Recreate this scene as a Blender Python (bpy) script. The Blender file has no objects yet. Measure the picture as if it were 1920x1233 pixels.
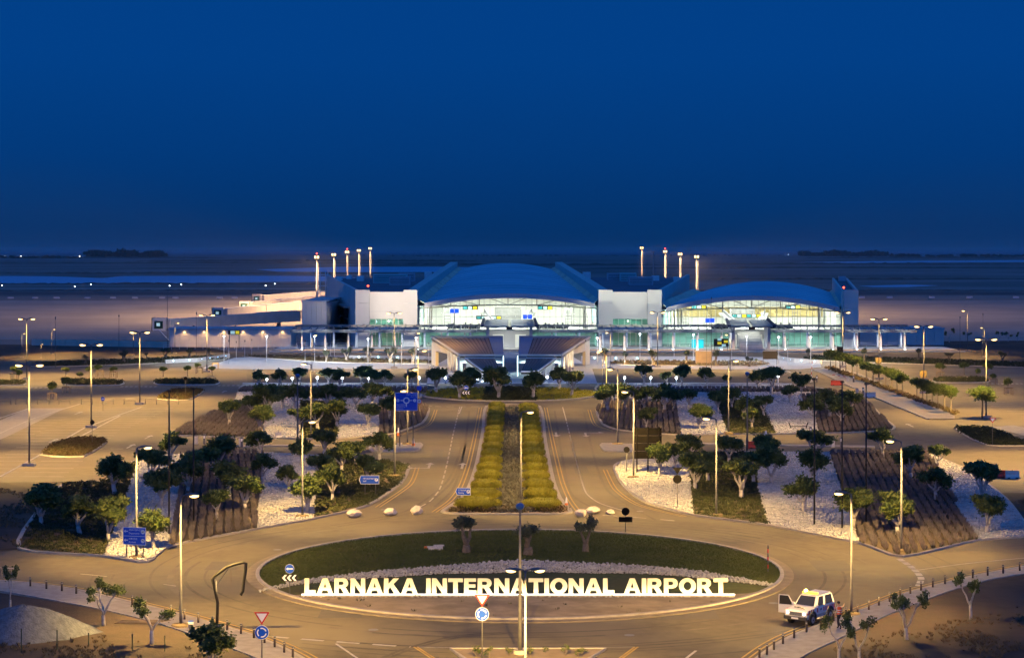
import bpy, bmesh, math, random
import numpy as np
from mathutils import Vector, Matrix

# ------------------------------------------------------------------ camera, sky, exposure
H, F, HY, CX = 25.0, 3533.0, 470.0, 960.0      # eye height (m), focal length / horizon / axis in photo pixels
sc = bpy.context.scene
C = sc.collection
cam = bpy.data.objects.new('camera', bpy.data.cameras.new('camera'))
C.objects.link(cam)
cam.location = (0, 0, H)
cam.rotation_euler = (math.pi / 2, 0, 0)
cam.data.sensor_width = 36
cam.data.lens = 36 * F / 1920
cam.data.shift_y = -146.5 / 1920
cam.data.clip_start = 1.0
cam.data.clip_end = 60000
sc.camera = cam

w = bpy.data.worlds.new("World")
sc.world = w
w.use_nodes = True
nt = w.node_tree
bg = nt.nodes['Background']
tc = nt.nodes.new('ShaderNodeTexCoord')
sep = nt.nodes.new('ShaderNodeSeparateXYZ')
nt.links.new(tc.outputs['Generated'], sep.inputs[0])
ramp = nt.nodes.new('ShaderNodeValToRGB')
nt.links.new(sep.outputs['Z'], ramp.inputs[0])
# the afterglow lies behind the camera: the sky brightens smoothly from the view direction to the opposite side
glow = nt.nodes.new('ShaderNodeMath')
glow.operation = 'MULTIPLY_ADD'
nt.links.new(sep.outputs['Y'], glow.inputs[0])
glow.inputs[1].default_value = -0.5
glow.inputs[2].default_value = 0.5
gp = nt.nodes.new('ShaderNodeMath')
gp.operation = 'POWER'
gp.use_clamp = True
nt.links.new(glow.outputs[0], gp.inputs[0])
gp.inputs[1].default_value = 1.3
gm = nt.nodes.new('ShaderNodeMath')
gm.operation = 'MULTIPLY_ADD'
nt.links.new(gp.outputs[0], gm.inputs[0])
gm.inputs[1].default_value = 2.0
gm.inputs[2].default_value = 1.0
mul = nt.nodes.new('ShaderNodeVectorMath')
mul.operation = 'SCALE'
nt.links.new(ramp.outputs[0], mul.inputs[0])
nt.links.new(gm.outputs[0], mul.inputs['Scale'])
nt.links.new(mul.outputs[0], bg.inputs[0])
bg.inputs[1].default_value = 1.0
els = ramp.color_ramp.elements
els[0].position = 0.0
els[0].color = (0.0020, 0.029, 0.118, 1)
els[1].position = 1.0
els[1].color = (0.016, 0.066, 0.250, 1)
for p, c in ((0.012, (0.0010, 0.031, 0.136)), (0.050, (0.0006, 0.041, 0.192)), (0.100, (0.0005, 0.050, 0.240)), (0.140, (0.0006, 0.051, 0.246)), (0.30, (0.005, 0.057, 0.250))):
    e = els.new(p)
    e.color = (*c, 1)

sc.view_settings.view_transform = 'Standard'
sc.view_settings.look = 'None'
sc.view_settings.exposure = 0.0
sc.view_settings.gamma = 1.0
sc.view_settings.use_curve_mapping = False
sc.render.engine = 'CYCLES'
sc.cycles.use_denoising = True
sc.cycles.use_light_tree = True
sc.cycles.max_bounces = 4
sc.cycles.use_adaptive_sampling = True
sc.cycles.adaptive_threshold = 0.03
sc.cycles.diffuse_bounces = 2
sc.cycles.glossy_bounces = 2
sc.cycles.transmission_bounces = 2
sc.cycles.volume_bounces = 0
sc.cycles.caustics_reflective = False
sc.cycles.caustics_refractive = False
sc.cycles.light_sampling_threshold = 0.03
sc.cycles.transparent_max_bounces = 8
sc.cycles.sample_clamp_indirect = 3.0
sc.cycles.sample_clamp_direct = 20.0

# ------------------------------------------------------------------ helpers
random.seed(7)
RNG = np.random.default_rng(7)


def G(px, py, z=0.0):
    """photo pixel of a point standing at height z -> world"""
    d = F * (H - z) / (py - HY)
    return Vector(((px - CX) * d / F, d, z))


def A(px, py, Y):
    """photo pixel of a point at distance Y -> world"""
    return Vector(((px - CX) * Y / F, Y, H - (py - HY) * Y / F))


def hgt(ybase, ytop):
    return H * (ybase - ytop) / (ybase - HY)


def tag(o, label=None, cat=None, group=None, kind=None):
    if label:
        o['label'] = label
    if cat:
        o['category'] = cat
    if group:
        o['group'] = group
    if kind:
        o['kind'] = kind
    return o


def thing(name, label, cat, loc=(0, 0, 0), rz=0.0, group=None, scale=None):
    o = bpy.data.objects.new(name, None)
    o.empty_display_size = 0.3
    C.objects.link(o)
    o.location = loc
    o.rotation_euler = (0, 0, rz)
    if scale is not None:
        o.scale = (scale, scale, scale) if not hasattr(scale, '__len__') else scale
    return tag(o, label, cat, group)


class MB:
    """collects faces for ONE mesh"""
    def __init__(s):
        s.v, s.f, s.m = [], [], []

    def add(s, vs, fs, mi=0):
        b = len(s.v)
        s.v += [tuple(x) for x in vs]
        s.f += [tuple(b + i for i in f) for f in fs]
        s.m += [mi] * len(fs)
        return s

    def box(s, x0, x1, y0, y1, z0, z1, mi=0, M=None):
        vs = [Vector(p) for p in ((x0, y0, z0), (x1, y0, z0), (x1, y1, z0), (x0, y1, z0), (x0, y0, z1), (x1, y0, z1), (x1, y1, z1), (x0, y1, z1))]
        if M is not None:
            vs = [M @ p for p in vs]
        return s.add(vs, [(0, 3, 2, 1), (4, 5, 6, 7), (0, 1, 5, 4), (1, 2, 6, 5), (2, 3, 7, 6), (3, 0, 4, 7)], mi)

    def hexa(s, a, mi=0):
        """8 corners: bottom 4 ccw, top 4 ccw"""
        return s.add(a, [(0, 3, 2, 1), (4, 5, 6, 7), (0, 1, 5, 4), (1, 2, 6, 5), (2, 3, 7, 6), (3, 0, 4, 7)], mi)

    def bar(s, a, b, w, h=None, mi=0):
        """rectangular bar from a to b"""
        a, b = Vector(a), Vector(b)
        h = w if h is None else h
        d = (b - a).normalized()
        u = d.cross(Vector((0, 0, 1)))
        if u.length < 1e-4:
            u = Vector((1, 0, 0))
        u.normalize()
        n = u.cross(d).normalized()
        u, n = u * w / 2, n * h / 2
        vs = [a - u - n, a + u - n, a + u + n, a - u + n, b - u - n, b + u - n, b + u + n, b - u + n]
        return s.add(vs, [(0, 1, 2, 3), (7, 6, 5, 4), (0, 4, 5, 1), (1, 5, 6, 2), (2, 6, 7, 3), (3, 7, 4, 0)], mi)

    def tube(s, pts, rs, n=8, mi=0, caps=True):
        pts = [Vector(p) for p in pts]
        if not hasattr(rs, '__len__'):
            rs = [rs] * len(pts)
        vs, fs = [], []
        up = None
        for i, p in enumerate(pts):
            d = (pts[min(i + 1, len(pts) - 1)] - pts[max(i - 1, 0)]).normalized()
            if up is None:
                up = Vector((1, 0, 0)) if abs(d.x) < 0.9 else Vector((0, 1, 0))
            u = d.cross(up).normalized()
            t = u.cross(d).normalized()
            up = t
            for k in range(n):
                a = 2 * math.pi * k / n
                vs.append(p + (u * math.cos(a) + t * math.sin(a)) * rs[i])
        for i in range(len(pts) - 1):
            for k in range(n):
                fs.append((i * n + k, i * n + (k + 1) % n, (i + 1) * n + (k + 1) % n, (i + 1) * n + k))
        if caps:
            fs.append(tuple(range(n))[::-1])
            fs.append(tuple((len(pts) - 1) * n + k for k in range(n)))
        return s.add(vs, fs, mi)

    def disc(s, c, r, nrm, t=0.04, n=20, mi=0):
        c, d = Vector(c), Vector(nrm).normalized()
        return s.tube([c - d * t / 2, c + d * t / 2], r, n, mi)

    def sphere(s, c, r, n=10, m=6, mi=0, sz=1.0):
        c = Vector(c)
        vs, fs = [c + Vector((0, 0, -r * sz))], []
        for j in range(1, m):
            a = -math.pi / 2 + math.pi * j / m
            for k in range(n):
                b = 2 * math.pi * k / n
                vs.append(c + Vector((math.cos(a) * math.cos(b) * r, math.cos(a) * math.sin(b) * r, math.sin(a) * r * sz)))
        vs.append(c + Vector((0, 0, r * sz)))
        for k in range(n):
            fs.append((0, 1 + (k + 1) % n, 1 + k))
            fs.append((len(vs) - 1, 1 + (m - 2) * n + k, 1 + (m - 2) * n + (k + 1) % n))
        for j in range(m - 2):
            for k in range(n):
                fs.append((1 + j * n + k, 1 + j * n + (k + 1) % n, 1 + (j + 1) * n + (k + 1) % n, 1 + (j + 1) * n + k))
        return s.add(vs, fs, mi)

    def mesh(s, name, mats, smooth=False, bevel=0.0):
        me = bpy.data.meshes.new(name)
        me.from_pydata(s.v, [], s.f)
        for m in (mats if isinstance(mats, (list, tuple)) else [mats]):
            me.materials.append(m)
        me.polygons.foreach_set('material_index', s.m)
        if bevel:
            bm = bmesh.new()
            bm.from_mesh(me)
            bmesh.ops.remove_doubles(bm, verts=bm.verts, dist=1e-4)
            bmesh.ops.bevel(bm, geom=bm.edges[:], offset=bevel, segments=2, affect='EDGES')
            bm.to_mesh(me)
            bm.free()
        if smooth:
            me.polygons.foreach_set('use_smooth', [True] * len(me.polygons))
        me.update()
        return me

    def build(s, name, mats, parent=None, smooth=False, bevel=0.0):
        return put(name, s.mesh(name, mats, smooth, bevel), parent)


def put(name, me, parent=None, loc=None, rz=None):
    o = bpy.data.objects.new(name, me)
    C.objects.link(o)
    if parent is not None:
        o.parent = parent
    if loc is not None:
        o.location = loc
    if rz is not None:
        o.rotation_euler = (0, 0, rz)
    return o


def np_mesh(name, verts, faces, mats, mi=None, smooth=False):
    """verts (n,3), faces (m,k) numpy"""
    me = bpy.data.meshes.new(name)
    n, (m, k) = len(verts), faces.shape
    me.vertices.add(n)
    me.vertices.foreach_set('co', np.ascontiguousarray(verts, dtype=np.float32).ravel())
    me.loops.add(m * k)
    me.loops.foreach_set('vertex_index', np.ascontiguousarray(faces, dtype=np.int32).ravel())
    me.polygons.add(m)
    me.polygons.foreach_set('loop_start', np.arange(0, m * k, k, dtype=np.int32))
    me.polygons.foreach_set('loop_total', np.full(m, k, dtype=np.int32))
    for mt in (mats if isinstance(mats, (list, tuple)) else [mats]):
        me.materials.append(mt)
    if mi is not None:
        me.polygons.foreach_set('material_index', np.ascontiguousarray(mi, dtype=np.int32))
    if smooth:
        me.polygons.foreach_set('use_smooth', np.ones(m, dtype=bool))
    me.update(calc_edges=True)
    return me


def copy_tree(o, parent=None):
    c = o.copy()
    C.objects.link(c)
    if parent is not None:
        c.parent = parent
    for ch in list(o.children):
        copy_tree(ch, c)
    return c


def hermite(a, b, ta, tb, t):
    L = (b - a).length
    if ta.length > L:
        ta = ta.normalized() * L
    if tb.length > L:
        tb = tb.normalized() * L
    t2, t3 = t * t, t ** 3
    return a * (2 * t3 - 3 * t2 + 1) + ta * (t3 - 2 * t2 + t) + b * (3 * t2 - 2 * t3) + tb * (t3 - t2)


def smooth_line(pts, closed=False, n=5):
    P = [Vector(p) for p in pts]
    out, m = [], len(P)
    rng = range(m) if closed else range(m - 1)
    for i in rng:
        p0 = P[(i - 1) % m] if closed else P[max(i - 1, 0)]
        p1, p2 = P[i], P[(i + 1) % m]
        p3 = P[(i + 2) % m] if closed else P[min(i + 2, m - 1)]
        for k in range(n):
            t = k / n
            out.append(hermite(p1, p2, (p2 - p0) * 0.36, (p3 - p1) * 0.36, t))
    if not closed:
        out.append(P[-1])
    return out


def gl(pxs, z=0.0):
    return [G(x, y, 0).to_2d().to_3d() + Vector((0, 0, z)) for x, y in pxs]


def offset_line(pts, d, closed=False):
    out, m = [], len(pts)
    for i in range(m):
        a = pts[(i - 1) % m] if closed or i > 0 else pts[i]
        b = pts[(i + 1) % m] if closed or i < m - 1 else pts[i]
        t = (b - a)
        t.z = 0
        t.normalize()
        out.append(pts[i] + Vector((-t.y, t.x, 0)) * d)
    return out


def sheet(name, pts, z, mat, parent=None, kind='structure'):
    """flat polygon at height z"""
    bm = bmesh.new()
    vs = [bm.verts.new((p[0], p[1], z)) for p in pts]
    f = bm.faces.new(vs)
    if f.normal.z == 0:
        f.normal_update()
    if f.normal.z < 0:
        f.normal_flip()
    bmesh.ops.triangulate(bm, faces=[f])
    me = bpy.data.meshes.new(name)
    bm.to_mesh(me)
    bm.free()
    me.materials.append(mat)
    o = put(name, me, parent)
    if parent is None and kind:
        o['kind'] = kind
    return o


def strip(name, pts, width, z0, z1, mat, parent=None, closed=False, kind='structure', center=True):
    """raised strip (kerb, painted line when z0 is None) along a polyline"""
    a = offset_line(pts, width / 2 if center else 0, closed)
    b = offset_line(pts, -width / 2 if center else -width, closed)
    mb = MB()
    m = len(pts)
    if z0 is None:
        mb.v = [(p.x, p.y, z1) for p in a] + [(p.x, p.y, z1) for p in b]
        for i in range(m if closed else m - 1):
            j = (i + 1) % m
            mb.f.append((m + i, m + j, j, i))
    else:
        mb.v = [(p.x, p.y, z1) for p in a] + [(p.x, p.y, z1) for p in b] + [(p.x, p.y, z0) for p in a] + [(p.x, p.y, z0) for p in b]
        for i in range(m if closed else m - 1):
            j = (i + 1) % m
            mb.f += [(m + i, m + j, j, i), (i, j, 2 * m + j, 2 * m + i), (3 * m + i, 3 * m + j, m + j, m + i)]
        if not closed:
            mb.f += [(0, 2 * m, 3 * m, m), (m - 1, 2 * m - 1, 4 * m - 1, 3 * m - 1)]
    mb.m = [0] * len(mb.f)
    o = mb.build(name, mat, parent)
    if parent is None and kind:
        o['kind'] = kind
    return o


def curve_mesh(polys, depth, mat):
    """2-D outlines (holes by even-odd fill) -> extruded mesh in the XY plane"""
    cu = bpy.data.curves.new('glyph', 'CURVE')
    cu.dimensions = '2D'
    cu.fill_mode = 'BOTH'
    cu.extrude = depth / 2
    for p in polys:
        sp = cu.splines.new('POLY')
        sp.points.add(len(p) - 1)
        for i, q in enumerate(p):
            sp.points[i].co = (q[0], q[1], 0, 1)
        sp.use_cyclic_u = True
    return bake_curve(cu, mat)


def bake_curve(cu, mat):
    o = bpy.data.objects.new('tmp', cu)
    C.objects.link(o)
    dg = bpy.context.evaluated_depsgraph_get()
    dg.update()
    me = bpy.data.meshes.new_from_object(o.evaluated_get(dg))
    bpy.data.objects.remove(o)
    me.materials.clear()
    me.materials.append(mat)
    return me


def text_mesh(body, size, mat, align='LEFT', depth=0.006, bold=0.0):
    cu = bpy.data.curves.new('lettering', 'FONT')
    cu.body = body
    cu.size = size
    cu.align_x = align
    cu.align_y = 'CENTER'
    cu.extrude = depth
    cu.offset = bold
    cu.resolution_u = 3
    return bake_curve(cu, mat)


ORD = ['first', 'second', 'third', 'fourth', 'fifth', 'sixth', 'seventh', 'eighth', 'ninth', 'tenth', 'eleventh', 'twelfth', 'thirteenth',
       'fourteenth', 'fifteenth', 'sixteenth', 'seventeenth', 'eighteenth', 'nineteenth', 'twentieth', 'twenty-first', 'twenty-second',
       'twenty-third', 'twenty-fourth', 'twenty-fifth', 'twenty-sixth', 'twenty-seventh', 'twenty-eighth', 'twenty-ninth', 'thirtieth',
       'thirty-first', 'thirty-second', 'thirty-third', 'thirty-fourth', 'thirty-fifth', 'thirty-sixth']


def px_of(o):
    l = o.location
    return CX + l.x * F / l.y


def label_row(objs, pattern, cat, group, key=px_of):
    """objects told apart only by their place in a row: label counted from the left"""
    objs = sorted(objs, key=key)
    for i, o in enumerate(objs):
        place = 'leftmost' if i == 0 else ('rightmost' if i == len(objs) - 1 else ORD[i])
        if len(objs) == 1:
            lab = pattern.replace('{n} ', '').replace(' from the left', '')
        elif i in (0, len(objs) - 1):
            lab = pattern.replace('{n}', place).replace(' from the left', '')
        else:
            lab = pattern.replace('{n}', place)
        tag(o, lab, cat, group)


# ------------------------------------------------------------------ materials
def material(name, col, rough=0.8, col2=None, scale=3.0, detail=4.0, bump=0.0, bscale=None, metal=0.0, emit=None, estr=0.0, spec=0.3, coord='Object', contrast=(0.35, 0.65), blotch=None, bscl=0.15, translucent=0.0):
    m = bpy.data.materials.new(name)
    m.use_nodes = True
    n = m.node_tree.nodes
    l = m.node_tree.links
    b = n['Principled BSDF']
    b.inputs['Base Color'].default_value = (*col, 1)
    b.inputs['Roughness'].default_value = rough
    b.inputs['Metallic'].default_value = metal
    b.inputs['Specular IOR Level'].default_value = spec
    if col2 is not None or bump:
        t = n.new('ShaderNodeTexCoord')
    out = None
    if col2 is not None:
        nz = n.new('ShaderNodeTexNoise')
        nz.inputs['Scale'].default_value = scale
        nz.inputs['Detail'].default_value = detail
        l.new(t.outputs[coord], nz.inputs['Vector'])
        r = n.new('ShaderNodeValToRGB')
        r.color_ramp.elements[0].position, r.color_ramp.elements[1].position = contrast
        r.color_ramp.elements[0].color = (*col, 1)
        r.color_ramp.elements[1].color = (*col2, 1)
        l.new(nz.outputs['Fac'], r.inputs[0])
        out = r.outputs[0]
        if blotch is not None:
            n2 = n.new('ShaderNodeTexNoise')
            n2.inputs['Scale'].default_value = bscl
            n2.inputs['Detail'].default_value = 6
            l.new(t.outputs[coord], n2.inputs['Vector'])
            r2 = n.new('ShaderNodeValToRGB')
            r2.color_ramp.elements[0].position, r2.color_ramp.elements[1].position = 0.42, 0.66
            r2.color_ramp.elements[0].color = (0, 0, 0, 1)
            r2.color_ramp.elements[1].color = (1, 1, 1, 1)
            l.new(n2.outputs['Fac'], r2.inputs[0])
            mx = n.new('ShaderNodeMix')
            mx.data_type = 'RGBA'
            l.new(r2.outputs[0], mx.inputs['Factor'])
            l.new(out, mx.inputs['A'])
            mx.inputs['B'].default_value = (*blotch, 1)
            out = mx.outputs['Result']
        l.new(out, b.inputs['Base Color'])
    if bump:
        nb = n.new('ShaderNodeTexNoise')
        nb.inputs['Scale'].default_value = bscale or scale * 4
        nb.inputs['Detail'].default_value = 3
        l.new(t.outputs[coord], nb.inputs['Vector'])
        bp = n.new('ShaderNodeBump')
        bp.inputs['Strength'].default_value = bump
        bp.inputs['Distance'].default_value = 0.05
        l.new(nb.outputs['Fac'], bp.inputs['Height'])
        l.new(bp.outputs[0], b.inputs['Normal'])
    if emit is not None:
        b.inputs['Emission Color'].default_value = (*emit, 1)
        b.inputs['Emission Strength'].default_value = estr
    if translucent:
        b.inputs['Subsurface Weight'].default_value = 0
        tr = n.new('ShaderNodeBsdfTranslucent')
        tr.inputs[0].default_value = (*[min(1, c * 1.6) for c in col], 1)
        ms = n.new('ShaderNodeMixShader')
        ms.inputs[0].default_value = translucent
        l.new(b.outputs[0], ms.inputs[1])
        l.new(tr.outputs[0], ms.inputs[2])
        l.new(ms.outputs[0], n['Material Output'].inputs[0])
    return m


def glass_material(name, tint, refl=0.12):
    m = bpy.data.materials.new(name)
    m.use_nodes = True
    n = m.node_tree.nodes
    l = m.node_tree.links
    n.remove(n['Principled BSDF'])
    t = n.new('ShaderNodeBsdfTransparent')
    t.inputs[0].default_value = (*tint, 1)
    g = n.new('ShaderNodeBsdfGlossy')
    g.inputs['Roughness'].default_value = 0.03
    mx = n.new('ShaderNodeMixShader')
    mx.inputs[0].default_value = refl
    l.new(t.outputs[0], mx.inputs[1])
    l.new(g.outputs[0], mx.inputs[2])
    l.new(mx.outputs[0], n['Material Output'].inputs[0])
    return m


M = {}
M['asphalt'] = material('asphalt', (0.088, 0.074, 0.054), 0.85, (0.125, 0.105, 0.075), 0.9, 8, 0.25, 25, blotch=(0.155, 0.130, 0.09), bscl=0.11)
M['asphalt_dark'] = material('asphalt_dark', (0.062, 0.056, 0.052), 0.85, (0.085, 0.076, 0.068), 1.2, 8, 0.2, 25, blotch=(0.10, 0.09, 0.078), bscl=0.09)
M['parking'] = material('parking_asphalt', (0.125, 0.105, 0.075), 0.9, (0.17, 0.142, 0.10), 0.7, 8, 0.2, 20, blotch=(0.20, 0.168, 0.118), bscl=0.06)
M['paving'] = material('pale_paving', (0.30, 0.27, 0.23), 0.85, (0.38, 0.34, 0.29), 1.5, 6, 0.15, 15)
M['plaza'] = material('plaza_paving', (0.42, 0.41, 0.39), 0.8, (0.52, 0.5, 0.48), 0.8, 6)
M['kerb'] = material('kerb_concrete', (0.36, 0.32, 0.26), 0.85, (0.46, 0.41, 0.34), 2.0, 6, 0.2, 20)
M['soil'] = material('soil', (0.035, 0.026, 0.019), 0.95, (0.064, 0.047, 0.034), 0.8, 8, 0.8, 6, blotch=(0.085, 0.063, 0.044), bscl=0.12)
M['sand'] = material('sandy_soil', (0.27, 0.205, 0.12), 0.95, (0.36, 0.27, 0.165), 0.9, 8, 0.4, 10, blotch=(0.20, 0.15, 0.09), bscl=0.35)
M['gravelbase'] = material('gravel_bed', (0.34, 0.33, 0.32), 0.9, (0.55, 0.53, 0.5), 6, 4, 0.9, 9)
M['ringpave'] = material('ring_paving', (0.19, 0.155, 0.105), 0.9, (0.26, 0.21, 0.145), 1.2, 6, 0.3, 14)
M['bridge'] = material('bridge_cladding', (0.62, 0.55, 0.50), 0.6, (0.54, 0.48, 0.44), 0.4, 4)
M['stone'] = material('white_stone', (0.33, 0.325, 0.315), 0.85, (0.52, 0.51, 0.49), 1.5, 3)
M['rock'] = material('boulder', (0.52, 0.44, 0.35), 0.9, (0.7, 0.62, 0.52), 2.2, 8, 0.8, 5)
M['lawn'] = material('lawn', (0.05, 0.066, 0.016), 0.95, (0.085, 0.10, 0.026), 2.5, 8, 0.6, 14, blotch=(0.06, 0.06, 0.02), bscl=0.2)
M['terrain'] = material('dry_land', (0.20, 0.17, 0.14), 0.95, (0.27, 0.23, 0.19), 0.02, 8, blotch=(0.14, 0.12, 0.10), bscl=0.006)
M['apron'] = material('apron_concrete', (0.27, 0.235, 0.20), 0.8, (0.33, 0.285, 0.24), 0.05, 8, blotch=(0.24, 0.21, 0.18), bscl=0.02)
M['scrub'] = material('scrubland', (0.15, 0.14, 0.12), 0.95, (0.26, 0.24, 0.21), 0.008, 10, blotch=(0.10, 0.10, 0.085), bscl=0.003)
M['ridge'] = material('low_scrub', (0.07, 0.068, 0.055), 0.95, (0.11, 0.10, 0.085), 0.02, 8)
M['paint'] = material('road_paint', (0.55, 0.52, 0.46), 0.7, (0.38, 0.34, 0.28), 1.3, 6)
M['ypaint'] = material('yellow_paint', (0.55, 0.36, 0.08), 0.7, (0.4, 0.27, 0.08), 1.3, 6)
M['leaf'] = material('leaf', (0.045, 0.075, 0.020), 0.5, (0.135, 0.165, 0.042), 0.9, 2, translucent=0.2, contrast=(0.4, 0.6))
M['leaf_olive'] = material('olive_leaf', (0.05, 0.065, 0.038), 0.6, (0.10, 0.12, 0.075), 0.9, 2, translucent=0.15)
M['leaf_fresh'] = material('fresh_leaf', (0.045, 0.075, 0.015), 0.55, (0.085, 0.11, 0.022), 0.9, 2, translucent=0.25)
M['bark'] = material('bark', (0.12, 0.095, 0.07), 0.9, (0.18, 0.15, 0.12), 6, 6, 0.6, 20)
M['limewash'] = material('limewashed_bark', (0.52, 0.49, 0.46), 0.9, (0.36, 0.33, 0.30), 4, 6, 0.5, 18)
M['hedge'] = material('hedge_leaf', (0.20, 0.19, 0.012), 0.7, (0.33, 0.30, 0.02), 1.2, 3, translucent=0.2)
M['greyshrub'] = material('grey_shrub', (0.085, 0.085, 0.062), 0.8, (0.14, 0.13, 0.1), 1.5, 3, translucent=0.15)
M['shrub'] = material('shrub_leaf', (0.022, 0.032, 0.010), 0.75, (0.05, 0.055, 0.018), 0.7, 3, translucent=0.15)
M['lavender'] = material('dry_lavender', (0.125, 0.105, 0.100), 0.9, (0.20, 0.17, 0.165), 0.8, 3, translucent=0.2)
M['grasstuft'] = material('grass_tuft', (0.06, 0.06, 0.02), 0.9, (0.10, 0.085, 0.035), 0.8, 3, translucent=0.2)
M['redshrub'] = material('russet_ground_cover', (0.075, 0.045, 0.022), 0.85, (0.07, 0.065, 0.02), 1.2, 3, translucent=0.15)
M['pole'] = material('galvanised_steel', (0.10, 0.10, 0.108), 0.6, (0.14, 0.14, 0.148), 3, 3, metal=0.2)
M['blackpole'] = material('black_pole', (0.012, 0.012, 0.014), 0.5, spec=0.4)
M['head'] = material('lamp_housing', (0.12, 0.12, 0.13), 0.45, spec=0.5)
M['bulb'] = material('sodium_lens', (1, 0.8, 0.5), 0.4, emit=(1.0, 0.62, 0.20), estr=5)
M['bulbcool'] = material('cool_lens', (1, 1, 1), 0.4, emit=(0.82, 0.93, 1.0), estr=22)
M['bulbred'] = material('red_beacon', (1, 0.1, 0.05), 0.4, emit=(1.0, 0.05, 0.02), estr=14)
M['bulbblue'] = material('blue_step_light', (0.6, 0.9, 1), 0.4, emit=(0.35, 0.8, 1.0), estr=14)
M['white'] = material('white_render', (0.66, 0.64, 0.61), 0.8, (0.58, 0.56, 0.54), 0.15, 6)
M['panelwall'] = material('pale_cladding', (0.60, 0.58, 0.56), 0.7, (0.53, 0.51, 0.5), 0.1, 6)
M['interior'] = material('interior_white', (0.72, 0.73, 0.68), 0.7, (0.66, 0.67, 0.62), 0.3, 4)
M['timber'] = material('timber_hoarding', (0.50, 0.40, 0.18), 0.8, (0.42, 0.33, 0.14), 0.5, 4)
M['floorint'] = material('interior_floor', (0.5, 0.5, 0.47), 0.5, (0.45, 0.45, 0.42), 0.5, 4)
M['roofblue'] = material('blue_roof_sheet', (0.13, 0.50, 0.60), 0.38, (0.17, 0.56, 0.66), 0.08, 5, spec=0.6, blotch=(0.11, 0.44, 0.54), bscl=0.05)
M['fascia'] = material('fascia_panel', (0.46, 0.46, 0.5), 0.5, (0.42, 0.42, 0.46), 0.2, 4)
M['deck'] = material('roof_membrane', (0.11, 0.14, 0.17), 0.85, (0.14, 0.17, 0.2), 0.15, 6)
M['teal'] = material('teal_cladding', (0.30, 0.50, 0.50), 0.6, (0.34, 0.55, 0.54), 0.12, 5)
M['gutter'] = material('gutter_sheet', (0.58, 0.66, 0.50), 0.6, (0.42, 0.5, 0.4), 0.1, 5)
M['steel'] = material('grey_steel', (0.24, 0.24, 0.235), 0.5, (0.3, 0.3, 0.29), 1, 3, metal=0.2)
M['whitesteel'] = material('white_steel', (0.75, 0.75, 0.74), 0.5, (0.66, 0.66, 0.65), 1, 3)
M['mullion'] = material('mullion', (0.30, 0.31, 0.30), 0.5)
M['glass'] = glass_material('clear_glass', (0.93, 0.97, 0.93), 0.04)
M['tealglass'] = glass_material('teal_glass', (0.30, 0.62, 0.58), 0.10)
M['darkglass'] = material('dark_glass', (0.02, 0.03, 0.045), 0.08, spec=0.6)
M['roofbrown'] = material('brown_roof_panel', (0.18, 0.135, 0.12), 0.6, (0.22, 0.165, 0.145), 0.5, 4)
M['bluegrey'] = material('blue_grey_roof', (0.16, 0.21, 0.32), 0.6, (0.18, 0.23, 0.34), 0.3, 4)
M['cream'] = material('cream_render', (0.60, 0.52, 0.42), 0.8, (0.54, 0.47, 0.38), 0.4, 5)
M['sign_blue'] = material('sign_blue', (0.008, 0.085, 0.62), 0.5)
M['sign_white'] = material('sign_white', (0.86, 0.86, 0.88), 0.5)
M['sign_red'] = material('sign_red', (0.55, 0.03, 0.03), 0.5)
M['sign_back'] = material('sign_back', (0.005, 0.005, 0.005), 0.95, (0.009, 0.008, 0.008), 1.5, 4, spec=0.03)
M['sign_dark'] = material('sign_dark', (0.03, 0.025, 0.02), 0.6)
M['sign_gold'] = material('sign_gold', (0.16, 0.10, 0.015), 0.6)
M['black'] = material('black_rubber', (0.012, 0.012, 0.012), 0.7)
M['letter'] = material('letter_cream', (0.82, 0.74, 0.50), 0.6)
M['letterside'] = material('letter_side', (0.35, 0.33, 0.3), 0.6)
M['ledstrip'] = material('led_strip', (1, 1, 1), 0.5, emit=(0.93, 0.95, 1.0), estr=3.5)
M['redplastic'] = material('red_plastic', (0.42, 0.05, 0.03), 0.5, (0.36, 0.045, 0.03), 3, 3)
M['whiteplastic'] = material('white_plastic', (0.66, 0.62, 0.56), 0.5, (0.58, 0.54, 0.48), 3, 3)
M['orange'] = material('orange_plastic', (0.65, 0.16, 0.03), 0.5)
M['wood'] = material('weathered_wood', (0.16, 0.12, 0.08), 0.85, (0.22, 0.17, 0.12), 5, 4)
# ------------------------------------------------------------------ the setting: land, water, roads
def rect(x0, x1, y0, y1):
    return [(x0, y0), (x1, y0), (x1, y1), (x0, y1)]


sheet('terrain', rect(-16000, 16000, -200, 30000), -0.06, M['terrain'])
sheet('road', gl([(-900, 1600), (2820, 1600), (2820, 676), (-900, 676)]), 0.0, M['asphalt'])
ROAD = bpy.data.objects['road']
M['water'] = material('still_water', (0.04, 0.10, 0.15), 0.5, spec=0.3)
M['pan'] = material('shallow_lake', (0.16, 0.40, 0.60), 0.30, (0.22, 0.48, 0.66), 0.004, 8, spec=0.6)


def band(name, px, z, mat):
    return sheet(name, [G(x, y).to_2d() for x, y in px], z, mat)


band('scrubland', [(-1200, 556), (3200, 556), (3200, 474.5), (-1200, 474.5)], -0.045, M['scrub'])
band('apron', [(-900, 634), (60, 636), (800, 642), (2800, 640), (2800, 563), (-900, 563)], -0.035, M['apron'])
band('taxiway', [(-900, 553), (2800, 553), (2800, 547), (-900, 547)], -0.035, M['asphalt_dark'])
band('taxiway', [(-900, 542), (600, 542), (600, 539.5), (-900, 539.5)], -0.034, M['apron'])
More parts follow.
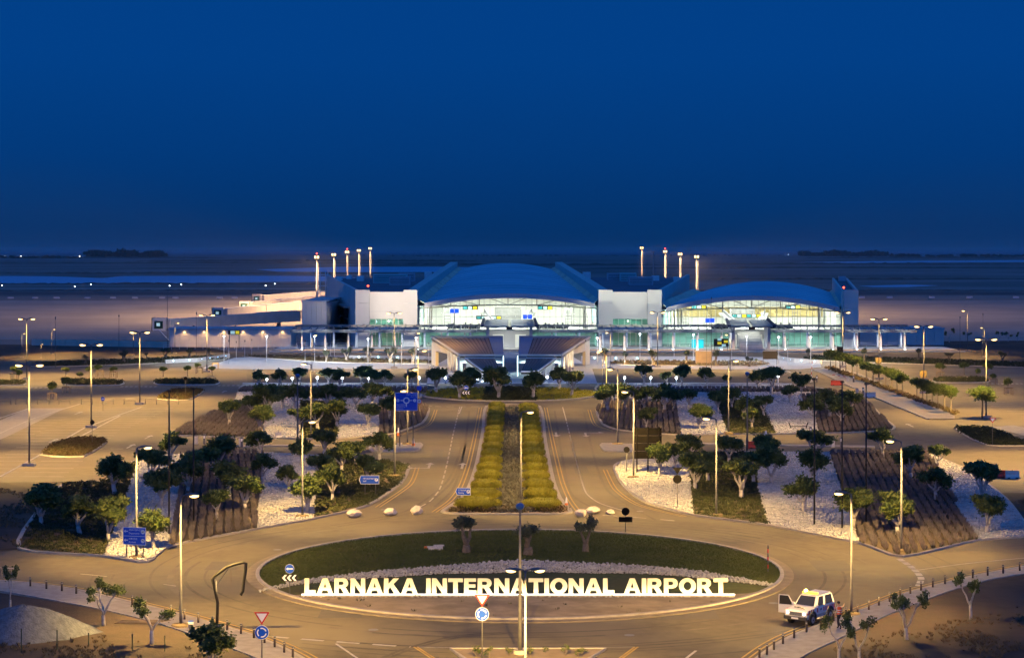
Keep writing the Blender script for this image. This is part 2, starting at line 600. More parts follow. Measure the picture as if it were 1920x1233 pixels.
# salt lake strips
lake = smooth_line([(-60, 531, 0), (150, 532, 0), (330, 531, 0), (520, 528, 0), (640, 527, 0), (700, 522, 0), (600, 517.5, 0), (420, 517, 0), (230, 517.5, 0), (190, 521, 0), (100, 518, 0), (-60, 518, 0)], True, 4)
band('salt_lake', [(p.x, p.y) for p in lake], 0.0, M['pan'])
band('salt_lake', [(480, 505), (640, 500), (820, 500), (1010, 503), (1040, 507), (880, 510), (640, 510), (520, 509)], 0.0, M['pan'])
band('salt_lake', [(1500, 491.5), (1640, 489.5), (2000, 487), (2000, 490.5), (1760, 492), (1600, 493)], 0.0, M['pan'])
band('salt_lake', [(1610, 536), (1700, 533.5), (1760, 535), (1700, 538), (1640, 538)], 0.0, M['pan'])
band('sea', [(-1500, 478.2), (3400, 478.2), (3400, 470.6), (-1500, 470.6)], 1.0, M['water'])
# low scrub ridges that break up the far land
def ridge(name, px0, px1, py, h, n=60, seed=1):
    r = random.Random(seed)
    mb = MB()
    d = F * H / (py - HY)
    top, b0, b1 = [], [], []
    for i in range(n + 1):
        x = (px0 + (px1 - px0) * i / n - CX) * d / F
        e = math.sin(math.pi * i / n) ** 0.35
        hh = h * e * (0.45 + 0.55 * r.random())
        top.append((x, d + r.uniform(-4, 4), hh))
        b0.append((x, d - h * 3, -0.05))
        b1.append((x, d + h * 6, -0.05))
    m = n + 1
    mb.v = b0 + top + b1
    for i in range(n):
        mb.f += [(i, i + 1, m + i + 1, m + i), (m + i, m + i + 1, 2 * m + i + 1, 2 * m + i)]
    mb.m = [0] * len(mb.f)
    o = mb.build(name, M['ridge'])
    o['kind'] = 'structure'


for i, (a, b, y, h) in enumerate([(-60, 620, 533, 1.6), (-60, 700, 513, 2.2), (-60, 900, 494, 4), (250, 900, 490, 6), (-60, 420, 484, 7), (700, 1300, 497, 4),
                                  (1100, 1960, 503, 3), (1300, 1960, 496, 4.5), (1500, 1960, 484, 8), (1200, 1960, 524, 2), (1150, 1960, 545, 1.0), (-60, 600, 545, 0.9)]):
    ridge('scrub_ridge', a, b, y, h, 90, i)

# car parks and forecourt
sheet('car_park', gl([(-900, 903), (196, 901), (262, 860), (330, 840), (440, 834), (470, 760), (462, 700), (430, 690), (-900, 690)]), 0.004, M['parking'])
sheet('car_park', gl([(1700, 852), (1740, 853), (1812, 884), (1870, 925), (2800, 925), (2800, 690), (1530, 690), (1520, 700), (1605, 735), (1680, 800)]), 0.004, M['parking'])
sheet('plaza', gl([(380, 690), (470, 692), (812, 691), (812, 668), (600, 666), (440, 670)]), 0.006, M['plaza'])
sheet('plaza', gl([(1090, 691), (1500, 692), (1540, 688), (1535, 672), (1380, 668), (1090, 667)]), 0.006, M['plaza'])
sheet('plaza', gl([(800, 719), (1120, 719), (1110, 690), (1060, 660), (860, 660), (806, 690)]), 0.008, M['plaza'])
sheet('forecourt_road', [(-150, 426), (150, 426), (150, 462), (-150, 462)], 0.003, M['asphalt'])
sheet('forecourt_pavement', [(-60, 474), (112, 474), (112, 489.6), (-60, 489.6)], 0.16, M['plaza'])
strip('forecourt_kerb', [Vector((-60, 474, 0)), Vector((112, 474, 0))], 0.5, -0.05, 0.2, M['kerb'])
strip('forecourt_kerb', [Vector((-60, 466, 0)), Vector((112, 466, 0))], 1.4, -0.05, 0.2, M['plaza'])
strip('lit_kerb', gl([(455, 719), (640, 718.5), (800, 719.5)]), 1.6, -0.05, 0.12, M['plaza'])
strip('lit_kerb', gl([(1120, 719.5), (1300, 718.5), (1485, 720)]), 1.6, -0.05, 0.12, M['plaza'])

# bare ground in the front corners, left of the garden and far right
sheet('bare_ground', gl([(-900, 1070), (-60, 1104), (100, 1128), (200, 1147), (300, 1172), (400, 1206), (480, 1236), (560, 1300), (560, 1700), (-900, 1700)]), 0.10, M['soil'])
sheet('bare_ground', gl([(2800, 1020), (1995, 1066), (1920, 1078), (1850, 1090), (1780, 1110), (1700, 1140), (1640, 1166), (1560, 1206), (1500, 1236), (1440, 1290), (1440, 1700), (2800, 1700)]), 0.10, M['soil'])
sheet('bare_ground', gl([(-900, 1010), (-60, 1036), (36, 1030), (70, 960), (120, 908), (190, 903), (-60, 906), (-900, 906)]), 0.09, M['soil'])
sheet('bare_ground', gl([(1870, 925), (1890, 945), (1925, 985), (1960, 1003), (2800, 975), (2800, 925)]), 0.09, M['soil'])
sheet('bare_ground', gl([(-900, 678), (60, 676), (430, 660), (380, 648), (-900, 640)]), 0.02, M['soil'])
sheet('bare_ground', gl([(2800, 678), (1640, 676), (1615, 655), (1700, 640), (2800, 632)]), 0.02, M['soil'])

# ------------------------------------------------------------------ gardens: striped beds inside kerbs
def scatter(name, templates, pos, scl, rot, mats, parent=None, kind='stuff', label=None, tilt=None):
    """many small shapes as one mesh; templates: list of (verts(n,3), faces(m,k))"""
    allv, allf, base = [], [], 0
    pos, scl, rot = np.asarray(pos), np.asarray(scl), np.asarray(rot)
    which = RNG.integers(0, len(templates), len(pos))
    for ti, (tv, tf) in enumerate(templates):
        sel = which == ti
        k = int(sel.sum())
        if not k:
            continue
        s = scl[sel]
        if s.ndim == 1:
            s = np.stack([s, s, s], 1)
        c, sn = np.cos(rot[sel]), np.sin(rot[sel])
        v = tv[None] * s[:, None]
        x = v[..., 0] * c[:, None] - v[..., 1] * sn[:, None]
        y = v[..., 0] * sn[:, None] + v[..., 1] * c[:, None]
        v = np.stack([x, y, v[..., 2]], -1) + pos[sel][:, None]
        f = tf[None] + (np.arange(k) * len(tv))[:, None, None] + base
        allv.append(v.reshape(-1, 3))
        allf.append(f.reshape(-1, tf.shape[1]))
        base += k * len(tv)
    if not allv:
        return None
    o = put(name, np_mesh(name, np.concatenate(allv), np.concatenate(allf), mats), parent)
    tag(o, label, None, None, kind)
    return o


def leaf_template(n, r, h, size, seed, flat=0.5, upright=0.0, lift=0.0):
    """n leaf quads spread through a low dome"""
    g = np.random.default_rng(seed)
    d = g.normal(size=(n, 3))
    d /= np.linalg.norm(d, axis=1)[:, None]
    d[:, 2] = np.abs(d[:, 2])
    rad = g.uniform(0.55, 1.0, n)[:, None]
    c = d * rad * np.array([r, r, h]) + np.array([0, 0, lift])
    u = g.normal(size=(n, 3))
    u[:, 2] += upright * 3
    u /= np.linalg.norm(u, axis=1)[:, None]
    nn = d + g.normal(size=(n, 3)) * flat
    t = np.cross(u, nn)
    t /= np.linalg.norm(t, axis=1)[:, None] + 1e-9
    sz = size * g.uniform(0.6, 1.4, n)[:, None]
    a, b = u * sz, t * sz * 0.5
    v = np.stack([c - a, c + b, c + a, c - b], 1).reshape(-1, 3)
    v[:, 2] = np.maximum(v[:, 2], -0.02)
    f = np.arange(4 * n).reshape(n, 4)
    return v, f


def blade_template(n, r, h, wd, seed, spread=0.35):
    """n upright blades / flower spikes"""
    g = np.random.default_rng(seed)
    a = g.uniform(0, 2 * np.pi, n)
    rr = r * np.sqrt(g.uniform(0, 1, n)) * 0.6
    base = np.stack([np.cos(a) * rr, np.sin(a) * rr, np.zeros(n)], 1)
    hh = h * g.uniform(0.6, 1.1, n)
    tip = base + np.stack([np.cos(a) * spread * hh, np.sin(a) * spread * hh, hh], 1) + g.normal(size=(n, 3)) * 0.05 * h
    mid = base * 0.5 + tip * 0.5
    b = g.uniform(0, np.pi, n)
    side = np.stack([np.cos(b), np.sin(b), np.zeros(n)], 1) * wd
    v = np.stack([base, mid + side, tip, mid - side], 1).reshape(-1, 3)
    f = np.arange(4 * n).reshape(n, 4)
    return v, f


def stone_template(seed):
    g = np.random.default_rng(seed)
    v = np.array([[1, 0, 0], [0, 1, 0], [-1, 0, 0], [0, -1, 0], [0, 0, .8], [0, 0, -.4], [.7, .7, .35], [-.7, .6, .3], [-.6, -.7, .4], [.7, -.7, .3]], float)
    v *= g.uniform(0.75, 1.2, (10, 1))
    f = [(0, 6, 4), (6, 1, 4), (1, 7, 4), (7, 2, 4), (2, 8, 4), (8, 3, 4), (3, 9, 4), (9, 0, 4), (0, 5, 6), (6, 5, 1), (1, 5, 7), (7, 5, 2), (2, 5, 8), (8, 5, 3), (3, 5, 9), (9, 5, 0)]
    return v, np.array(f)


T_STONE = [stone_template(i) for i in range(5)]
T_SHRUB = [leaf_template(34, 0.5, 0.42, 0.13, 20 + i) for i in range(4)]
T_LAV = [blade_template(26, 0.34, 0.85, 0.045, 40 + i, 0.3) for i in range(4)]
T_TUFT = [blade_template(20, 0.3, 0.45, 0.04, 60 + i, 0.45) for i in range(3)]
T_LEAFY = [leaf_template(26, 0.32, 0.35, 0.09, 80 + i) for i in range(3)]


def inside(poly, pts):
    x, y = pts[:, 0], pts[:, 1]
    r = np.zeros(len(pts), bool)
    n = len(poly)
    for i in range(n):
        x0, y0 = poly[i][0], poly[i][1]
        x1, y1 = poly[(i + 1) % n][0], poly[(i + 1) % n][1]
        c = ((y0 > y) != (y1 > y)) & (x < (x1 - x0) * (y - y0) / (y1 - y0 + 1e-12) + x0)
        r ^= c
    return r


def fill(poly, step, jitter=0.5, shrink=0.0):
    P = np.array([(p[0], p[1]) for p in poly])
    x0, y0 = P.min(0)
    x1, y1 = P.max(0)
    gx, gy = np.meshgrid(np.arange(x0, x1, step), np.arange(y0, y1, step))
    pts = np.stack([gx.ravel(), gy.ravel()], 1)
    pts = pts + RNG.uniform(-jitter, jitter, pts.shape) * step
    return pts[inside(P, pts)]


def rows(poly, a, b, pitch, step):
    """points on rows parallel to the direction a->b"""
    P = np.array([(p[0], p[1]) for p in poly])
    d = np.array([b[0] - a[0], b[1] - a[1]])
    d /= np.linalg.norm(d)
    n = np.array([-d[1], d[0]])
    u, t = P @ n, P @ d
    out = []
    for uu in np.arange(u.min() + pitch / 2, u.max(), pitch):
        tt = np.arange(t.min(), t.max(), step)
        q = tt[:, None] * d + uu * n + RNG.normal(size=(len(tt), 2)) * 0.06
        out.append(q)
    q = np.concatenate(out)
    return q[inside(P, q)]


def z3(p, z):
    return np.concatenate([p, np.full((len(p), 1), z)], 1)


BZ = 0.12


def bed(kind, px, step=None):
    poly = gl(px)
    far = min(p.y for p in poly)
    if kind == 'gravel':
        b_o = sheet('gravel_bed', poly, BZ, M['gravelbase'])
        st = step or (0.27 if far < 220 else 0.40)
        p = fill(poly, st)
        scatter('gravel', T_STONE, z3(p, BZ + 0.02), RNG.uniform(0.08, 0.17, len(p)) * (st / 0.27), RNG.uniform(0, 6.3, len(p)), M['stone'], parent=b_o)
    elif kind == 'shrub':
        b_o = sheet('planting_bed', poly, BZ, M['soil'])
        p = fill(poly, step or 0.52)
        p = p[RNG.uniform(size=len(p)) < 0.82]
        scatter('ground_cover', T_SHRUB, z3(p, BZ), RNG.uniform(0.35, 0.85, len(p)), RNG.uniform(0, 6.3, len(p)), M['shrub'], parent=b_o)
    elif kind == 'lavender':
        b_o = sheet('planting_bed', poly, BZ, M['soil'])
        # rows follow the bed's long side
        i0, i1 = px[0], px[-1]
        a, b = G(*px[0]), G(*px[-1])
        p = rows(poly, a, b, 0.80, 0.34)
        scatter('lavender_rows', T_LAV, z3(p, BZ), RNG.uniform(0.45, 0.75, len(p)), RNG.uniform(0, 6.3, len(p)), M['lavender'], parent=b_o)
        scatter('lavender_foot', T_TUFT, z3(p, BZ), RNG.uniform(0.45, 0.75, len(p)), RNG.uniform(0, 6.3, len(p)), M['grasstuft'], parent=b_o)


def garden(outline, beds, double_yellow=None):
    pts = smooth_line(gl(outline), True, 4)
    strip('kerb', pts, 0.34, -0.05, 0.16, M['kerb'], closed=True)
    for k, px in beds:
        bed(k, px)


# lower left garden
garden([(36, 1029), (195, 1043), (274, 1055), (320, 1024), (478, 993), (588, 973), (690, 948), (752, 906), (766, 874), (735, 866), (600, 855), (495, 850), (350, 852), (262, 860), (196, 902), (120, 908), (70, 960)], [
    ('shrub', [(36, 1029), (195, 1043), (225, 962), (247, 900), (262, 861), (196, 902), (120, 908), (70, 960)]),
    ('gravel', [(195, 1043), (274, 1055), (320, 1024), (333, 955), (350, 852), (262, 861), (247, 900), (225, 962)]),
    ('lavender', [(320, 1024), (400, 1008), (478, 993), (488, 925), (495, 850), (350, 852), (333, 955)]),
    ('gravel', [(478, 993), (588, 973), (593, 925), (600, 855), (495, 850), (488, 925)]),
    ('shrub', [(588, 973), (690, 948), (752, 906), (766, 874), (735, 866), (600, 855), (593, 925)])])
# upper left garden
garden([(326, 816), (485, 821), (563, 823), (632, 823), (713, 816), (738, 813), (792, 793), (804, 766), (778, 752), (800, 738), (800, 722), (480, 720), (447, 735), (440, 755), (345, 801)], [
    ('lavender', [(326, 816), (485, 821), (498, 790), (505, 753), (440, 755), (345, 801)]),
    ('gravel', [(485, 821), (563, 823), (562, 752), (505, 753), (498, 790)]),
    ('shrub', [(563, 823), (632, 823), (640, 754), (562, 752)]),
    ('gravel', [(632, 823), (713, 816), (712, 752), (640, 754)]),
    ('lavender', [(713, 816), (738, 813), (792, 793), (804, 766), (778, 752), (712, 752)]),
    ('gravel', [(440, 755), (505, 753), (640, 754), (640, 738), (447, 736)]),
    ('lavender', [(447, 736), (800, 738), (800, 729), (460, 728)]),
    ('gravel', [(640, 753.8), (712, 752), (778, 752), (800, 738), (640, 738)]),
    ('gravel', [(460, 728), (800, 729), (800, 722), (480, 720)])])
# upper right garden
garden([(1118, 768), (1130, 795), (1165, 807), (1278, 816), (1365, 814), (1455, 814), (1535, 813), (1674, 806), (1655, 783), (1620, 750), (1560, 733), (1490, 724), (1140, 721), (1124, 738), (1134, 752)], [
    ('lavender', [(1278, 816), (1165, 807), (1130, 795), (1118, 768), (1134, 752), (1268, 754)]),
    ('gravel', [(1278, 816), (1365, 814), (1352, 780), (1345, 752), (1268, 754)]),
    ('shrub', [(1365, 814), (1455, 814), (1440, 785), (1425, 751), (1345, 752), (1352, 780)]),
    ('gravel', [(1455, 814), (1535, 813), (1528, 780), (1500, 745), (1425, 751), (1440, 785)]),
    ('lavender', [(1535, 813), (1674, 806), (1655, 783), (1620, 750), (1560, 733), (1500, 745), (1528, 780)]),
    ('gravel', [(1134, 752), (1268, 754), (1345, 752), (1425, 751), (1500, 745), (1540, 737), (1490, 736), (1126, 738)]),
    ('lavender', [(1126, 738), (1490, 736), (1540, 736), (1520, 729), (1132, 729)]),
    ('gravel', [(1132, 729), (1520, 729), (1490, 724), (1140, 721)])])
# lower right garden
garden([(1168, 866), (1152, 880), (1172, 915), (1215, 944), (1300, 966), (1440, 985), (1612, 1019), (1692, 1044), (1830, 1014), (1960, 1003), (1925, 985), (1885, 935), (1815, 882), (1740, 852), (1700, 850), (1555, 849), (1410, 849), (1285, 850)], [
    ('gravel', [(1168, 866), (1152, 880), (1172, 915), (1215, 944), (1300, 966), (1295, 900), (1285, 850)]),
    ('shrub', [(1300, 966), (1440, 985), (1425, 930), (1410, 849), (1285, 850), (1295, 900)]),
    ('gravel', [(1440, 985), (1612, 1019), (1590, 960), (1555, 849), (1410, 849), (1425, 930)]),
    ('lavender', [(1612, 1019), (1692, 1044), (1830, 1014), (1800, 960), (1740, 852), (1700, 850), (1555, 849)]),
    ('gravel', [(1830, 1014), (1960, 1003), (1925, 985), (1885, 935), (1815, 882), (1740, 852), (1800, 960)])])
# lane islands in the side roads
for px in ([(700, 836), (787, 831), (784, 845), (760, 847), (700, 847)], [(1130, 832), (1215, 836), (1215, 846), (1150, 847), (1134, 845)]):
    pts = smooth_line(gl(px), True, 3)
    sheet('traffic_island', pts, 0.13, M['paving'])
    strip('kerb', pts, 0.3, -0.05, 0.15, M['kerb'], closed=True)
strip('car_park_kerb', gl([(430, 838), (520, 836), (600, 836)]), 1.6, -0.05, 0.14, M['paving'])
strip('car_park_kerb', gl([(1285, 832), (1500, 836), (1640, 838)]), 1.6, -0.05, 0.14, M['paving'])

# central median of the avenue
MED = smooth_line(gl([(912, 762), (905, 810), (894, 868), (880, 912), (862, 938), (830, 960), (870, 964), (1040, 964), (1070, 961), (1050, 935), (1037, 900), (1023, 830), (1012, 762), (960, 758)]), True, 4)
sheet('median', MED, 0.10, M['sand'])
strip('kerb', MED, 0.4, -0.05, 0.15, M['kerb'], closed=True)

# far oval roundabout
c2, r2 = Vector((-0.4, 328.5, 0)), 15.6
ring = [c2 + Vector((math.cos(a) * r2, math.sin(a) * r2, 0)) for a in np.linspace(0, 2 * math.pi, 64, endpoint=False)]
b_o = sheet('far_roundabout_bed', ring, 0.12, M['lawn'])
strip('kerb', ring, 0.8, -0.05, 0.17, M['kerb'], closed=True)
P_ = fill(ring, 0.75)
half = (np.abs(P_[:, 0] + 0.4) < 4.5)
scatter('ground_cover', T_SHRUB, z3(P_[half], 0.12), RNG.uniform(0.5, 1.1, half.sum()), RNG.uniform(0, 6.3, half.sum()), M['shrub'], parent=b_o)
scatter('ground_cover', T_LEAFY, z3(P_[~half], 0.12), RNG.uniform(0.6, 1.2, (~half).sum()), RNG.uniform(0, 6.3, (~half).sum()), M['hedge'], parent=b_o)

# near roundabout island
c1, r1 = Vector((0.6, 147.9, 0)), 21.3
NR = 96
ring = [c1 + Vector((math.cos(a) * r1, math.sin(a) * r1, 0)) for a in np.linspace(0, 2 * math.pi, NR, endpoint=False)]
ring2 = [c1 + Vector((math.cos(a) * (r1 - 0.9), math.sin(a) * (r1 - 0.9), 0)) for a in np.linspace(0, 2 * math.pi, NR, endpoint=False)]
strip('roundabout_apron', [c1 + Vector((math.cos(a) * (r1 - 0.45), math.sin(a) * (r1 - 0.45), 0)) for a in np.linspace(0, 2 * math.pi, NR, endpoint=False)], 0.9, -0.05, 0.08, M['ringpave'], closed=True)
strip('kerb', ring2, 0.3, 0.0, 0.2, M['kerb'], closed=True)


def arcband(px):
    return smooth_line(gl(px), False, 8)


up_edge = [(486, 1108), (560, 1091), (640, 1080), (740, 1070), (840, 1062), (930, 1055), (975, 1052), (1020, 1054), (1100, 1057), (1200, 1062), (1290, 1070), (1370, 1082), (1452, 1098)]
lo_edge = [(486, 1112), (560, 1098), (640, 1090), (740, 1083), (840, 1077), (930, 1076), (975, 1071), (1020, 1074), (1100, 1076), (1200, 1077), (1290, 1083), (1370, 1092), (1450, 1101)]
sand_edge = [(493, 1116), (560, 1116), (700, 1117), (900, 1118), (1100, 1118), (1300, 1117), (1400, 1113), (1445, 1104)]


def clip_ring(px_line, upper):
    """ring2 points above / below a line given in photo pixels, joined to that line"""
    line = arcband(px_line)
    xs = np.array([p.x for p in line])
    ys = np.array([p.y for p in line])
    sel = []
    for p in ring2:
        yy = np.interp(p.x, xs, ys)
        sel.append((p.y > yy) if upper else (p.y < yy))
    n = len(ring2)
    k = [i for i in range(n) if sel[i] and not sel[i - 1]][0]
    arc = []
    while sel[k % n]:
        arc.append(ring2[k % n])
        k += 1
    ins = [p for p in line if (p - c1).to_2d().length < r1 - 0.9]
    return arc + (ins if (arc[-1] - ins[0]).length < (arc[-1] - ins[-1]).length else ins[::-1])


LAWN_O = sheet('lawn', ring2, 0.06, M['lawn'])
LAWN = clip_ring(up_edge, True)
SAND = clip_ring(sand_edge, False)
SAND_O = sheet('sandy_ground', SAND, 0.075, M['sand'])
a_, b_ = arcband(up_edge), arcband(lo_edge)
band_poly = a_ + b_[::-1]
BAND_O = sheet('stone_band', band_poly, 0.07, M['soil'])
p = fill(band_poly, 0.2)
scatter('white_stones', T_STONE, z3(p, 0.09), RNG.uniform(0.06, 0.12, len(p)), RNG.uniform(0, 6.3, len(p)), M['stone'], parent=BAND_O)
p = fill(band_poly, 0.35)
scatter('white_stones', T_STONE, z3(p, 0.16), RNG.uniform(0.06, 0.15, len(p)), RNG.uniform(0, 6.3, len(p)), M['stone'], parent=BAND_O)
M['drygrass'] = material('dry_grass', (0.11, 0.085, 0.05), 0.95, (0.16, 0.125, 0.075), 0.6, 3, translucent=0.2)
T_GRASS = [blade_template(9, 0.16, 0.14, 0.018, 90 + i, 0.5) for i in range(3)]
p = fill(LAWN, 0.22)
scatter('grass', T_GRASS, z3(p, 0.06), RNG.uniform(0.6, 1.2, len(p)), RNG.uniform(0, 6.3, len(p)), material('grass_blade', (0.06, 0.08, 0.018), 0.9, (0.10, 0.115, 0.032), 0.4, 4, translucent=0.2), parent=LAWN_O)
# tufts and debris in the sandy strip and in the bare corners
p = fill(SAND, 1.6)
p = p[RNG.uniform(size=len(p)) < 0.25]
scatter('dry_tufts', T_GRASS, z3(p, 0.075), RNG.uniform(0.8, 1.6, len(p)), RNG.uniform(0, 6.3, len(p)), M['grasstuft'], parent=SAND_O)
BARE = [o for o in C.objects if o.name.startswith('bare_ground')]
for bi, px in enumerate([[(-40, 1200), (250, 1196), (420, 1233), (440, 1300), (-40, 1300)], [(1560, 1215), (1960, 1130), (1960, 1300), (1500, 1300)], [(-40, 1030), (60, 1026), (110, 915), (-40, 915)], [(1890, 945), (1960, 990), (1960, 930)]]):
    q = fill(gl(px), 0.4)
    q = q[(np.sin(q[:, 0] * .9) + np.sin(q[:, 1] * .7 + q[:, 0] * .4) + RNG.normal(size=len(q)) * .8) > .4]
    scatter('dry_grass', T_TUFT, z3(q, 0.1), RNG.uniform(0.25, 0.6, len(q)), RNG.uniform(0, 6.3, len(q)), M['drygrass'], parent=BARE[bi])

# pavements with bollards in the front corners
WL_IN = [(-900, 1050), (-300, 1072), (-60, 1086), (0, 1091), (55, 1095), (140, 1107), (250, 1132), (350, 1157), (420, 1177), (470, 1192), (520, 1212), (565, 1235), (610, 1270), (660, 1330)]
WL_OUT = [(-900, 1070), (-60, 1104), (0, 1110), (100, 1128), (200, 1147), (300, 1172), (400, 1206), (480, 1236), (530, 1270), (560, 1330)]
WR_IN = [(1345, 1330), (1380, 1270), (1420, 1236), (1450, 1214), (1480, 1197), (1520, 1180), (1580, 1158), (1635, 1139), (1700, 1114), (1760, 1098), (1830, 1081), (1920, 1064), (1990, 1054), (2300, 1030), (2800, 1002)]
WR_OUT = [(1440, 1330), (1470, 1270), (1500, 1236), (1560, 1206), (1640, 1166), (1700, 1140), (1780, 1110), (1850, 1090), (1920, 1078), (1995, 1066), (2300, 1045), (2800, 1020)]
for a, b in ((WL_IN, WL_OUT), (WR_IN, WR_OUT)):
    ia, ib = smooth_line(gl(a), False, 4), smooth_line(gl(b), False, 4)
    sheet('pavement', ia + ib[::-1], 0.14, M['paving'])
    strip('kerb', ia, 0.25, -0.05, 0.16, M['kerb'])
    strip('kerb', ib, 0.15, 0.0, 0.17, M['kerb'])
# splitter island at the bottom edge
pts = gl([(845, 1218), (1135, 1218), (1085, 1250), (1060, 1330), (900, 1330), (890, 1250)])
sheet('splitter_island', pts, 0.12, M['sand'])
strip('kerb', pts, 0.3, -0.05, 0.16, M['kerb'], closed=True)

# right-hand car-park walkway and planters
WALK_O = sheet('walkway', gl([(1525, 693), (1556, 688), (1610, 700), (1690, 735), (1790, 780), (1790, 786), (1740, 786), (1640, 745)]), 0.12, M['paving'])
strip('kerb', gl([(1525, 693), (1640, 745), (1740, 786)]), 0.4, -0.05, 0.15, M['kerb'])
p = fill(gl([(1545, 691), (1560, 689), (1800, 775), (1790, 779)]), 0.7)
scatter('ground_cover', T_LEAFY, z3(p, 0.1), RNG.uniform(0.7, 1.5, len(p)), RNG.uniform(0, 6.3, len(p)), M['redshrub'], parent=WALK_O)


def planter(px, mats, kerbcol='kerb', step=0.45):
    pts = smooth_line(gl(px), True, 3)
    b_o = sheet('planting_bed', pts, 0.12, M['soil'])
    strip('kerb', pts, 0.3, -0.05, 0.15, M[kerbcol], closed=True)
    q = fill(pts, step)
    scatter('ground_cover', T_LEAFY, z3(q, 0.12), RNG.uniform(0.7, 1.4, len(q)), RNG.uniform(0, 6.3, len(q)), mats, parent=b_o)


planter([(78, 853), (110, 830), (150, 822), (185, 823), (199, 829), (155, 856)], M['redshrub'])
planter([(296, 748), (325, 732), (360, 730), (381, 733), (352, 750)], M['redshrub'])
planter([(1790, 803), (1850, 803), (1925, 832), (1925, 836), (1850, 835)], M['shrub'])
planter([(455, 668), (560, 676), (640, 680), (800, 682), (800, 676), (640, 672), (560, 668)], M['redshrub'], step=0.9)
planter([(1165, 684), (1420, 686), (1420, 679), (1165, 677)], M['redshrub'], step=0.9)
planter([(70, 688), (280, 682), (420, 674), (400, 668), (250, 674), (80, 680)], M['shrub'], step=0.9)
planter([(1530, 676), (1960, 690), (1960, 682), (1540, 668)], M['shrub'], step=0.9)
for px in ([(-20, 722), (44, 722), (42, 715), (-20, 715)], [(296, 721), (404, 721), (400, 712), (300, 712)], [(125, 722), (225, 722), (222, 713), (130, 713)], [(1755, 717), (1850, 717), (1846, 709), (1760, 709)]):
    planter(px, M['shrub'], 'plaza', 0.7)
# ------------------------------------------------------------------ road markings (painted sheets, each stroke its own part of the road)
PZ = 0.012


def stroke(a, b, wd, mat=None, z=PZ, name='lane_dash'):
    return strip(name, [a, b], wd, None, z, mat or M['paint'], ROAD)


def dashes(px, dash, gap, wd, mat=None):
    pts = smooth_line(gl(px), False, 10)
    acc, on, left, seg = 0, True, dash, [pts[0]]
    for a, b in zip(pts, pts[1:]):
        L, pos = (b - a).length, 0.0
        while L - pos > left:
            pos += left
            q = a.lerp(b, pos / L)
            if on:
                seg.append(q)
                strip('lane_dash', seg, wd, None, PZ, mat or M['paint'], ROAD)
                seg = []
            else:
                seg = [q]
            on = not on
            left = dash if on else gap
        left -= L - pos
        if on:
            seg.append(b)
    if on and len(seg) > 1:
        strip('lane_dash', seg, wd, None, PZ, mat or M['paint'], ROAD)


def line(px, wd, mat=None, name='edge_line', n=6):
    return strip(name, smooth_line(gl(px), False, n), wd, None, PZ, mat or M['paint'], ROAD)


dashes([(862, 763), (850, 812), (838, 870), (825, 915), (805, 940), (770, 958)], 3.2, 1.6, 0.16)
line([(866, 762), (861, 775)], 0.16)
line([(1055, 763), (1061, 785)], 0.16)
dashes([(1061, 785), (1077, 850), (1090, 900)], 3.2, 1.6, 0.16)
line([(1090, 900), (1100, 925), (1125, 943), (1180, 960)], 0.16)
line([(1068, 815), (1090, 900)], 0.14)
dashes([(1130, 965), (1200, 970), (1290, 978)], 1.5, 1.5, 0.25)
dashes([(800, 760), (830, 762), (905, 762)], 1.2, 0.8, 0.3)
# double yellow lines beside the median and the kerbs of the avenue
for off in (0.75, 1.15):
    for px in ([(912, 764), (905, 810), (894, 868), (880, 912), (862, 938), (832, 960)], [(1068, 961), (1050, 935), (1037, 900), (1023, 830), (1012, 764)]):
        strip('edge_line', offset_line(smooth_line(gl(px), False, 6), -off), 0.13, None, PZ, M['ypaint'], ROAD)
    for px in ([(690, 950), (752, 908), (767, 876)], [(738, 815), (792, 795), (806, 768)]):
        strip('edge_line', offset_line(smooth_line(gl(px), False, 6), -off), 0.13, None, PZ, M['ypaint'], ROAD)
    for px in ([(1116, 768), (1128, 796), (1165, 808)], [(1150, 880), (1170, 916), (1213, 945), (1300, 967)]):
        strip('edge_line', offset_line(smooth_line(gl(px), False, 6), -off), 0.13, None, PZ, M['ypaint'], ROAD)
    strip('edge_line', offset_line(smooth_line(gl(WR_IN), False, 4), off - 0.15), 0.13, None, PZ, M['ypaint'], ROAD)
    strip('edge_line', offset_line(smooth_line(gl(WL_IN), False, 4), off - 0.15), 0.13, None, PZ, M['ypaint'], ROAD)


def arrow(px, py, kind, s=1.0):
    """lane arrow painted on the road; the avenue runs along Y"""
    c = G(px, py)
    mb = MB()

    def q(pts):
        mb.add([(c.x + x * s, c.y + y * s, PZ) for x, y in pts], [tuple(range(len(pts)))])
    if kind in ('up', 'down'):
        k = 1 if kind == 'up' else -1
        q([(-.15, -3 * k), (.15, -3 * k), (.15, 1.2 * k), (-.15, 1.2 * k)][::k])
        q([(-.6, 1.2 * k), (.6, 1.2 * k), (0, 3.2 * k)][::k])
    else:
        d = -1 if kind == 'left' else 1
        k = 1 if d == -1 else -1
        q([(-.14, -2.5 * k), (.14, -2.5 * k), (.14, 1.5 * k), (-.14, 1.5 * k)][::k])
        q([(-.55, 1.5 * k), (.55, 1.5 * k), (0, 3.3 * k)][::k])
        ys = -2.5 * k
        q([(0, ys), (1.9 * d, ys), (1.9 * d, ys + .5 * k), (0, ys + .5 * k)][::d * k])
        q([(1.9 * d, ys - .55), (2.7 * d, ys + .25 * k), (1.9 * d, ys + 1.05)][::d])
    mb.build('lane_arrow', M['paint'], ROAD)


arrow(867, 873, 'up')
arrow(805, 873, 'left')
arrow(1043, 814, 'down')
arrow(1098, 814, 'right')
for px, py in ((147, 774), (278, 819), (245, 836), (1706, 797), (1080, 709), (100, 826), (420, 734), (1480, 697)):
    arrow(px, py, 'up', 0.8)
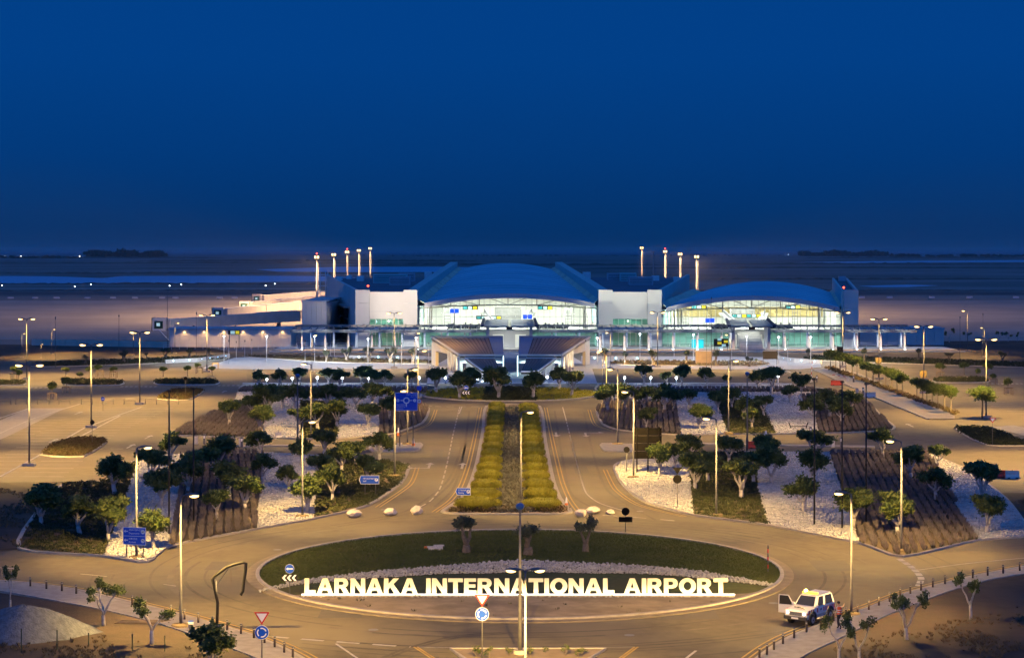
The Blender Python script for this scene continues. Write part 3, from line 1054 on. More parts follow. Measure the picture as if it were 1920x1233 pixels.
# outer roundabout lines
dashes([(500, 1192), (600, 1200), (680, 1206), (770, 1212)], 1.6, 0.9, 0.3)
line([(630, 1206), (680, 1240)], 0.16)
line([(782, 1212), (825, 1240)], 0.14, M['ypaint'])
line([(776, 1212), (819, 1240)], 0.14, M['ypaint'])
line([(1196, 1212), (1158, 1240)], 0.14, M['ypaint'])
line([(1190, 1212), (1152, 1240)], 0.14, M['ypaint'])
line([(782, 1212), (940, 1215), (1190, 1212)], 0.10)
line([(1305, 1219), (1283, 1236)], 0.18)
dashes([(1686, 1047), (1712, 1065), (1727, 1083), (1722, 1098)], 1.2, 0.5, 0.5)
line([(1722, 1068), (1820, 1055), (1960, 1042)], 0.16)
dashes([(-20, 1062), (180, 1078), (330, 1098)], 2.6, 6.0, 0.16)
# give-way lines and the parked-bay lines of the two car parks
dashes([(130, 841), (300, 841)], 1.6, 1.0, 0.25)
for px in ([(0, 893), (70, 855), (158, 802), (265, 763)], [(0, 812), (60, 785), (150, 757)], [(150, 818), (225, 779)], [(-20, 790), (55, 765)]):
    line(px, 0.3, n=2)


def bays(a, b, depth, n, side=1):
    """rows of parallel bay lines left or right of a spine"""
    a, b = G(*a), G(*b)
    d = (b - a)
    nrm = Vector((1, 0, 0))
    for i in range(n):
        p = a.lerp(b, i / (n - 1))
        stroke(p + nrm * 0.3 * side, p + nrm * (0.3 + depth) * side, 0.18, name='bay_line')


for a, b, n in (((30, 893), (155, 806), 15), ((175, 800), (262, 764), 12), ((-20, 820), (60, 782), 8)):
    bays(a, b, 5.0, n, 1)
    bays(a, b, 5.0, n, -1)
for i in range(14):
    bx_ = G(1725 + i * 14, 716)
bays((1735, 700), (1830, 735), 4.8, 9, 1)
bays((1850, 800), (1925, 826), 4.8, 6, 1)
bays((1800, 745), (1900, 775), 4.8, 8, 1)
bays((180, 700), (60, 745), 4.8, 10, 1)
bays((350, 698), (300, 716), 4.8, 6, 1)
for x0, x1, y in ((47, 118, 726.5), (226, 290, 724.5), (408, 470, 722.5), (1850, 1925, 719)):   # zebra bars
    for x in np.arange(x0, x1, 9.0):
        stroke(G(x, y), G(x + 5, y), 1.3, name='crossing_bar')
# grey hard-standing in the left car park and its lane
sheet('paved_lane', gl([(-60, 815), (52, 765), (122, 765), (20, 815), (-60, 850)]), 0.009, M['paving'])
sheet('paved_lane', gl([(1860, 800), (1900, 797), (1980, 812), (1980, 832)]), 0.009, M['paving'])
# dusty tyre sweeps round the roundabout
M['dust'] = material('dust_sweep', (0.17, 0.142, 0.108), 0.9, (0.10, 0.085, 0.07), 0.5, 8)
for rr, w_, a0, a1 in ((24.5, 0.35, 0.2, 1.4), (27, 0.5, 2.2, 3.6), (29.5, 0.3, 1.6, 2.9), (26, 0.3, 4.2, 5.6), (31.5, 0.4, 5.3, 6.9), (28, 0.25, 0.1, 0.9)):
    strip('tyre_sweep', [c1 + Vector((math.cos(a) * rr, math.sin(a) * rr, 0)) for a in np.linspace(a0, a1, 40)], w_, None, 0.006, M['dust'], ROAD)

M['rubber'] = material('tyre_mark', (0.060, 0.051, 0.040), 0.8, (0.095, 0.080, 0.060), 1.0, 8)
gr = random.Random(21)
for k in range(16):
    rr = gr.uniform(22.8, 33)
    a0 = gr.uniform(0, 6.28)
    for off in (0, 1.5):
        strip('tyre_mark', [c1 + Vector((math.cos(a) * (rr + off + .4 * math.sin(a * 2 + k)), math.sin(a) * (rr + off + .4 * math.sin(a * 2 + k)), 0)) for a in np.linspace(a0, a0 + gr.uniform(.4, 1.3), 26)], gr.uniform(.14, .3), None, 0.0075 + .0002 * k, M['rubber'], ROAD)
for px in ([(700, 1240), (760, 1215), (850, 1192), (940, 1185)], [(712, 1240), (772, 1216), (860, 1194), (950, 1187)], [(620, 985), (760, 958), (840, 900), (868, 830)], [(632, 987), (772, 960), (848, 902), (874, 832)], [(1040, 770), (1055, 860), (1075, 930), (1180, 980)], [(1095, 772), (1112, 850), (1140, 920), (1230, 975)], [(880, 770), (868, 860), (850, 915), (815, 950)]):
    strip('tyre_mark', smooth_line(gl(px), False, 8), .3, None, 0.0068, M['rubber'], ROAD)
# repair patches, drain covers
for px, py, w_, d_ in ((840, 1010, 3, 5), (420, 1060, 2.5, 4), (1290, 1150, 4, 4), (1090, 880, 1.6, 7), (820, 850, 1.5, 9), (1560, 1060, 3, 5), (640, 1150, 3, 3)):
    c_ = G(px, py)
    sheet('road_patch', [(c_.x - w_ / 2, c_.y - d_ / 2), (c_.x + w_ / 2, c_.y - d_ / 2 + .2), (c_.x + w_ / 2 - .1, c_.y + d_ / 2), (c_.x - w_ / 2, c_.y + d_ / 2)], 0.0095, M['asphalt_dark'], ROAD)
for px, py in ((720, 955), (1200, 958), (520, 1030), (1450, 1130), (900, 800), (1025, 800), (700, 1180), (1180, 1190)):
    c_ = G(px, py)
    sheet('drain_cover', [(c_.x + .35 * math.cos(a), c_.y + .35 * math.sin(a)) for a in np.linspace(0, 6.28, 14, endpoint=False)], 0.014, M['head'], ROAD)
# ------------------------------------------------------------------ trees
def leaf_cloud(centres, radii, n, size, g, flat=0.35):
    vs, fs, base = [], [], 0
    for c, r in zip(centres, radii):
        k = max(30, int(n * (r[0] * r[1] * r[2]) ** (2 / 3)))
        d = g.normal(size=(k, 3))
        d /= np.linalg.norm(d, axis=1)[:, None]
        lump = 1 + 0.34 * np.sin(d[:, 0] * 5 + c[0] * 9) * np.cos(d[:, 1] * 4 + c[1] * 7) + 0.18 * np.sin(d[:, 2] * 9 + c[2])
        rad = (g.uniform(0.2, 1.0, k) ** 0.5 * lump * g.uniform(0.8, 1.22, k))[:, None]
        p = d * rad * np.array(r) + np.array(c)
        u = g.normal(size=(k, 3))
        u /= np.linalg.norm(u, axis=1)[:, None]
        nn = d + g.normal(size=(k, 3)) * flat + np.array([0, 0, 0.3])
        t = np.cross(u, nn)
        t /= np.linalg.norm(t, axis=1)[:, None] + 1e-9
        sz = size * g.uniform(0.6, 1.35, k)[:, None]
        a, b = u * sz, t * sz * 0.55
        v = np.stack([p - a, p + b, p + a, p - b], 1).reshape(-1, 3)
        vs.append(v)
        fs.append(np.arange(4 * k).reshape(k, 4) + base)
        base += 4 * k
    return np.concatenate(vs), np.concatenate(fs)


def limb(mb, a, b, r0, r1, rnd, n=4, wob=0.06, sides=7):
    a, b = Vector(a), Vector(b)
    pts = [a.lerp(b, i / n) + (Vector((rnd.uniform(-1, 1), rnd.uniform(-1, 1), rnd.uniform(-.5, .5))) * wob if 0 < i < n else Vector()) for i in range(n + 1)]
    mb.tube(pts, [r0 + (r1 - r0) * i / n for i in range(n + 1)], sides)


def tree_proto(seed, kind):
    """unit tree about 4 m high: (trunk mesh, crown mesh, height, width)"""
    rnd = random.Random(seed)
    g = np.random.default_rng(seed)
    mb = MB()
    cs, rs = [], []
    if kind == 'garden':            # pruned carob-like tree: short limewashed trunk, forked limbs, several dense pads
        th = rnd.uniform(0.6, 0.95)
        top = Vector((rnd.uniform(-.12, .12), rnd.uniform(-.12, .12), th))
        limb(mb, (0, 0, -0.1), top, 0.19, 0.15, rnd, 3, 0.03)
        k = rnd.choice((3, 4, 4, 5))
        a0 = rnd.uniform(0, 6.3)
        for i in range(k):
            a = a0 + 2 * math.pi * i / k + rnd.uniform(-.35, .35)
            rr = rnd.uniform(0.4, 0.95)
            e = Vector((math.cos(a) * rr, math.sin(a) * rr, rnd.uniform(1.7, 2.9)))
            limb(mb, top - Vector((0, 0, .05)), e, 0.105, 0.05, rnd, 4, 0.10)
            cs.append(e + Vector((math.cos(a) * .12, math.sin(a) * .12, .32)))
            rs.append((rnd.uniform(.42, .85), rnd.uniform(.42, .85), rnd.uniform(.4, .75)))
            for _ in range(2):
                b = a + rnd.uniform(-.9, .9)
                q = top.lerp(e, rnd.uniform(.55, .8))
                e2 = q + Vector((math.cos(b) * .5, math.sin(b) * .5, rnd.uniform(.35, .8)))
                limb(mb, q, e2, 0.05, 0.025, rnd, 3, 0.05, 5)
                cs.append(e2 + Vector((0, 0, .15)))
                rs.append((rnd.uniform(.35, .6), rnd.uniform(.35, .6), rnd.uniform(.3, .45)))
        cs.append(Vector((top.x, top.y, 2.9)))
        rs.append((.7, .7, .75))
        v, f = leaf_cloud(cs, rs, 1050, 0.14, g, 0.7)
        mats = M['limewash'], M['leaf']
    elif kind == 'sparse':          # heavily pruned, open fork with small pads
        th = rnd.uniform(0.9, 1.3)
        top = Vector((rnd.uniform(-.1, .1), rnd.uniform(-.1, .1), th))
        limb(mb, (0, 0, -0.1), top, 0.17, 0.14, rnd, 3, 0.03)
        k = rnd.choice((2, 3, 3))
        a0 = rnd.uniform(-.4, .4)
        for i in range(k):
            a = a0 + 2 * math.pi * i / k + rnd.uniform(-.2, .2)
            rr = rnd.uniform(0.7, 1.25)
            e = Vector((math.cos(a) * rr, math.sin(a) * rr, rnd.uniform(2.3, 3.5)))
            limb(mb, top - Vector((0, 0, .05)), e, 0.10, 0.05, rnd, 5, 0.12)
            for _ in range(3):
                e2 = e + Vector((rnd.uniform(-.5, .5), rnd.uniform(-.5, .5), rnd.uniform(-.25, .55)))
                limb(mb, top.lerp(e, .8), e2, 0.04, 0.02, rnd, 3, 0.05, 5)
                cs.append(e2)
                rs.append((rnd.uniform(.32, .5), rnd.uniform(.32, .5), rnd.uniform(.28, .42)))
        v, f = leaf_cloud(cs, rs, 950, 0.11, g, 0.6)
        mats = M['limewash'], M['leaf']
    elif kind == 'olive':           # old gnarled olive, two upright plumes
        limb(mb, (0, 0, -0.1), (0, 0, .7), 0.42, 0.30, rnd, 3, 0.05, 9)
        for i in range(rnd.choice((2, 3))):
            a = i * math.pi + rnd.uniform(-.3, .3)
            e = Vector((math.cos(a) * .55, math.sin(a) * .3, rnd.uniform(1.8, 2.4)))
            limb(mb, (0, 0, .55), e, 0.20, 0.10, rnd, 4, 0.1, 8)
            for _ in range(3):
                e2 = e + Vector((rnd.uniform(-.4, .4), rnd.uniform(-.3, .3), rnd.uniform(.1, .6)))
                limb(mb, e, e2, 0.06, 0.03, rnd, 3, 0.05, 5)
                cs.append(e2)
                rs.append((rnd.uniform(.34, .48), rnd.uniform(.34, .48), rnd.uniform(.38, .55)))
        v, f = leaf_cloud(cs, rs, 1100, 0.10, g, 0.6)
        mats = M['bark'], M['leaf_olive']
    else:                           # 'street': straight stem, round crown
        limb(mb, (0, 0, -0.1), (0, 0, 2.6), 0.10, 0.05, rnd, 4, 0.03)
        for i in range(6):
            a = i * 1.05 + rnd.uniform(-.3, .3)
            e = Vector((math.cos(a) * .7, math.sin(a) * .7, rnd.uniform(2.5, 3.3)))
            limb(mb, (0, 0, rnd.uniform(1.8, 2.3)), e, 0.04, 0.02, rnd, 3, 0.05, 5)
            cs.append(e)
            rs.append((rnd.uniform(.5, .7), rnd.uniform(.5, .7), rnd.uniform(.4, .6)))
        cs.append(Vector((0, 0, 3.3)))
        rs.append((.7, .7, .6))
        v, f = leaf_cloud(cs, rs, 800, 0.13, g, 0.6)
        mats = M['bark'], M['leaf_fresh']
    tm = mb.mesh('trunk', mats[0], True)
    cm = np_mesh('crown', v, f, mats[1])
    return tm, cm, float(np.percentile(v[:, 2], 99.5)), float(np.percentile(np.abs(v[:, 0]), 98) * 2)


PROTO = {'garden': [tree_proto(100 + i, 'garden') for i in range(13)], 'sparse': [tree_proto(200 + i, 'sparse') for i in range(5)],
         'olive': [tree_proto(300 + i, 'olive') for i in range(3)], 'street': [tree_proto(400 + i, 'street') for i in range(4)]}
TREE_N = 0


def tree(px, yb, yt, wd, kind='garden', z=0.12, name=None):
    global TREE_N
    pr = PROTO[kind][TREE_N % len(PROTO[kind])]
    TREE_N += 1
    loc = G(px, yb, z)
    h = hgt(yb, yt)
    sz = h / pr[2]
    wm = wd * loc.y / F * (1.12 if kind == 'garden' else 1.0)
    sx = max(0.7 * sz, min(1.25 * sz, wm / pr[3]))
    o = thing(name or {'garden': 'garden_tree', 'sparse': 'pruned_tree', 'olive': 'olive_tree', 'street': 'young_street_tree'}[kind], None, None, loc, random.uniform(0, 6.28), scale=(sx, sx, sz))
    put('trunk', pr[0], o)
    put('crown', pr[1], o)
    return o


def trees(lst, pattern, group, kind='garden', cat='tree', z=0.12):
    label_row([tree(*t, kind=kind, z=z) for t in lst], pattern, cat, group)


trees([(78, 982, 908, 58), (150, 1002, 928, 58), (205, 1014, 932, 60), (287, 1028, 955, 60)], '{n} tree from the left by the kerb behind the departures sign', 'trees on the lower left corner')
trees([(215, 925, 855, 60), (288, 908, 843, 55), (300, 948, 880, 62), (320, 866, 812, 54), (352, 925, 850, 56), (405, 896, 818, 62), (430, 936, 864, 54)], '{n} limewashed tree from the left around the two tall black poles, lower left garden', 'trees in the lower left garden')
trees([(408, 973, 918, 46), (460, 958, 893, 56)], '{n} small tree standing in the front lavender rows, left of the gravel strip', 'trees in the left lavender')
trees([(487, 856, 808, 50), (495, 905, 850, 48), (540, 920, 872, 36), (565, 872, 822, 42), (575, 960, 892, 50), (600, 905, 853, 52)], '{n} tree from the left on the white gravel strip of the lower left garden', 'trees on the left gravel strip')
trees([(608, 853, 806, 56), (623, 938, 870, 50), (640, 882, 830, 46), (692, 910, 853, 50), (712, 863, 810, 48), (668, 870, 828, 46)], '{n} tree from the left in the shrub bed beside the avenue, lower left garden', 'trees in the left shrub bed')
trees([(430, 797, 750, 46), (488, 806, 760, 46), (470, 778, 742, 44), (503, 780, 720, 52), (530, 764, 722, 36)], '{n} tree from the left at the car park end of the upper left garden', 'trees in the upper left garden')
trees([(553, 765, 720, 42), (562, 805, 766, 38), (597, 805, 755, 46), (632, 800, 748, 48), (585, 762, 727, 34), (615, 768, 720, 52), (644, 765, 726, 40)], '{n} tree from the left in the middle of the upper left garden', 'trees in the upper left garden')
trees([(668, 768, 727, 36), (691, 801, 757, 36), (697, 760, 718, 48), (730, 785, 743, 44), (724, 757, 724, 34)], '{n} tree from the left behind the large blue direction sign', 'trees in the upper left garden')
trees([(485, 724, 694, 44), (524, 725, 692, 38), (563, 722, 690, 44)], '{n} tree along the lit kerb, left end of the upper left garden', 'trees along the lit kerb')
trees([(617, 721, 690, 30), (637, 727, 692, 32), (677, 721, 686, 34), (700, 724, 693, 36), (722, 723, 693, 30), (772, 724, 697, 28)], '{n} tree from the left along the bright kerb left of the gateway', 'trees along the lit kerb')
trees([(818, 736, 690, 44), (862, 746, 697, 48), (885, 727, 689, 26), (934, 746, 688, 50), (1000, 746, 696, 46), (1048, 730, 688, 28), (1072, 742, 696, 48)], '{n} tree from the left on the far oval roundabout', 'trees on the far roundabout')
trees([(1140, 772, 720, 44), (1172, 768, 720, 56), (1211, 801, 764, 48), (1208, 768, 724, 54), (1245, 772, 720, 56), (1262, 770, 733, 40)], '{n} tree from the left in the lavender right of the avenue, upper right garden', 'trees in the upper right garden')
trees([(1292, 766, 730, 44), (1311, 804, 758, 46), (1345, 772, 733, 58), (1372, 764, 726, 50), (1395, 786, 742, 58), (1410, 802, 764, 54), (1432, 780, 742, 54)], '{n} tree from the left in the middle of the upper right garden', 'trees in the upper right garden')
trees([(1482, 755, 722, 48), (1502, 742, 700, 44), (1524, 790, 740, 40), (1556, 784, 730, 48), (1578, 794, 752, 44), (1592, 778, 732, 44)], '{n} tree from the left at the barrier end of the upper right garden', 'trees in the upper right garden')
trees([(1208, 722, 684, 40), (1250, 720, 697, 26), (1278, 722, 684, 40), (1325, 722, 689, 44), (1362, 722, 702, 46), (1420, 729, 694, 34), (1446, 738, 688, 42)], '{n} tree from the left along the bright kerb right of the gateway', 'trees along the lit kerb')
trees([(1235, 890, 833, 42), (1268, 878, 828, 42), (1295, 862, 814, 48)], '{n} tree on white gravel beside the back of the large sign', 'trees in the lower right garden')
trees([(1303, 917, 848, 52), (1328, 903, 846, 54), (1366, 870, 818, 56), (1390, 933, 862, 62), (1412, 905, 848, 50), (1437, 868, 815, 56)], '{n} tree from the left in the dark shrub bed, lower right garden', 'trees in the lower right garden')
trees([(1446, 905, 838, 50), (1507, 959, 892, 44), (1526, 906, 842, 56), (1530, 866, 806, 54)], '{n} tree from the left on the wide blue-white gravel, lower right garden', 'trees in the lower right garden')
trees([(1600, 988, 915, 70), (1655, 856, 802, 46), (1683, 1001, 924, 66), (1708, 898, 835, 50), (1755, 936, 876, 60)], '{n} tree from the left among the lavender rows, lower right garden', 'trees in the lower right garden')
trees([(1760, 873, 834, 38), (1842, 940, 866, 52), (1850, 998, 928, 56)], '{n} tree on the gravel at the far right corner garden', 'trees in the lower right garden')
trees([(20, 1142, 1058, 46), (195, 1172, 1088, 76), (285, 1206, 1122, 84)], '{n} pruned open tree on bare soil, front left corner', 'trees on the bare front corners', 'sparse', z=0.1)
trees([(400, 1262, 1170, 92)], 'dense dark tree at the bottom edge below the leaning light mast', 'trees on the bare front corners', z=0.1)
trees([(1572, 1242, 1150, 58), (1612, 1240, 1148, 68)], '{n} pruned tree beside the pavement below the white off-road car', 'trees on the bare front corners', 'sparse', z=0.1)
trees([(1700, 1198, 1108, 76), (1820, 1160, 1073, 58)], '{n} pruned open tree with whitened trunk on bare soil, front right', 'trees on the bare front corners', 'sparse', z=0.1)
trees([(875, 1036, 966, 48), (990, 1040, 980, 60), (1098, 1034, 968, 38)], '{n} gnarled olive from the left on the roundabout lawn', 'olives on the roundabout', 'olive', z=0.06)
row = [(1557, 692, 655), (1567, 694, 657), (1575, 698, 660), (1586, 701, 662), (1598, 704, 665), (1607, 708, 668), (1624, 713, 678), (1637, 717, 682), (1649, 722, 684), (1661, 726, 688), (1672, 731, 690), (1682, 735, 694), (1692, 740, 700), (1719, 748, 708), (1730, 753, 710), (1738, 757, 713), (1748, 762, 717), (1759, 766, 719), (1771, 770, 720), (1783, 775, 723)]
trees([(x, b, t, 24) for x, b, t in row], '{n} young tree from the left in the row along the car park walkway', 'street trees along the walkway', 'street')
trees([(1842, 784, 724, 52)], 'yellow-green leafy tree beside the tall twin lamp, right car park', 'car park trees', 'street', z=0.0)
lt = [(26, 710, 686, 13), (36, 716, 692, 12), (98, 748, 715, 16), (125, 736, 706, 19), (123, 706, 688, 17), (150, 714, 697, 17), (167, 706, 687, 17), (184, 704, 683, 14), (213, 705, 687, 18), (306, 706, 687, 14), (352, 705, 685, 17), (371, 698, 680, 11), (398, 704, 686, 14)]
trees(lt, '{n} small staked tree from the left in the left car park', 'small car park trees', 'street', z=0.0)
rt = [(1763, 706, 680, 18), (1808, 703, 678, 20), (1834, 712, 690, 10), (1852, 704, 680, 20), (1862, 720, 700, 11), (1890, 738, 708, 15)]
trees(rt, '{n} small staked tree from the left in the right car park', 'small car park trees', 'street', z=0.0)
trees([(612, 678, 655, 12), (650, 676, 650, 20), (692, 677, 650, 22), (732, 679, 650, 26), (775, 680, 650, 24)], '{n} small olive from the left in the planting strip, left plaza', 'olives in the planting strips', 'olive')
trees([(1135, 682, 652, 20), (1172, 682, 658, 17), (1225, 684, 655, 20), (1287, 682, 656, 15), (1343, 684, 655, 18), (1405, 686, 668, 14), (1418, 685, 672, 12)], '{n} small olive from the left in the planting strip, right plaza', 'olives in the planting strips', 'olive')
trees([(160, 682, 665, 16), (232, 680, 656, 28), (275, 676, 660, 14), (310, 672, 652, 24), (355, 672, 652, 22), (392, 670, 652, 16)], '{n} olive from the left on the verge below the lamp-lit white wall', 'olives on the far verges', 'olive', z=0.02)
trees([(1515, 672, 652, 12), (1620, 678, 652, 18), (1722, 676, 653, 18), (1780, 676, 660, 18), (1880, 678, 658, 18)], '{n} olive from the left on the verge right of the terminal', 'olives on the far verges', 'olive', z=0.02)
trees([(1780, 642, 615, 12), (1814, 640, 622, 20), (1873, 640, 620, 14), (1890, 640, 622, 20), (1908, 640, 622, 10)], '{n} thin tree from the left at the edge of the right apron', 'trees by the apron', 'sparse', z=0.0)

# round hedge mounds of the median: two rows of rounded hedges and a grey shrub strip between them
def mound_proto(seed):
    """one rounded hedge, 6 m wide, 4 m deep, 1 m high, with small leaves over a shaded core"""
    g = np.random.default_rng(seed)
    n = 5200
    d = g.normal(size=(n, 3))
    d /= np.linalg.norm(d, axis=1)[:, None]
    d[:, 2] = np.maximum(d[:, 2], -0.75)
    D = np.array([3.0, 2.0, 0.52])

    def shape(q):
        e = np.sign(q) * np.abs(q) ** 0.86
        lump = 1 + .05 * np.sin(q[:, 0] * 9 + seed) + .05 * np.sin(q[:, 1] * 8 + seed * 2)
        return e * D * lump[:, None] + np.array([0, 0, 0.52])
    p = shape(d) * g.uniform(0.95, 1.03, n)[:, None]
    u = g.normal(size=(n, 3))
    u /= np.linalg.norm(u, axis=1)[:, None]
    t = np.cross(u, d / D + g.normal(size=(n, 3)) * 0.25)
    t /= np.linalg.norm(t, axis=1)[:, None] + 1e-9
    sz = 0.075 * g.uniform(0.6, 1.4, n)[:, None]
    a, b = u * sz, t * sz * 0.6
    v = np.stack([p - a, p + b, p + a, p - b], 1).reshape(-1, 3)
    f = np.arange(4 * n).reshape(n, 4)
    mb = MB()
    mb.sphere((0, 0, 0), 1.0, 26, 16)
    q = np.array(mb.v)
    mb.v = [tuple(x) for x in (shape(q) * np.array([.95, .95, .97]))]
    cme = mb.mesh('core', M['hedge'], True)
    return np_mesh('foliage', v, f, M['hedge']), cme


MP = [mound_proto(500 + i) for i in range(3)]
rows_y = [768, 776, 784, 793, 802, 812, 822, 833, 845, 858, 873, 887, 902, 920, 938, 955]
medl = [(912, 762), (905, 810), (894, 868), (880, 912), (862, 938), (846, 955)]
medr = [(1012, 762), (1023, 830), (1037, 900), (1050, 935), (1060, 955)]
for side, med in (('left', medl), ('right', medr)):
    objs = []
    for i, yy in enumerate(rows_y):
        xe = np.interp(yy, [p[1] for p in med], [p[0] for p in med])
        e = G(xe, yy)
        # outer end just inside the kerb, inner end by the grey shrub strip
        sgn = -1 if side == 'left' else 1
        inner = sgn * 1.15
        outer = e.x - sgn * 0.45
        cx = (inner + outer) / 2
        hw = abs(outer - inner) / 2
        y0 = e.y
        ygap = G(960, rows_y[max(i - 1, 0)]).y - y0 if i else 8
        ygap = abs(ygap) if i else 8
        o = thing('rounded_hedge', None, None, (cx, y0, 0.08), 0, scale=(hw / 3.0, min(2.6, max(1.0, ygap * 0.28)) / 2.0, random.uniform(1.0, 1.2)))
        q = MP[(i + (side == 'left')) % 3]
        put('foliage', q[0], o)
        put('core', q[1], o)
        objs.append(o)
    label_row(objs, '{n} rounded yellow-green hedge from the far end, %s row of the median' % side, 'hedge', 'rounded hedges of the median', key=lambda o: -o.location.y)
    for o in objs:
        o['label'] = o['label'].replace('leftmost', 'farthest').replace('rightmost', 'nearest').replace(' from the far end', '' if ('leftmost' in o['label']) else ' from the far end')
gs = gl([(949, 766), (969, 766), (1000, 962), (925, 962)])
p = fill(gs, 0.55)
scatter('grey_shrubs', T_SHRUB, z3(p, 0.1), RNG.uniform(0.8, 1.5, len(p)), RNG.uniform(0, 6.3, len(p)), M['greyshrub'], label='loose grey-green shrubs down the middle of the median')
bpy.data.objects['grey_shrubs']['category'] = 'shrubs'
p = fill(gl([(852, 957), (1062, 957), (1066, 962), (838, 962)]), 0.5)
scatter('median_edge_shrubs', T_LEAFY, z3(p, 0.1), RNG.uniform(0.9, 1.6, len(p)), RNG.uniform(0, 6.3, len(p)), M['redshrub'], label='low russet shrubs at the near end of the median')
bpy.data.objects['median_edge_shrubs']['category'] = 'shrubs'
# large dark bush on the far roundabout, small saplings on the splitter island
o = thing('dark_bush', 'large dark conical bush in the middle of the far oval roundabout', 'bush', G(966, 750), 0)
v, f = leaf_cloud([(0, 0, 1.0), (0.6, 0.3, 0.7), (-.7, 0, .6), (0, 0, 1.7)], [(1.5, 1.5, 1.0), (1.2, 1.2, .8), (1.1, 1.1, .8), (.9, .9, .7)], 900, 0.14, np.random.default_rng(3))
put('foliage', np_mesh('foliage', v, f, M['shrub']), o)
spl = []
for px, yb, yt in ((893, 1231, 1206), (917, 1232, 1209), (956, 1228, 1208), (994, 1228, 1209), (1023, 1224, 1209), (1060, 1228, 1207), (1083, 1230, 1212), (1092, 1226, 1209)):
    o = thing('sapling', None, None, G(px, yb, .12), random.uniform(0, 6), scale=hgt(yb, yt) / 0.9)
    mb = MB()
    rr = random.Random(px)
    for k in range(6):
        limb(mb, (0, 0, 0), (rr.uniform(-.35, .35), rr.uniform(-.35, .35), rr.uniform(.5, .9)), 0.015, 0.006, rr, 3, 0.03, 4)
    mb.build('stem', M['bark'], o)
    v, f = leaf_cloud([(rr.uniform(-.3, .3), rr.uniform(-.3, .3), rr.uniform(.3, .8)) for _ in range(7)], [(.18, .18, .16)] * 7, 700, 0.055, np.random.default_rng(px), 0.8)
    put('foliage', np_mesh('foliage', v, f, M['leaf_fresh']), o)
    spl.append(o)
label_row(spl, '{n} small leafy sapling from the left on the sandy splitter island', 'sapling', 'saplings on the splitter island')
# ------------------------------------------------------------------ street lamps (each carries its own light)
LAMP_C = (1.0, 0.60, 0.16)
LIGHTS = {}


def light(kind, name, power, col, parent, loc, rot=(0, 0, 0), size=0.25, angle=150, blend=0.6, sx=None, sy=None):
    key = (kind, power, col, size, angle, blend, sx, sy)
    if key not in LIGHTS:
        d = bpy.data.lights.new(name, kind)
        d.energy = power
        d.color = col
        if kind == 'SPOT':
            d.spot_size = math.radians(angle)
            d.spot_blend = blend
            d.shadow_soft_size = size
        elif kind == 'POINT':
            d.shadow_soft_size = size
        elif kind == 'AREA':
            d.shape = 'RECTANGLE'
            d.size, d.size_y = sx, sy
        LIGHTS[key] = d
    o = bpy.data.objects.new(name, LIGHTS[key])
    C.objects.link(o)
    o.parent = parent
    o.location = loc
    o.rotation_euler = rot
    return o


def lamp_head(direction):
    """housing and lens meshes of a road lantern whose arm points along +x*direction from the pole top at (0,0,9)"""
    d = direction
    hb = MB()
    hb.v, hb.f = [], []
    hb.sphere((d * 0.78, 0, 9.10), 0.5, 12, 6, sz=0.24)
    hb.v = [((x - d * .78) * 1.05 + d * .78, y * 0.36, z) for x, y, z in hb.v]
    lb = MB()
    lb.sphere((d * 0.92, 0, 9.02), 0.34, 12, 6, sz=0.42)
    lb.v = [(x, y * 0.55, z) for x, y, z in lb.v]
    return hb.mesh('lamp_head', M['head'], True), lb.mesh('lens', M['bulb'], True)


mb = MB()
mb.tube([(0, 0, 0), (0, 0, .9), (0, 0, 9.0)], [0.105, 0.1, 0.06], 10)
POLE9 = mb.mesh('pole', M['pole'], True)
mb = MB()
mb.tube([(0, 0, -0.05), (0, 0, 0.14), (0, 0, 0.2)], [0.75, 0.62, 0.25], 14)
FOOT9 = mb.mesh('footing', M['soil'], False)
ARM = {}
for d in (-1, 1):
    mb = MB()
    mb.tube([(0, 0, 8.85), (d * .12, 0, 9.05), (d * .5, 0, 9.12)], [0.05, 0.045, 0.04], 8)
    ARM[d] = mb.mesh('arm', M['pole'], True)
HEAD = {d: lamp_head(d) for d in (-1, 1)}


def road_lamp(px, yb, yt, d, power=35000, base_z=0.12, name='street_lamp'):
    loc = G(px, yb, base_z)
    s = hgt(yb, yt) / 9.1
    o = thing(name, None, None, loc, 0, scale=s)
    put('pole', POLE9, o)
    put('footing', FOOT9, o)
    for dd in ((-1, 1) if d == 0 else (d,)):
        put('arm', ARM[dd], o)
        h = put('lamp_head', HEAD[dd][0], o)
        put('lens', HEAD[dd][1], h)
        light('SPOT', 'lamp_light', power, LAMP_C, o, (dd * (1.5 if d == 0 else 1.0), -0.3, 8.72), (math.radians(24 if d == 0 else 6), math.radians(-8) * dd, 0), 0.3, 156, 0.85)
    return o


def lamp(label, *a, **k):
    tag(road_lamp(*a, **k), label, 'street lamp', 'road lamps')


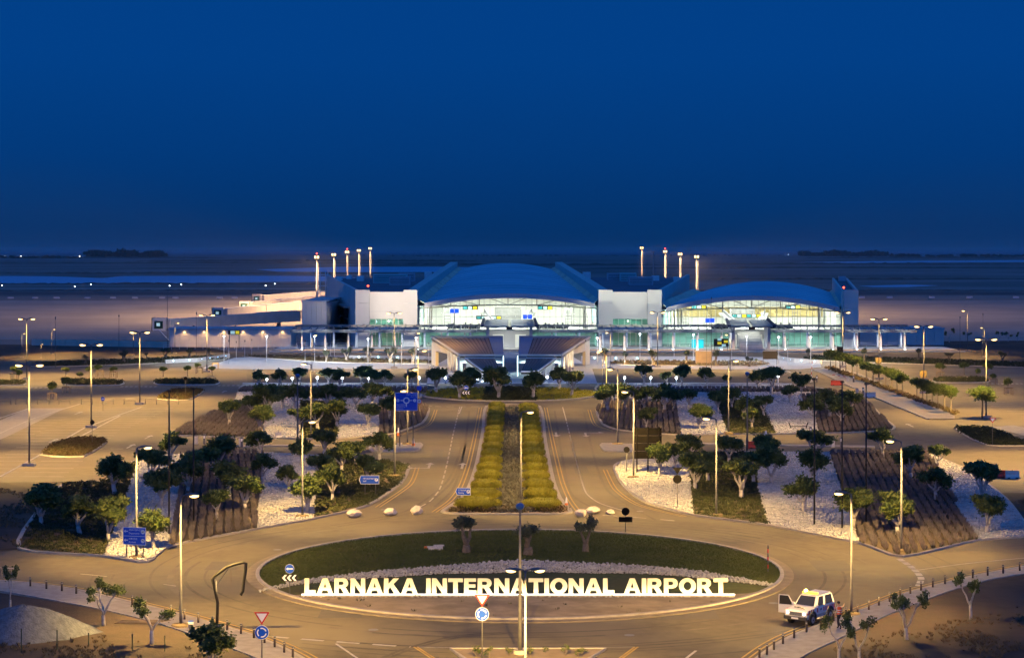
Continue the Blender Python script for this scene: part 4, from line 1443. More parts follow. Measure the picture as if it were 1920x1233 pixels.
lamp('lit lamp with its pole behind the departures and arrivals sign', 256, 1045, 838, 1)
lamp('lit lamp on the left pavement next to the leaning hose mast', 339, 1173, 928, 1)
lamp('lit lamp on the white gravel strip of the lower left garden', 567, 968, 790, 1)
lamp('lit lamp left of the avenue, standing in front of the large blue sign', 740, 892, 732, 1)
lamp('lit lamp on the left traffic island crossing the large blue sign', 764, 832, 692, 1)
lamp('lit lamp behind the round speed limit sign left of the avenue', 784, 768, 657, 1)
lamp('lit lamp beside the back of the large dark sign', 1188, 895, 734, -1)
lamp('lit lamp in front of the dark shrub bed, lower right garden', 1343, 966, 784, -1)
lamp('lit lamp standing in the lavender corner of the lower right garden', 1690, 1032, 826, -1)
lamp('lit lamp on the right pavement behind the white off-road car', 1596, 1150, 924, -1)
lamp('lit lamp on the right traffic island at the avenue', 1158, 832, 692, -1)
lamp('lit lamp right of the avenue near the far roundabout', 1137, 770, 657, -1)
lamp('single lit lamp in the middle of the hedged median', 977, 940, 772, 1, base_z=0.1)
lamp('twin-headed lit lamp in front of the big letters at the bottom edge', 985, 1330, 1068, 0, power=38000)
lamp('lit lamp among the trees in the middle of the upper left garden', 583, 817, 682, -1)
lamp('lit lamp among the trees in the middle of the upper right garden', 1366, 812, 676, 1)
# tall twin lamps of the car parks
mb = MB()
mb.tube([(0, 0, 0), (0, 0, 9.0)], [0.085, 0.05], 8)
POLEP = mb.mesh('pole', M['pole'], True)
BASEP = MB().box(-.55, .55, -.3, .3, -0.05, .25).mesh('base_block', M['kerb'])


def park_lamp(px, yt, h=11.8, d=0, power=58000):
    yb = HY + (yt - HY) / (1 - h / H)
    loc = G(px, yb)
    s = h / 9.1
    o = thing('car_park_lamp', None, None, loc, 0, scale=s)
    put('pole', POLEP, o)
    put('base_block', BASEP, o)
    for dd in ((-1, 1) if d == 0 else (d,)):
        put('arm', ARM[dd], o)
        hd = put('lamp_head', HEAD[dd][0], o)
        put('lens', HEAD[dd][1], hd)
        light('SPOT', 'lamp_light', power, LAMP_C, o, (dd * 1.0, -0.2, 8.72), (0, math.radians(-10) * dd, 0), 0.3, 156, 0.8)
    return o


label_row([park_lamp(x, y) for x, y in ((50, 597), (55, 683), (171, 645), (262, 622), (388, 590))], '{n} tall twin-headed lamp from the left, left car park', 'street lamp', 'car park lamps')
label_row([park_lamp(x, y) for x, y in ((739, 586), (1233, 585))], '{n} tall twin-headed lamp in front of a pale terminal block', 'street lamp', 'forecourt lamps')
label_row([park_lamp(x, y) for x, y in ((1580, 585), (1648, 597), (1732, 611), (1849, 635), (1952, 682))], '{n} tall twin-headed lamp from the left, right of the terminal', 'street lamp', 'car park lamps')
label_row([park_lamp(x, y, hh, 1, 26000) for x, y, hh in ((41, 625, 5.6), (97, 617, 6.0), (77, 645, 3.2), (250, 624, 5.4))], '{n} short single lamp from the left at the apron edge, far left', 'street lamp', 'apron edge lamps')
label_row([park_lamp(x, y, hh, -1, 12000) for x, y, hh in ((1814, 582, 10.2), (1846, 614, 6.9))], '{n} single lamp at the apron edge, far right', 'street lamp', 'apron edge lamps')
label_row([park_lamp(x, y, 7.5, 1, 20000) for x, y in ((328, 605), (585, 628), (778, 624))], '{n} slim lit lamp from the left along the forecourt road left of the gateway', 'street lamp', 'forecourt lamps')
label_row([park_lamp(x, y, 7.5, -1, 20000) for x, y in ((1130, 660), (1145, 623), (1369, 627))], '{n} slim lit lamp from the left along the forecourt road right of the gateway', 'street lamp', 'forecourt lamps')


# unlit tall black poles, blue-capped poles, plain thin poles
def black_pole(px, yb, yt):
    o = thing('black_pole', None, None, G(px, yb, .12))
    h = hgt(yb, yt)
    mb = MB()
    mb.tube([(0, 0, 0), (0, 0, h * .45), (0, 0, h)], [0.085, 0.075, 0.055], 8)
    mb.build('pole', M['blackpole'], o, True)
    mb = MB()
    mb.tube([(0, 0, h), (0, 0, h + .07)], [0.16, 0.16], 10)
    mb.box(-.2, .2, -.03, .03, h - .12, h - .04)
    mb.build('cap', M['blackpole'], o)
    mb = MB()
    mb.tube([(0, 0, h * .42), (0, 0, h * .42 + .25)], [0.11, 0.11], 10)
    mb.build('collar', M['blackpole'], o)
    return o


label_row([black_pole(317, 1002, 733), black_pole(363, 985, 729)], '{n} tall thin black pole in the lower left garden', 'pole', 'tall black poles')
label_row([black_pole(1527, 984, 711), black_pole(1579, 991, 716), black_pole(1624, 985, 720)], '{n} tall thin black pole from the left in the lower right garden', 'pole', 'tall black poles')


def ball_pole(px, yb, yt, z=0.12):
    o = thing('blue_capped_pole', None, None, G(px, yb, z))
    h = hgt(yb, yt)
    mb = MB()
    mb.tube([(0, 0, 0), (0, 0, h * .3), (0, 0, h)], [0.13, 0.115, 0.06], 10)
    mb.build('pole', M['pole'], o, True)
    mb = MB()
    mb.tube([(0, 0, -.02), (0, 0, .22)], [0.45, 0.4], 12)
    mb.build('footing', M['kerb'], o)
    mb = MB()
    mb.sphere((0, 0, h + .1), 0.27, 12, 8, sz=0.85)
    mb.build('cap', material('blue_cap', (0.03, 0.12, 0.34), 0.4), o, True)
    mb = MB()
    mb.tube([(0, 0, h - .3), (0, 0, h - .1)], [0.1, 0.14], 10)
    mb.build('collar', M['head'], o)
    return o


tag(ball_pole(975, 1224, 953), 'grey pole with blue ball cap crossing the big letters', 'pole', 'blue-capped poles')
tag(ball_pole(558, 856, 706), 'grey pole with blue ball cap in the upper left garden', 'pole', 'blue-capped poles')
tag(ball_pole(1401, 848, 702), 'grey pole with blue ball cap in the upper right garden', 'pole', 'blue-capped poles')


def thin_pole(px, yb, yt, r=0.06, mat='pole'):
    o = thing('slim_pole', None, None, G(px, yb))
    h = hgt(yb, yt)
    mb = MB()
    mb.tube([(0, 0, 0), (0, 0, h)], [r, r * .7], 8)
    mb.build('pole', M[mat], o, True)
    mb = MB()
    mb.tube([(0, 0, h - .1), (0, 0, h + .35)], [r * 1.5, r * 2.2], 8)
    mb.build('cap', M['head'], o)
    return o


label_row([thin_pole(x, b, t) for x, b, t in ((104, 690, 597), (223, 665, 593), (314, 652, 545), (368, 672, 588))], '{n} slim unlit grey mast from the left behind the left car park', 'pole', 'slim unlit masts')
label_row([thin_pole(x, b, t, 0.05, 'whitesteel') for x, b, t in ((429, 682, 640), (443, 672, 642), (459, 670, 640), (472, 668, 638), (572, 684, 640), (620, 668, 625), (627, 672, 625), (753, 686, 645), (804, 690, 645))], '{n} slim white pole from the left on the lit left plaza', 'pole', 'slim white plaza poles')
label_row([thin_pole(x, b, t, 0.05, 'whitesteel') for x, b, t in ((1098, 690, 640), (1264, 668, 622), (1372, 686, 640), (1477, 684, 638))], '{n} slim white pole from the left on the lit right plaza', 'pole', 'slim white plaza poles')
label_row([thin_pole(x, b, t) for x, b, t in ((1325, 690, 577), (1334, 690, 560), (1564, 660, 580), (1843, 668, 590), (1800, 675, 596))], '{n} slim unlit mast from the left, right half of the forecourt', 'pole', 'slim unlit masts')

# white globe bollard lamps along the bright kerb
GB = [(500, 722, 710), (548, 721, 708), (595, 721, 707), (642, 720, 708), (691, 720, 708), (786, 720, 707), (835, 719, 707), (875, 716, 706)]
GB2 = [(1026, 716, 706), (1063, 719, 705), (1171, 720, 707), (1220, 720, 707), (1268, 720, 707), (1459, 722, 704)]
for lst, side in ((GB, 'left'), (GB2, 'right')):
    objs = []
    for px, yb, yt in lst:
        o = thing('globe_bollard_lamp', None, None, G(px, yb, .12))
        h = hgt(yb, yt)
        mb = MB()
        mb.tube([(0, 0, 0), (0, 0, h - .25)], [0.1, 0.09], 8)
        mb.build('post', M['whitesteel'], o, True)
        mb = MB()
        mb.sphere((0, 0, h - .08), 0.2, 10, 6)
        mb.build('globe', M['bulbcool'], o, True)
        light('POINT', 'globe_light', 900, (0.86, 0.93, 1.0), o, (0, -0.25, h + .2), size=0.2)
        objs.append(o)
    label_row(objs, '{n} white globe lamp from the left along the bright kerb, %s of the gateway' % side, 'bollard lamp', 'globe bollard lamps')

# dark pavement bollards
mb = MB()
mb.tube([(0, 0, 0), (0, 0, .62)], [0.085, 0.085], 10)
B_BODY = mb.mesh('post', material('bollard_brown', (0.055, 0.04, 0.035), 0.5), True)
mb = MB()
mb.tube([(0, 0, .62), (0, 0, .70)], [0.06, 0.06], 10)
B_LENS = mb.mesh('lens', material('bollard_lens', (0.6, 0.58, 0.5), 0.3), True)
mb = MB()
mb.tube([(0, 0, .70), (0, 0, .78)], [0.09, 0.085], 10)
B_CAP = mb.mesh('cap', M['head'], True)


def bollards(pxs, side):
    objs = []
    for px, py in pxs:
        o = thing('bollard', None, None, G(px, py, .14), scale=0.85)
        put('post', B_BODY, o)
        put('lens', B_LENS, o)
        put('cap', B_CAP, o)
        objs.append(o)
    label_row(objs, '{n} dark bollard from the left along the front %s pavement' % side, 'bollard', 'pavement bollards')


bollards([(57, 1098), (87, 1103), (116, 1107), (143, 1112), (248, 1133), (273, 1140), (320, 1152), (346, 1160), (372, 1166), (399, 1173), (426, 1180), (452, 1187), (476, 1195), (496, 1204), (515, 1212), (533, 1222), (549, 1231)], 'left')
bollards([(1424, 1232), (1438, 1226), (1451, 1217), (1468, 1206), (1489, 1195), (1512, 1184), (1539, 1174), (1563, 1163), (1586, 1156), (1608, 1150), (1629, 1142), (1648, 1134), (1668, 1127), (1688, 1118), (1707, 1112), (1727, 1106), (1749, 1100), (1772, 1094), (1797, 1088), (1824, 1083), (1852, 1078), (1881, 1074), (1912, 1069)], 'right')


# ------------------------------------------------------------------ signs
def face_cam(px, yb):
    return 0.0


def lettering(body, size, x, z, mat, parent, align='LEFT', y=-0.035, bold=0.0, name='lettering'):
    o = put(name, text_mesh(body, size, mat, align, 0.004, bold), parent)
    o.location = (x, y, z)
    o.rotation_euler = (math.pi / 2, 0, 0)
    return o


def plate(name, pts, mat, parent, y=0.0, t=0.04):
    mb = MB()
    n = len(pts)
    mb.v = [(x, y - t / 2, z) for x, z in pts] + [(x, y + t / 2, z) for x, z in pts]
    mb.f = [tuple(range(n)), tuple(range(2 * n - 1, n - 1, -1))] + [(i, n + i, n + (i + 1) % n, (i + 1) % n) for i in range(n)]
    mb.m = [0] * len(mb.f)
    return mb.build(name, mat, parent)


def circ(cx, cz, r, n=24, a0=0, a1=2 * math.pi):
    return [(cx + r * math.cos(a), cz + r * math.sin(a)) for a in np.linspace(a0, a1, n, endpoint=a1 - a0 < 6.2)]


def posts(o, xs, z1, r=0.05):
    for x in xs:
        mb = MB()
        mb.tube([(x, 0.06, 0), (x, 0.06, z1)], r, 8)
        mb.build('post', M['pole'], o, True)


# departures / arrivals board
base = G(252, 1046, .12)
o = thing('direction_sign', 'blue two-row sign with Greek text, Departures and Arrivals, on the lower left corner', 'sign', base, math.radians(-14))
W_, z0, z1 = 2.0, hgt(1046, 1021) , hgt(1046, 988)
posts(o, (-.7, .75), z1 - .1)
plate('border', [(-W_ / 2, z0), (W_ / 2, z0), (W_ / 2, z1), (-W_ / 2, z1)], M['sign_white'], o)
plate('panel', [(-W_ / 2 + .05, z0 + .05), (W_ / 2 - .05, z0 + .05), (W_ / 2 - .05, z1 - .05), (-W_ / 2 + .05, z1 - .05)], M['sign_blue'], o, -0.015)
zm = (z0 + z1) / 2
plate('divider', [(-W_ / 2 + .05, zm - .015), (W_ / 2 - .05, zm - .015), (W_ / 2 - .05, zm + .015), (-W_ / 2 + .05, zm + .015)], M['sign_white'], o, -0.03, 0.02)
for k, (t1, t2) in enumerate((('ΑΝΑΧΩΡΗΣΕΙΣ', 'Departures'), ('ΑΦΙΞΕΙΣ', 'Arrivals'))):
    zc = z1 - (z1 - z0) * (0.25 + 0.5 * k)
    lettering(t1, 0.19, -.48, zc + .13, M['sign_white'], o)
    lettering(t2, 0.20, -.48, zc - .13, M['sign_white'], o)
    plate('arrow', [(-.92, zc + .02), (-.76, zc + .14), (-.76, zc + .06), (-.55, zc + .06), (-.55, zc - .02), (-.76, zc - .02), (-.76, zc - .10)], M['sign_white'], o, -0.035, 0.02)
    plate('symbol', circ(.76, zc, .17), M['sign_white'], o, -0.035, 0.02)
    plate('plane_symbol', [(.66, zc - .03), (.86, zc + .01), (.86, zc + .05), (.66, zc + .02)] if k == 0 else [(.66, zc + .05), (.86, zc - .03), (.86, zc + .01), (.66, zc + .09)], M['sign_dark'], o, -0.048, 0.02)

# staff and parking fingerposts
for label, px, yb, yt0, yt1, t1, t2, rz, wpx in (
        ('blue arrow sign pointing left with a P, in the left shrub bed', 692, 928, 907, 891, 'ΠΡΟΣΩΠΙΚΟΥ', 'Staff', 0, 38),
        ('blue arrow sign pointing left with a P, at the median tip', 868, 950, 928, 914, 'ΣΤΑΘΜΕΥΣΗ', 'Parking', -10, 29)):
    base = G(px, yb, .12)
    o = thing('arrow_sign', label, 'sign', base, math.radians(rz), group='blue arrow signs')
    z0, z1 = hgt(yb, yt0), hgt(yb, yt1)
    W_ = wpx * base.y / F
    posts(o, (-W_ * .2, W_ * .32), z1 - .05, 0.045)
    zc = (z0 + z1) / 2
    plate('border', [(-W_ / 2, zc), (-W_ / 2 + .18, z0), (W_ / 2, z0), (W_ / 2, z1), (-W_ / 2 + .18, z1)], M['sign_white'], o)
    plate('panel', [(-W_ / 2 + .07, zc), (-W_ / 2 + .2, z0 + .04), (W_ / 2 - .04, z0 + .04), (W_ / 2 - .04, z1 - .04), (-W_ / 2 + .2, z1 - .04)], M['sign_blue'], o, -0.015)
    lettering(t1, 0.19, -W_ * .3, zc + .12, M['sign_white'], o)
    lettering(t2, 0.19, -W_ * .3, zc - .13, M['sign_white'], o)
    plate('parking_symbol', circ(W_ * .36, zc, .17), M['sign_white'], o, -0.035, 0.02)
    lettering('P', 0.28, W_ * .36, zc, M['sign_blue'], o, 'CENTER', -0.052, 0.008)

# large roundabout direction board
base = G(762, 836, .13)
o = thing('large_direction_board', 'large blue direction board with roundabout symbol left of the avenue', 'sign', base, 0)
z0, z1 = hgt(836, 770), hgt(836, 736)
W_ = 42 * base.y / F
posts(o, (-W_ * .3, W_ * .3), z1 - .1, 0.07)
plate('border', [(-W_ / 2, z0), (W_ / 2, z0), (W_ / 2, z1), (-W_ / 2, z1)], M['sign_white'], o)
plate('panel', [(-W_ / 2 + .05, z0 + .05), (W_ / 2 - .05, z0 + .05), (W_ / 2 - .05, z1 - .05), (-W_ / 2 + .05, z1 - .05)], M['sign_blue'], o, -0.015)
zc = (z0 + z1) / 2 + .15
ro, ri = circ(0, zc, .42, 28), circ(0, zc, .27, 28)
mb = MB()
mb.v = [(x, -.045, z) for x, z in ro] + [(x, -.045, z) for x, z in ri]
mb.f = [(i, (i + 1) % 28, 28 + (i + 1) % 28, 28 + i) for i in range(28)]
mb.m = [0] * 28
mb.build('roundabout_symbol', M['sign_white'], o)
for pts in ([(-.06, zc - .8), (.06, zc - .8), (.06, zc - .4), (-.06, zc - .4)], [(-.75, zc - .05), (-.4, zc - .05), (-.4, zc + .05), (-.75, zc + .05)], [(.4, zc - .05), (.75, zc - .05), (.75, zc + .05), (.4, zc + .05)]):
    plate('arrow', pts, M['sign_white'], o, -0.04, 0.02)
for t, x, z, s in (('ΜΙΚΡΗ ΔΙΑΡΚΕΙΑ', 0.0, z1 - .28, .2), ('Short Term', 0.55, z1 - .52, .2), ('ΑΝΑΧΩΡΗΣΕΙΣ', -W_ / 2 + .15, zc - .55, .19), ('ΛΕΩΦΟΡΕΙΑ', -W_ / 2 + .15, zc - .8, .19), ('Departures', -W_ / 2 + .15, zc - 1.05, .19), ('Buses', -W_ / 2 + .15, zc - 1.3, .19)):
    lettering(t, s, x, z, M['sign_white'], o)
for x, ch in ((-W_ * .38, 'A'), (W_ * .37, 'P')):
    plate('symbol', circ(x, zc, .2), M['sign_white'], o, -0.035, 0.02)
    lettering(ch, .26, x, zc, M['sign_blue'], o, 'CENTER', -0.052)


def ring_plate(o, name, cx, cz, r0, r1, mat, y, a0=0, a1=2 * math.pi, n=24):
    mb = MB()
    aa = np.linspace(a0, a1, n)
    mb.v = [(cx + r0 * math.cos(a), y, cz + r0 * math.sin(a)) for a in aa] + [(cx + r1 * math.cos(a), y, cz + r1 * math.sin(a)) for a in aa]
    mb.f = [(i, i + 1, n + i + 1, n + i) for i in range(n - 1)]
    mb.m = [0] * len(mb.f)
    return mb.build(name, mat, o)


def yield_roundabout(px, yb, yt, label, z=0.1):
    o = thing('roundabout_sign', label, 'sign', G(px, yb, z), 0, 'give-way and roundabout signs')
    h = hgt(yb, yt)
    posts(o, (0,), h - .1, 0.04)
    zt = h - .75
    plate('give_way_border', [(0, zt), (.46, h), (-.46, h)], M['sign_red'], o)
    plate('give_way_plate', [(0, zt + .16), (.32, h - .08), (-.32, h - .08)], M['sign_white'], o, -0.025, 0.03)
    zc = zt - .45
    plate('border', circ(0, zc, .42), M['sign_white'], o)
    plate('panel', circ(0, zc, .395), M['sign_blue'], o, -0.015)
    for k in range(3):
        ring_plate(o, 'arrow', 0, zc, .22, .29, M['sign_white'], -.045, k * 2.094 + .3, k * 2.094 + 1.9)


yield_roundabout(491, 1262, 1147, 'give-way triangle over round blue roundabout sign on the left pavement')
yield_roundabout(904, 1234, 1114, 'give-way triangle over round blue roundabout sign in front of the big letters')


def keep_left(px, yb, yt, label, back=False, z=0.1):
    o = thing('keep_left_sign', label, 'sign', G(px, yb, z), 0, 'round arrow and chevron signs')
    h = hgt(yb, yt)
    s = h / 2.3
    posts(o, (0,), h - .1, 0.04)
    r = .36 * s
    zc = h - r
    if back:
        plate('panel', circ(0, zc, r), M['sign_back'], o)
        plate('chevron_board', [(-.62 * s, zc - r - .6 * s), (.62 * s, zc - r - .6 * s), (.62 * s, zc - r - .15 * s), (-.62 * s, zc - r - .15 * s)], M['sign_back'], o)
        return
    plate('border', circ(0, zc, r), M['sign_white'], o)
    plate('panel', circ(0, zc, r * .95), M['sign_blue'], o, -0.015)
    plate('arrow', [(-.27 * s, zc), (-.12 * s, zc + .12 * s), (-.12 * s, zc + .05 * s), (.25 * s, zc + .05 * s), (.25 * s, zc - .05 * s), (-.12 * s, zc - .05 * s), (-.12 * s, zc - .12 * s)], M['sign_white'], o, -0.04, 0.02)
    z0 = zc - r - .6 * s
    plate('chevron_board', [(-.62 * s, z0), (.62 * s, z0), (.62 * s, z0 + .5 * s), (-.62 * s, z0 + .5 * s)], M['black'], o)
    for k in range(3):
        x = -.58 * s + k * .38 * s
        plate('chevron', [(x, z0 + .25 * s), (x + .2 * s, z0 + .48 * s), (x + .38 * s, z0 + .48 * s), (x + .18 * s, z0 + .25 * s), (x + .38 * s, z0 + .02 * s), (x + .2 * s, z0 + .02 * s)], M['sign_white'], o, -0.03, 0.02)


keep_left(543, 1112, 1057, 'round blue arrow over black-white chevrons at the left end of the big letters')
keep_left(874, 752, 722, 'round blue arrow over chevrons on the far oval roundabout')
keep_left(1173, 998, 951, 'dark back of a round sign and board on the roundabout, right', True)


def round_sign(px, yb, yt, label, kind, r=0.32):
    o = thing('round_sign', label, 'sign', G(px, yb, .12), 0, 'small round road signs')
    h = hgt(yb, yt)
    posts(o, (0,), h - .1, 0.035)
    zc = h - r
    if kind == 'limit':
        plate('border', circ(0, zc, r), M['sign_red'], o)
        plate('panel', circ(0, zc, r * .8), M['sign_white'], o, -0.015)
        lettering('30', .34, 0, zc, M['sign_dark'], o, 'CENTER', -0.04, 0.006)
        plate('keep_left_plate', circ(0, zc + 2.0, r), M['sign_blue'], o)
        posts(o, (0,), h + 1.9, 0.035)
    elif kind == 'noentry':
        plate('panel', circ(0, zc, r), M['sign_blue'], o)
        plate('bar', [(-r * .6, zc - .05), (r * .6, zc - .05), (r * .6, zc + .05), (-r * .6, zc + .05)], M['sign_white'], o, -0.03, 0.02)
    elif kind == 'yield':
        plate('border', [(0, h - .7), (.42, h), (-.42, h)], M['sign_red'], o)
        plate('panel', [(0, h - .52), (.28, h - .08), (-.28, h - .08)], M['sign_white'], o, -0.025, 0.03)
    else:
        plate('panel', circ(0, zc, r), M['sign_back'], o)
        if kind == 'back2':
            plate('triangle_plate', [(0, h + .05), (.45, h + .7), (-.45, h + .7)], M['sign_back'], o)
            posts(o, (0,), h + .6, 0.035)


round_sign(786, 776, 747, 'round white 30 speed limit sign under a blue disc, left of the avenue', 'limit', 0.4)
round_sign(193, 770, 744, 'small blue sign with white bar, left car park', 'noentry', 0.3)
round_sign(1270, 952, 890, 'back of a round sign on the white gravel right of the avenue', 'back2', 0.42)
round_sign(1175, 886, 837, 'back of a round sign left of the large dark sign back', 'back', 0.34)
round_sign(1861, 834, 783, 'small give-way triangle on a post in the right car park planter', 'yield', 0.4)
round_sign(173, 832, 787, 'back of a triangular sign in the left car park planter', 'back', 0.3)
round_sign(348, 742, 706, 'back of a small sign on the far left planter', 'back', 0.3)
# large dark sign seen from behind
base = G(1215, 886, .12)
o = thing('large_sign_back', 'back of a large dark panelled sign on three posts right of the avenue', 'sign', base)
W_ = 52 * base.y / F
z0, z1 = hgt(886, 860), hgt(886, 802)
for i in range(4):
    za, zb = z0 + (z1 - z0) * i / 4 + .02, z0 + (z1 - z0) * (i + 1) / 4 - .02
    for j in range(2):
        plate('panel', [(-W_ / 2 + W_ / 2 * j + .01, za), (-W_ / 2 + W_ / 2 * (j + 1) - .01, za), (-W_ / 2 + W_ / 2 * (j + 1) - .01, zb), (-W_ / 2 + W_ / 2 * j + .01, zb)], M['sign_back'], o, 0.1)
for x in (-W_ * .4, 0, W_ * .4):
    mb = MB()
    mb.tube([(x, 0, 0), (x, 0, z1 + .1)], 0.075, 8)
    mb.build('post', M['sign_back'], o, True)
# car park zone signs A B C
for ch, px, yb, y0, y1 in (('A', 1647, 712, 683, 668), ('B', 1731, 728, 707, 692), ('C', 1731, 728, 707, 692)):
    pass
for ch, px, yb, zc_px, sz in (('A', 1575, 694, 655.5, 1.3), ('B', 1647, 708, 675.5, 1.2), ('C', 1731, 735, 700.5, 1.25)):
    base = G(px, yb)
    o = thing('zone_sign', 'square dark car park sign with golden letter ' + ch, 'sign', base, 0, 'car park zone signs')
    zc = hgt(yb, zc_px)
    posts(o, (0,), zc, 0.06)
    plate('panel', [(-sz / 2, zc - sz / 2), (sz / 2, zc - sz / 2), (sz / 2, zc + sz / 2), (-sz / 2, zc + sz / 2)], M['sign_dark'], o, 0, 0.12)
    ring_plate(o, 'ring', 0, zc, sz * .34, sz * .40, M['sign_gold'], -.075)
    lettering(ch, sz * .62, 0, zc, M['sign_gold'], o, 'CENTER', -0.08, 0.01)
# ------------------------------------------------------------------ terminal building
YF = 490.0
TB = thing('terminal_building', 'wide airport terminal with two blue vaulted roofs and pale blocks', 'terminal', (0, YF, 0))


def tput(mb, name, mats, parent=None, smooth=False):
    """world-space mesh kept as a part of the terminal (whose origin is at (0, YF, 0))"""
    mb.v = [(x, y - YF, z) for x, y, z in mb.v]
    return mb.build(name, mats, parent or TB, smooth)


def quadslab(mb, a, b, c, d, t, mi=0):
    """slab with the top corners a b c d (ccw from above) and thickness t downwards"""
    dn = Vector((0, 0, -t))
    mb.hexa([Vector(p) + dn for p in (a, b, c, d)] + [Vector(p) for p in (a, b, c, d)], mi)


def wall(mb, a, b, z0a, z1a, z0b, z1b, t, mi=0):
    """upright wall from plan point a to b, thickness t behind (to the left of a->b)"""
    a, b = Vector((a[0], a[1], 0)), Vector((b[0], b[1], 0))
    d = (b - a).normalized()
    n = Vector((-d.y, d.x, 0)) * t
    mb.hexa([(a.x, a.y, z0a), (b.x, b.y, z0b), (b.x + n.x, b.y + n.y, z0b), (a.x + n.x, a.y + n.y, z0a),
             (a.x, a.y, z1a), (b.x, b.y, z1b), (b.x + n.x, b.y + n.y, z1b), (a.x + n.x, a.y + n.y, z1a)], mi)


def X(px, Y=YF):
    return (px - CX) * Y / F


def Z(py, Y=YF):
    return H - (py - HY) * Y / F


def vault(name, f0, f1, yf_e, yf_c, b0, b1, yb_e, yb_c, Yb, n=14, m=22):
    """ribbed barrel roof rising towards the back; one sheet per strip"""
    Y0 = YF - 3.0

    def pt(u, v, dz=0.0):
        Y = Y0 + (Yb - Y0) * v
        xl, xr = X(f0, Y0) + (X(b0, Yb) - X(f0, Y0)) * v, X(f1, Y0) + (X(b1, Yb) - X(f1, Y0)) * v
        ze = Z(yf_e, Y0) + (Z(yb_e, Yb) - Z(yf_e, Y0)) * v
        zc = Z(yf_c, Y0) + (Z(yb_c, Yb) - Z(yf_c, Y0)) * v
        return Vector((xl + (xr - xl) * u, Y, ze + (zc - ze) * (1 - (2 * u - 1) ** 2) + dz))
    for k in range(n):
        mb = MB()
        v0, v1 = k / n, (k + 1) / n
        top = [[pt(i / m, v0, 0.0) for i in range(m + 1)], [pt(i / m, v0 + (v1 - v0) * .06, 0.22) for i in range(m + 1)], [pt(i / m, v1 - (v1 - v0) * .06, 0.0) for i in range(m + 1)], [pt(i / m, v1, 0.0) for i in range(m + 1)]]
        low = [[p - Vector((0, 0, .6)) for p in top[0]], [p - Vector((0, 0, .6)) for p in top[3]]]
        rws = top + [low[1], low[0]]
        mb.v = [p for r in rws for p in r]
        w1 = m + 1
        for a in range(6):
            b = (a + 1) % 6
            for i in range(m):
                mb.f.append((a * w1 + i, a * w1 + i + 1, b * w1 + i + 1, b * w1 + i))
        mb.m = [0] * len(mb.f)
        tput(mb, 'roof_sheet', M['roofblue'])
    # fascia along the front arch
    mb = MB()
    for i in range(m):
        a, b = pt(i / m, 0), pt((i + 1) / m, 0)
        mb.hexa([a + Vector((0, -.35, -1.05)), b + Vector((0, -.35, -1.05)), b + Vector((0, -.02, -1.05)), a + Vector((0, -.02, -1.05)), a + Vector((0, -.35, .12)), b + Vector((0, -.35, .12)), b + Vector((0, -.02, .12)), a + Vector((0, -.02, .12))])
    tput(mb, 'roof_fascia', M['fascia'])
    return pt


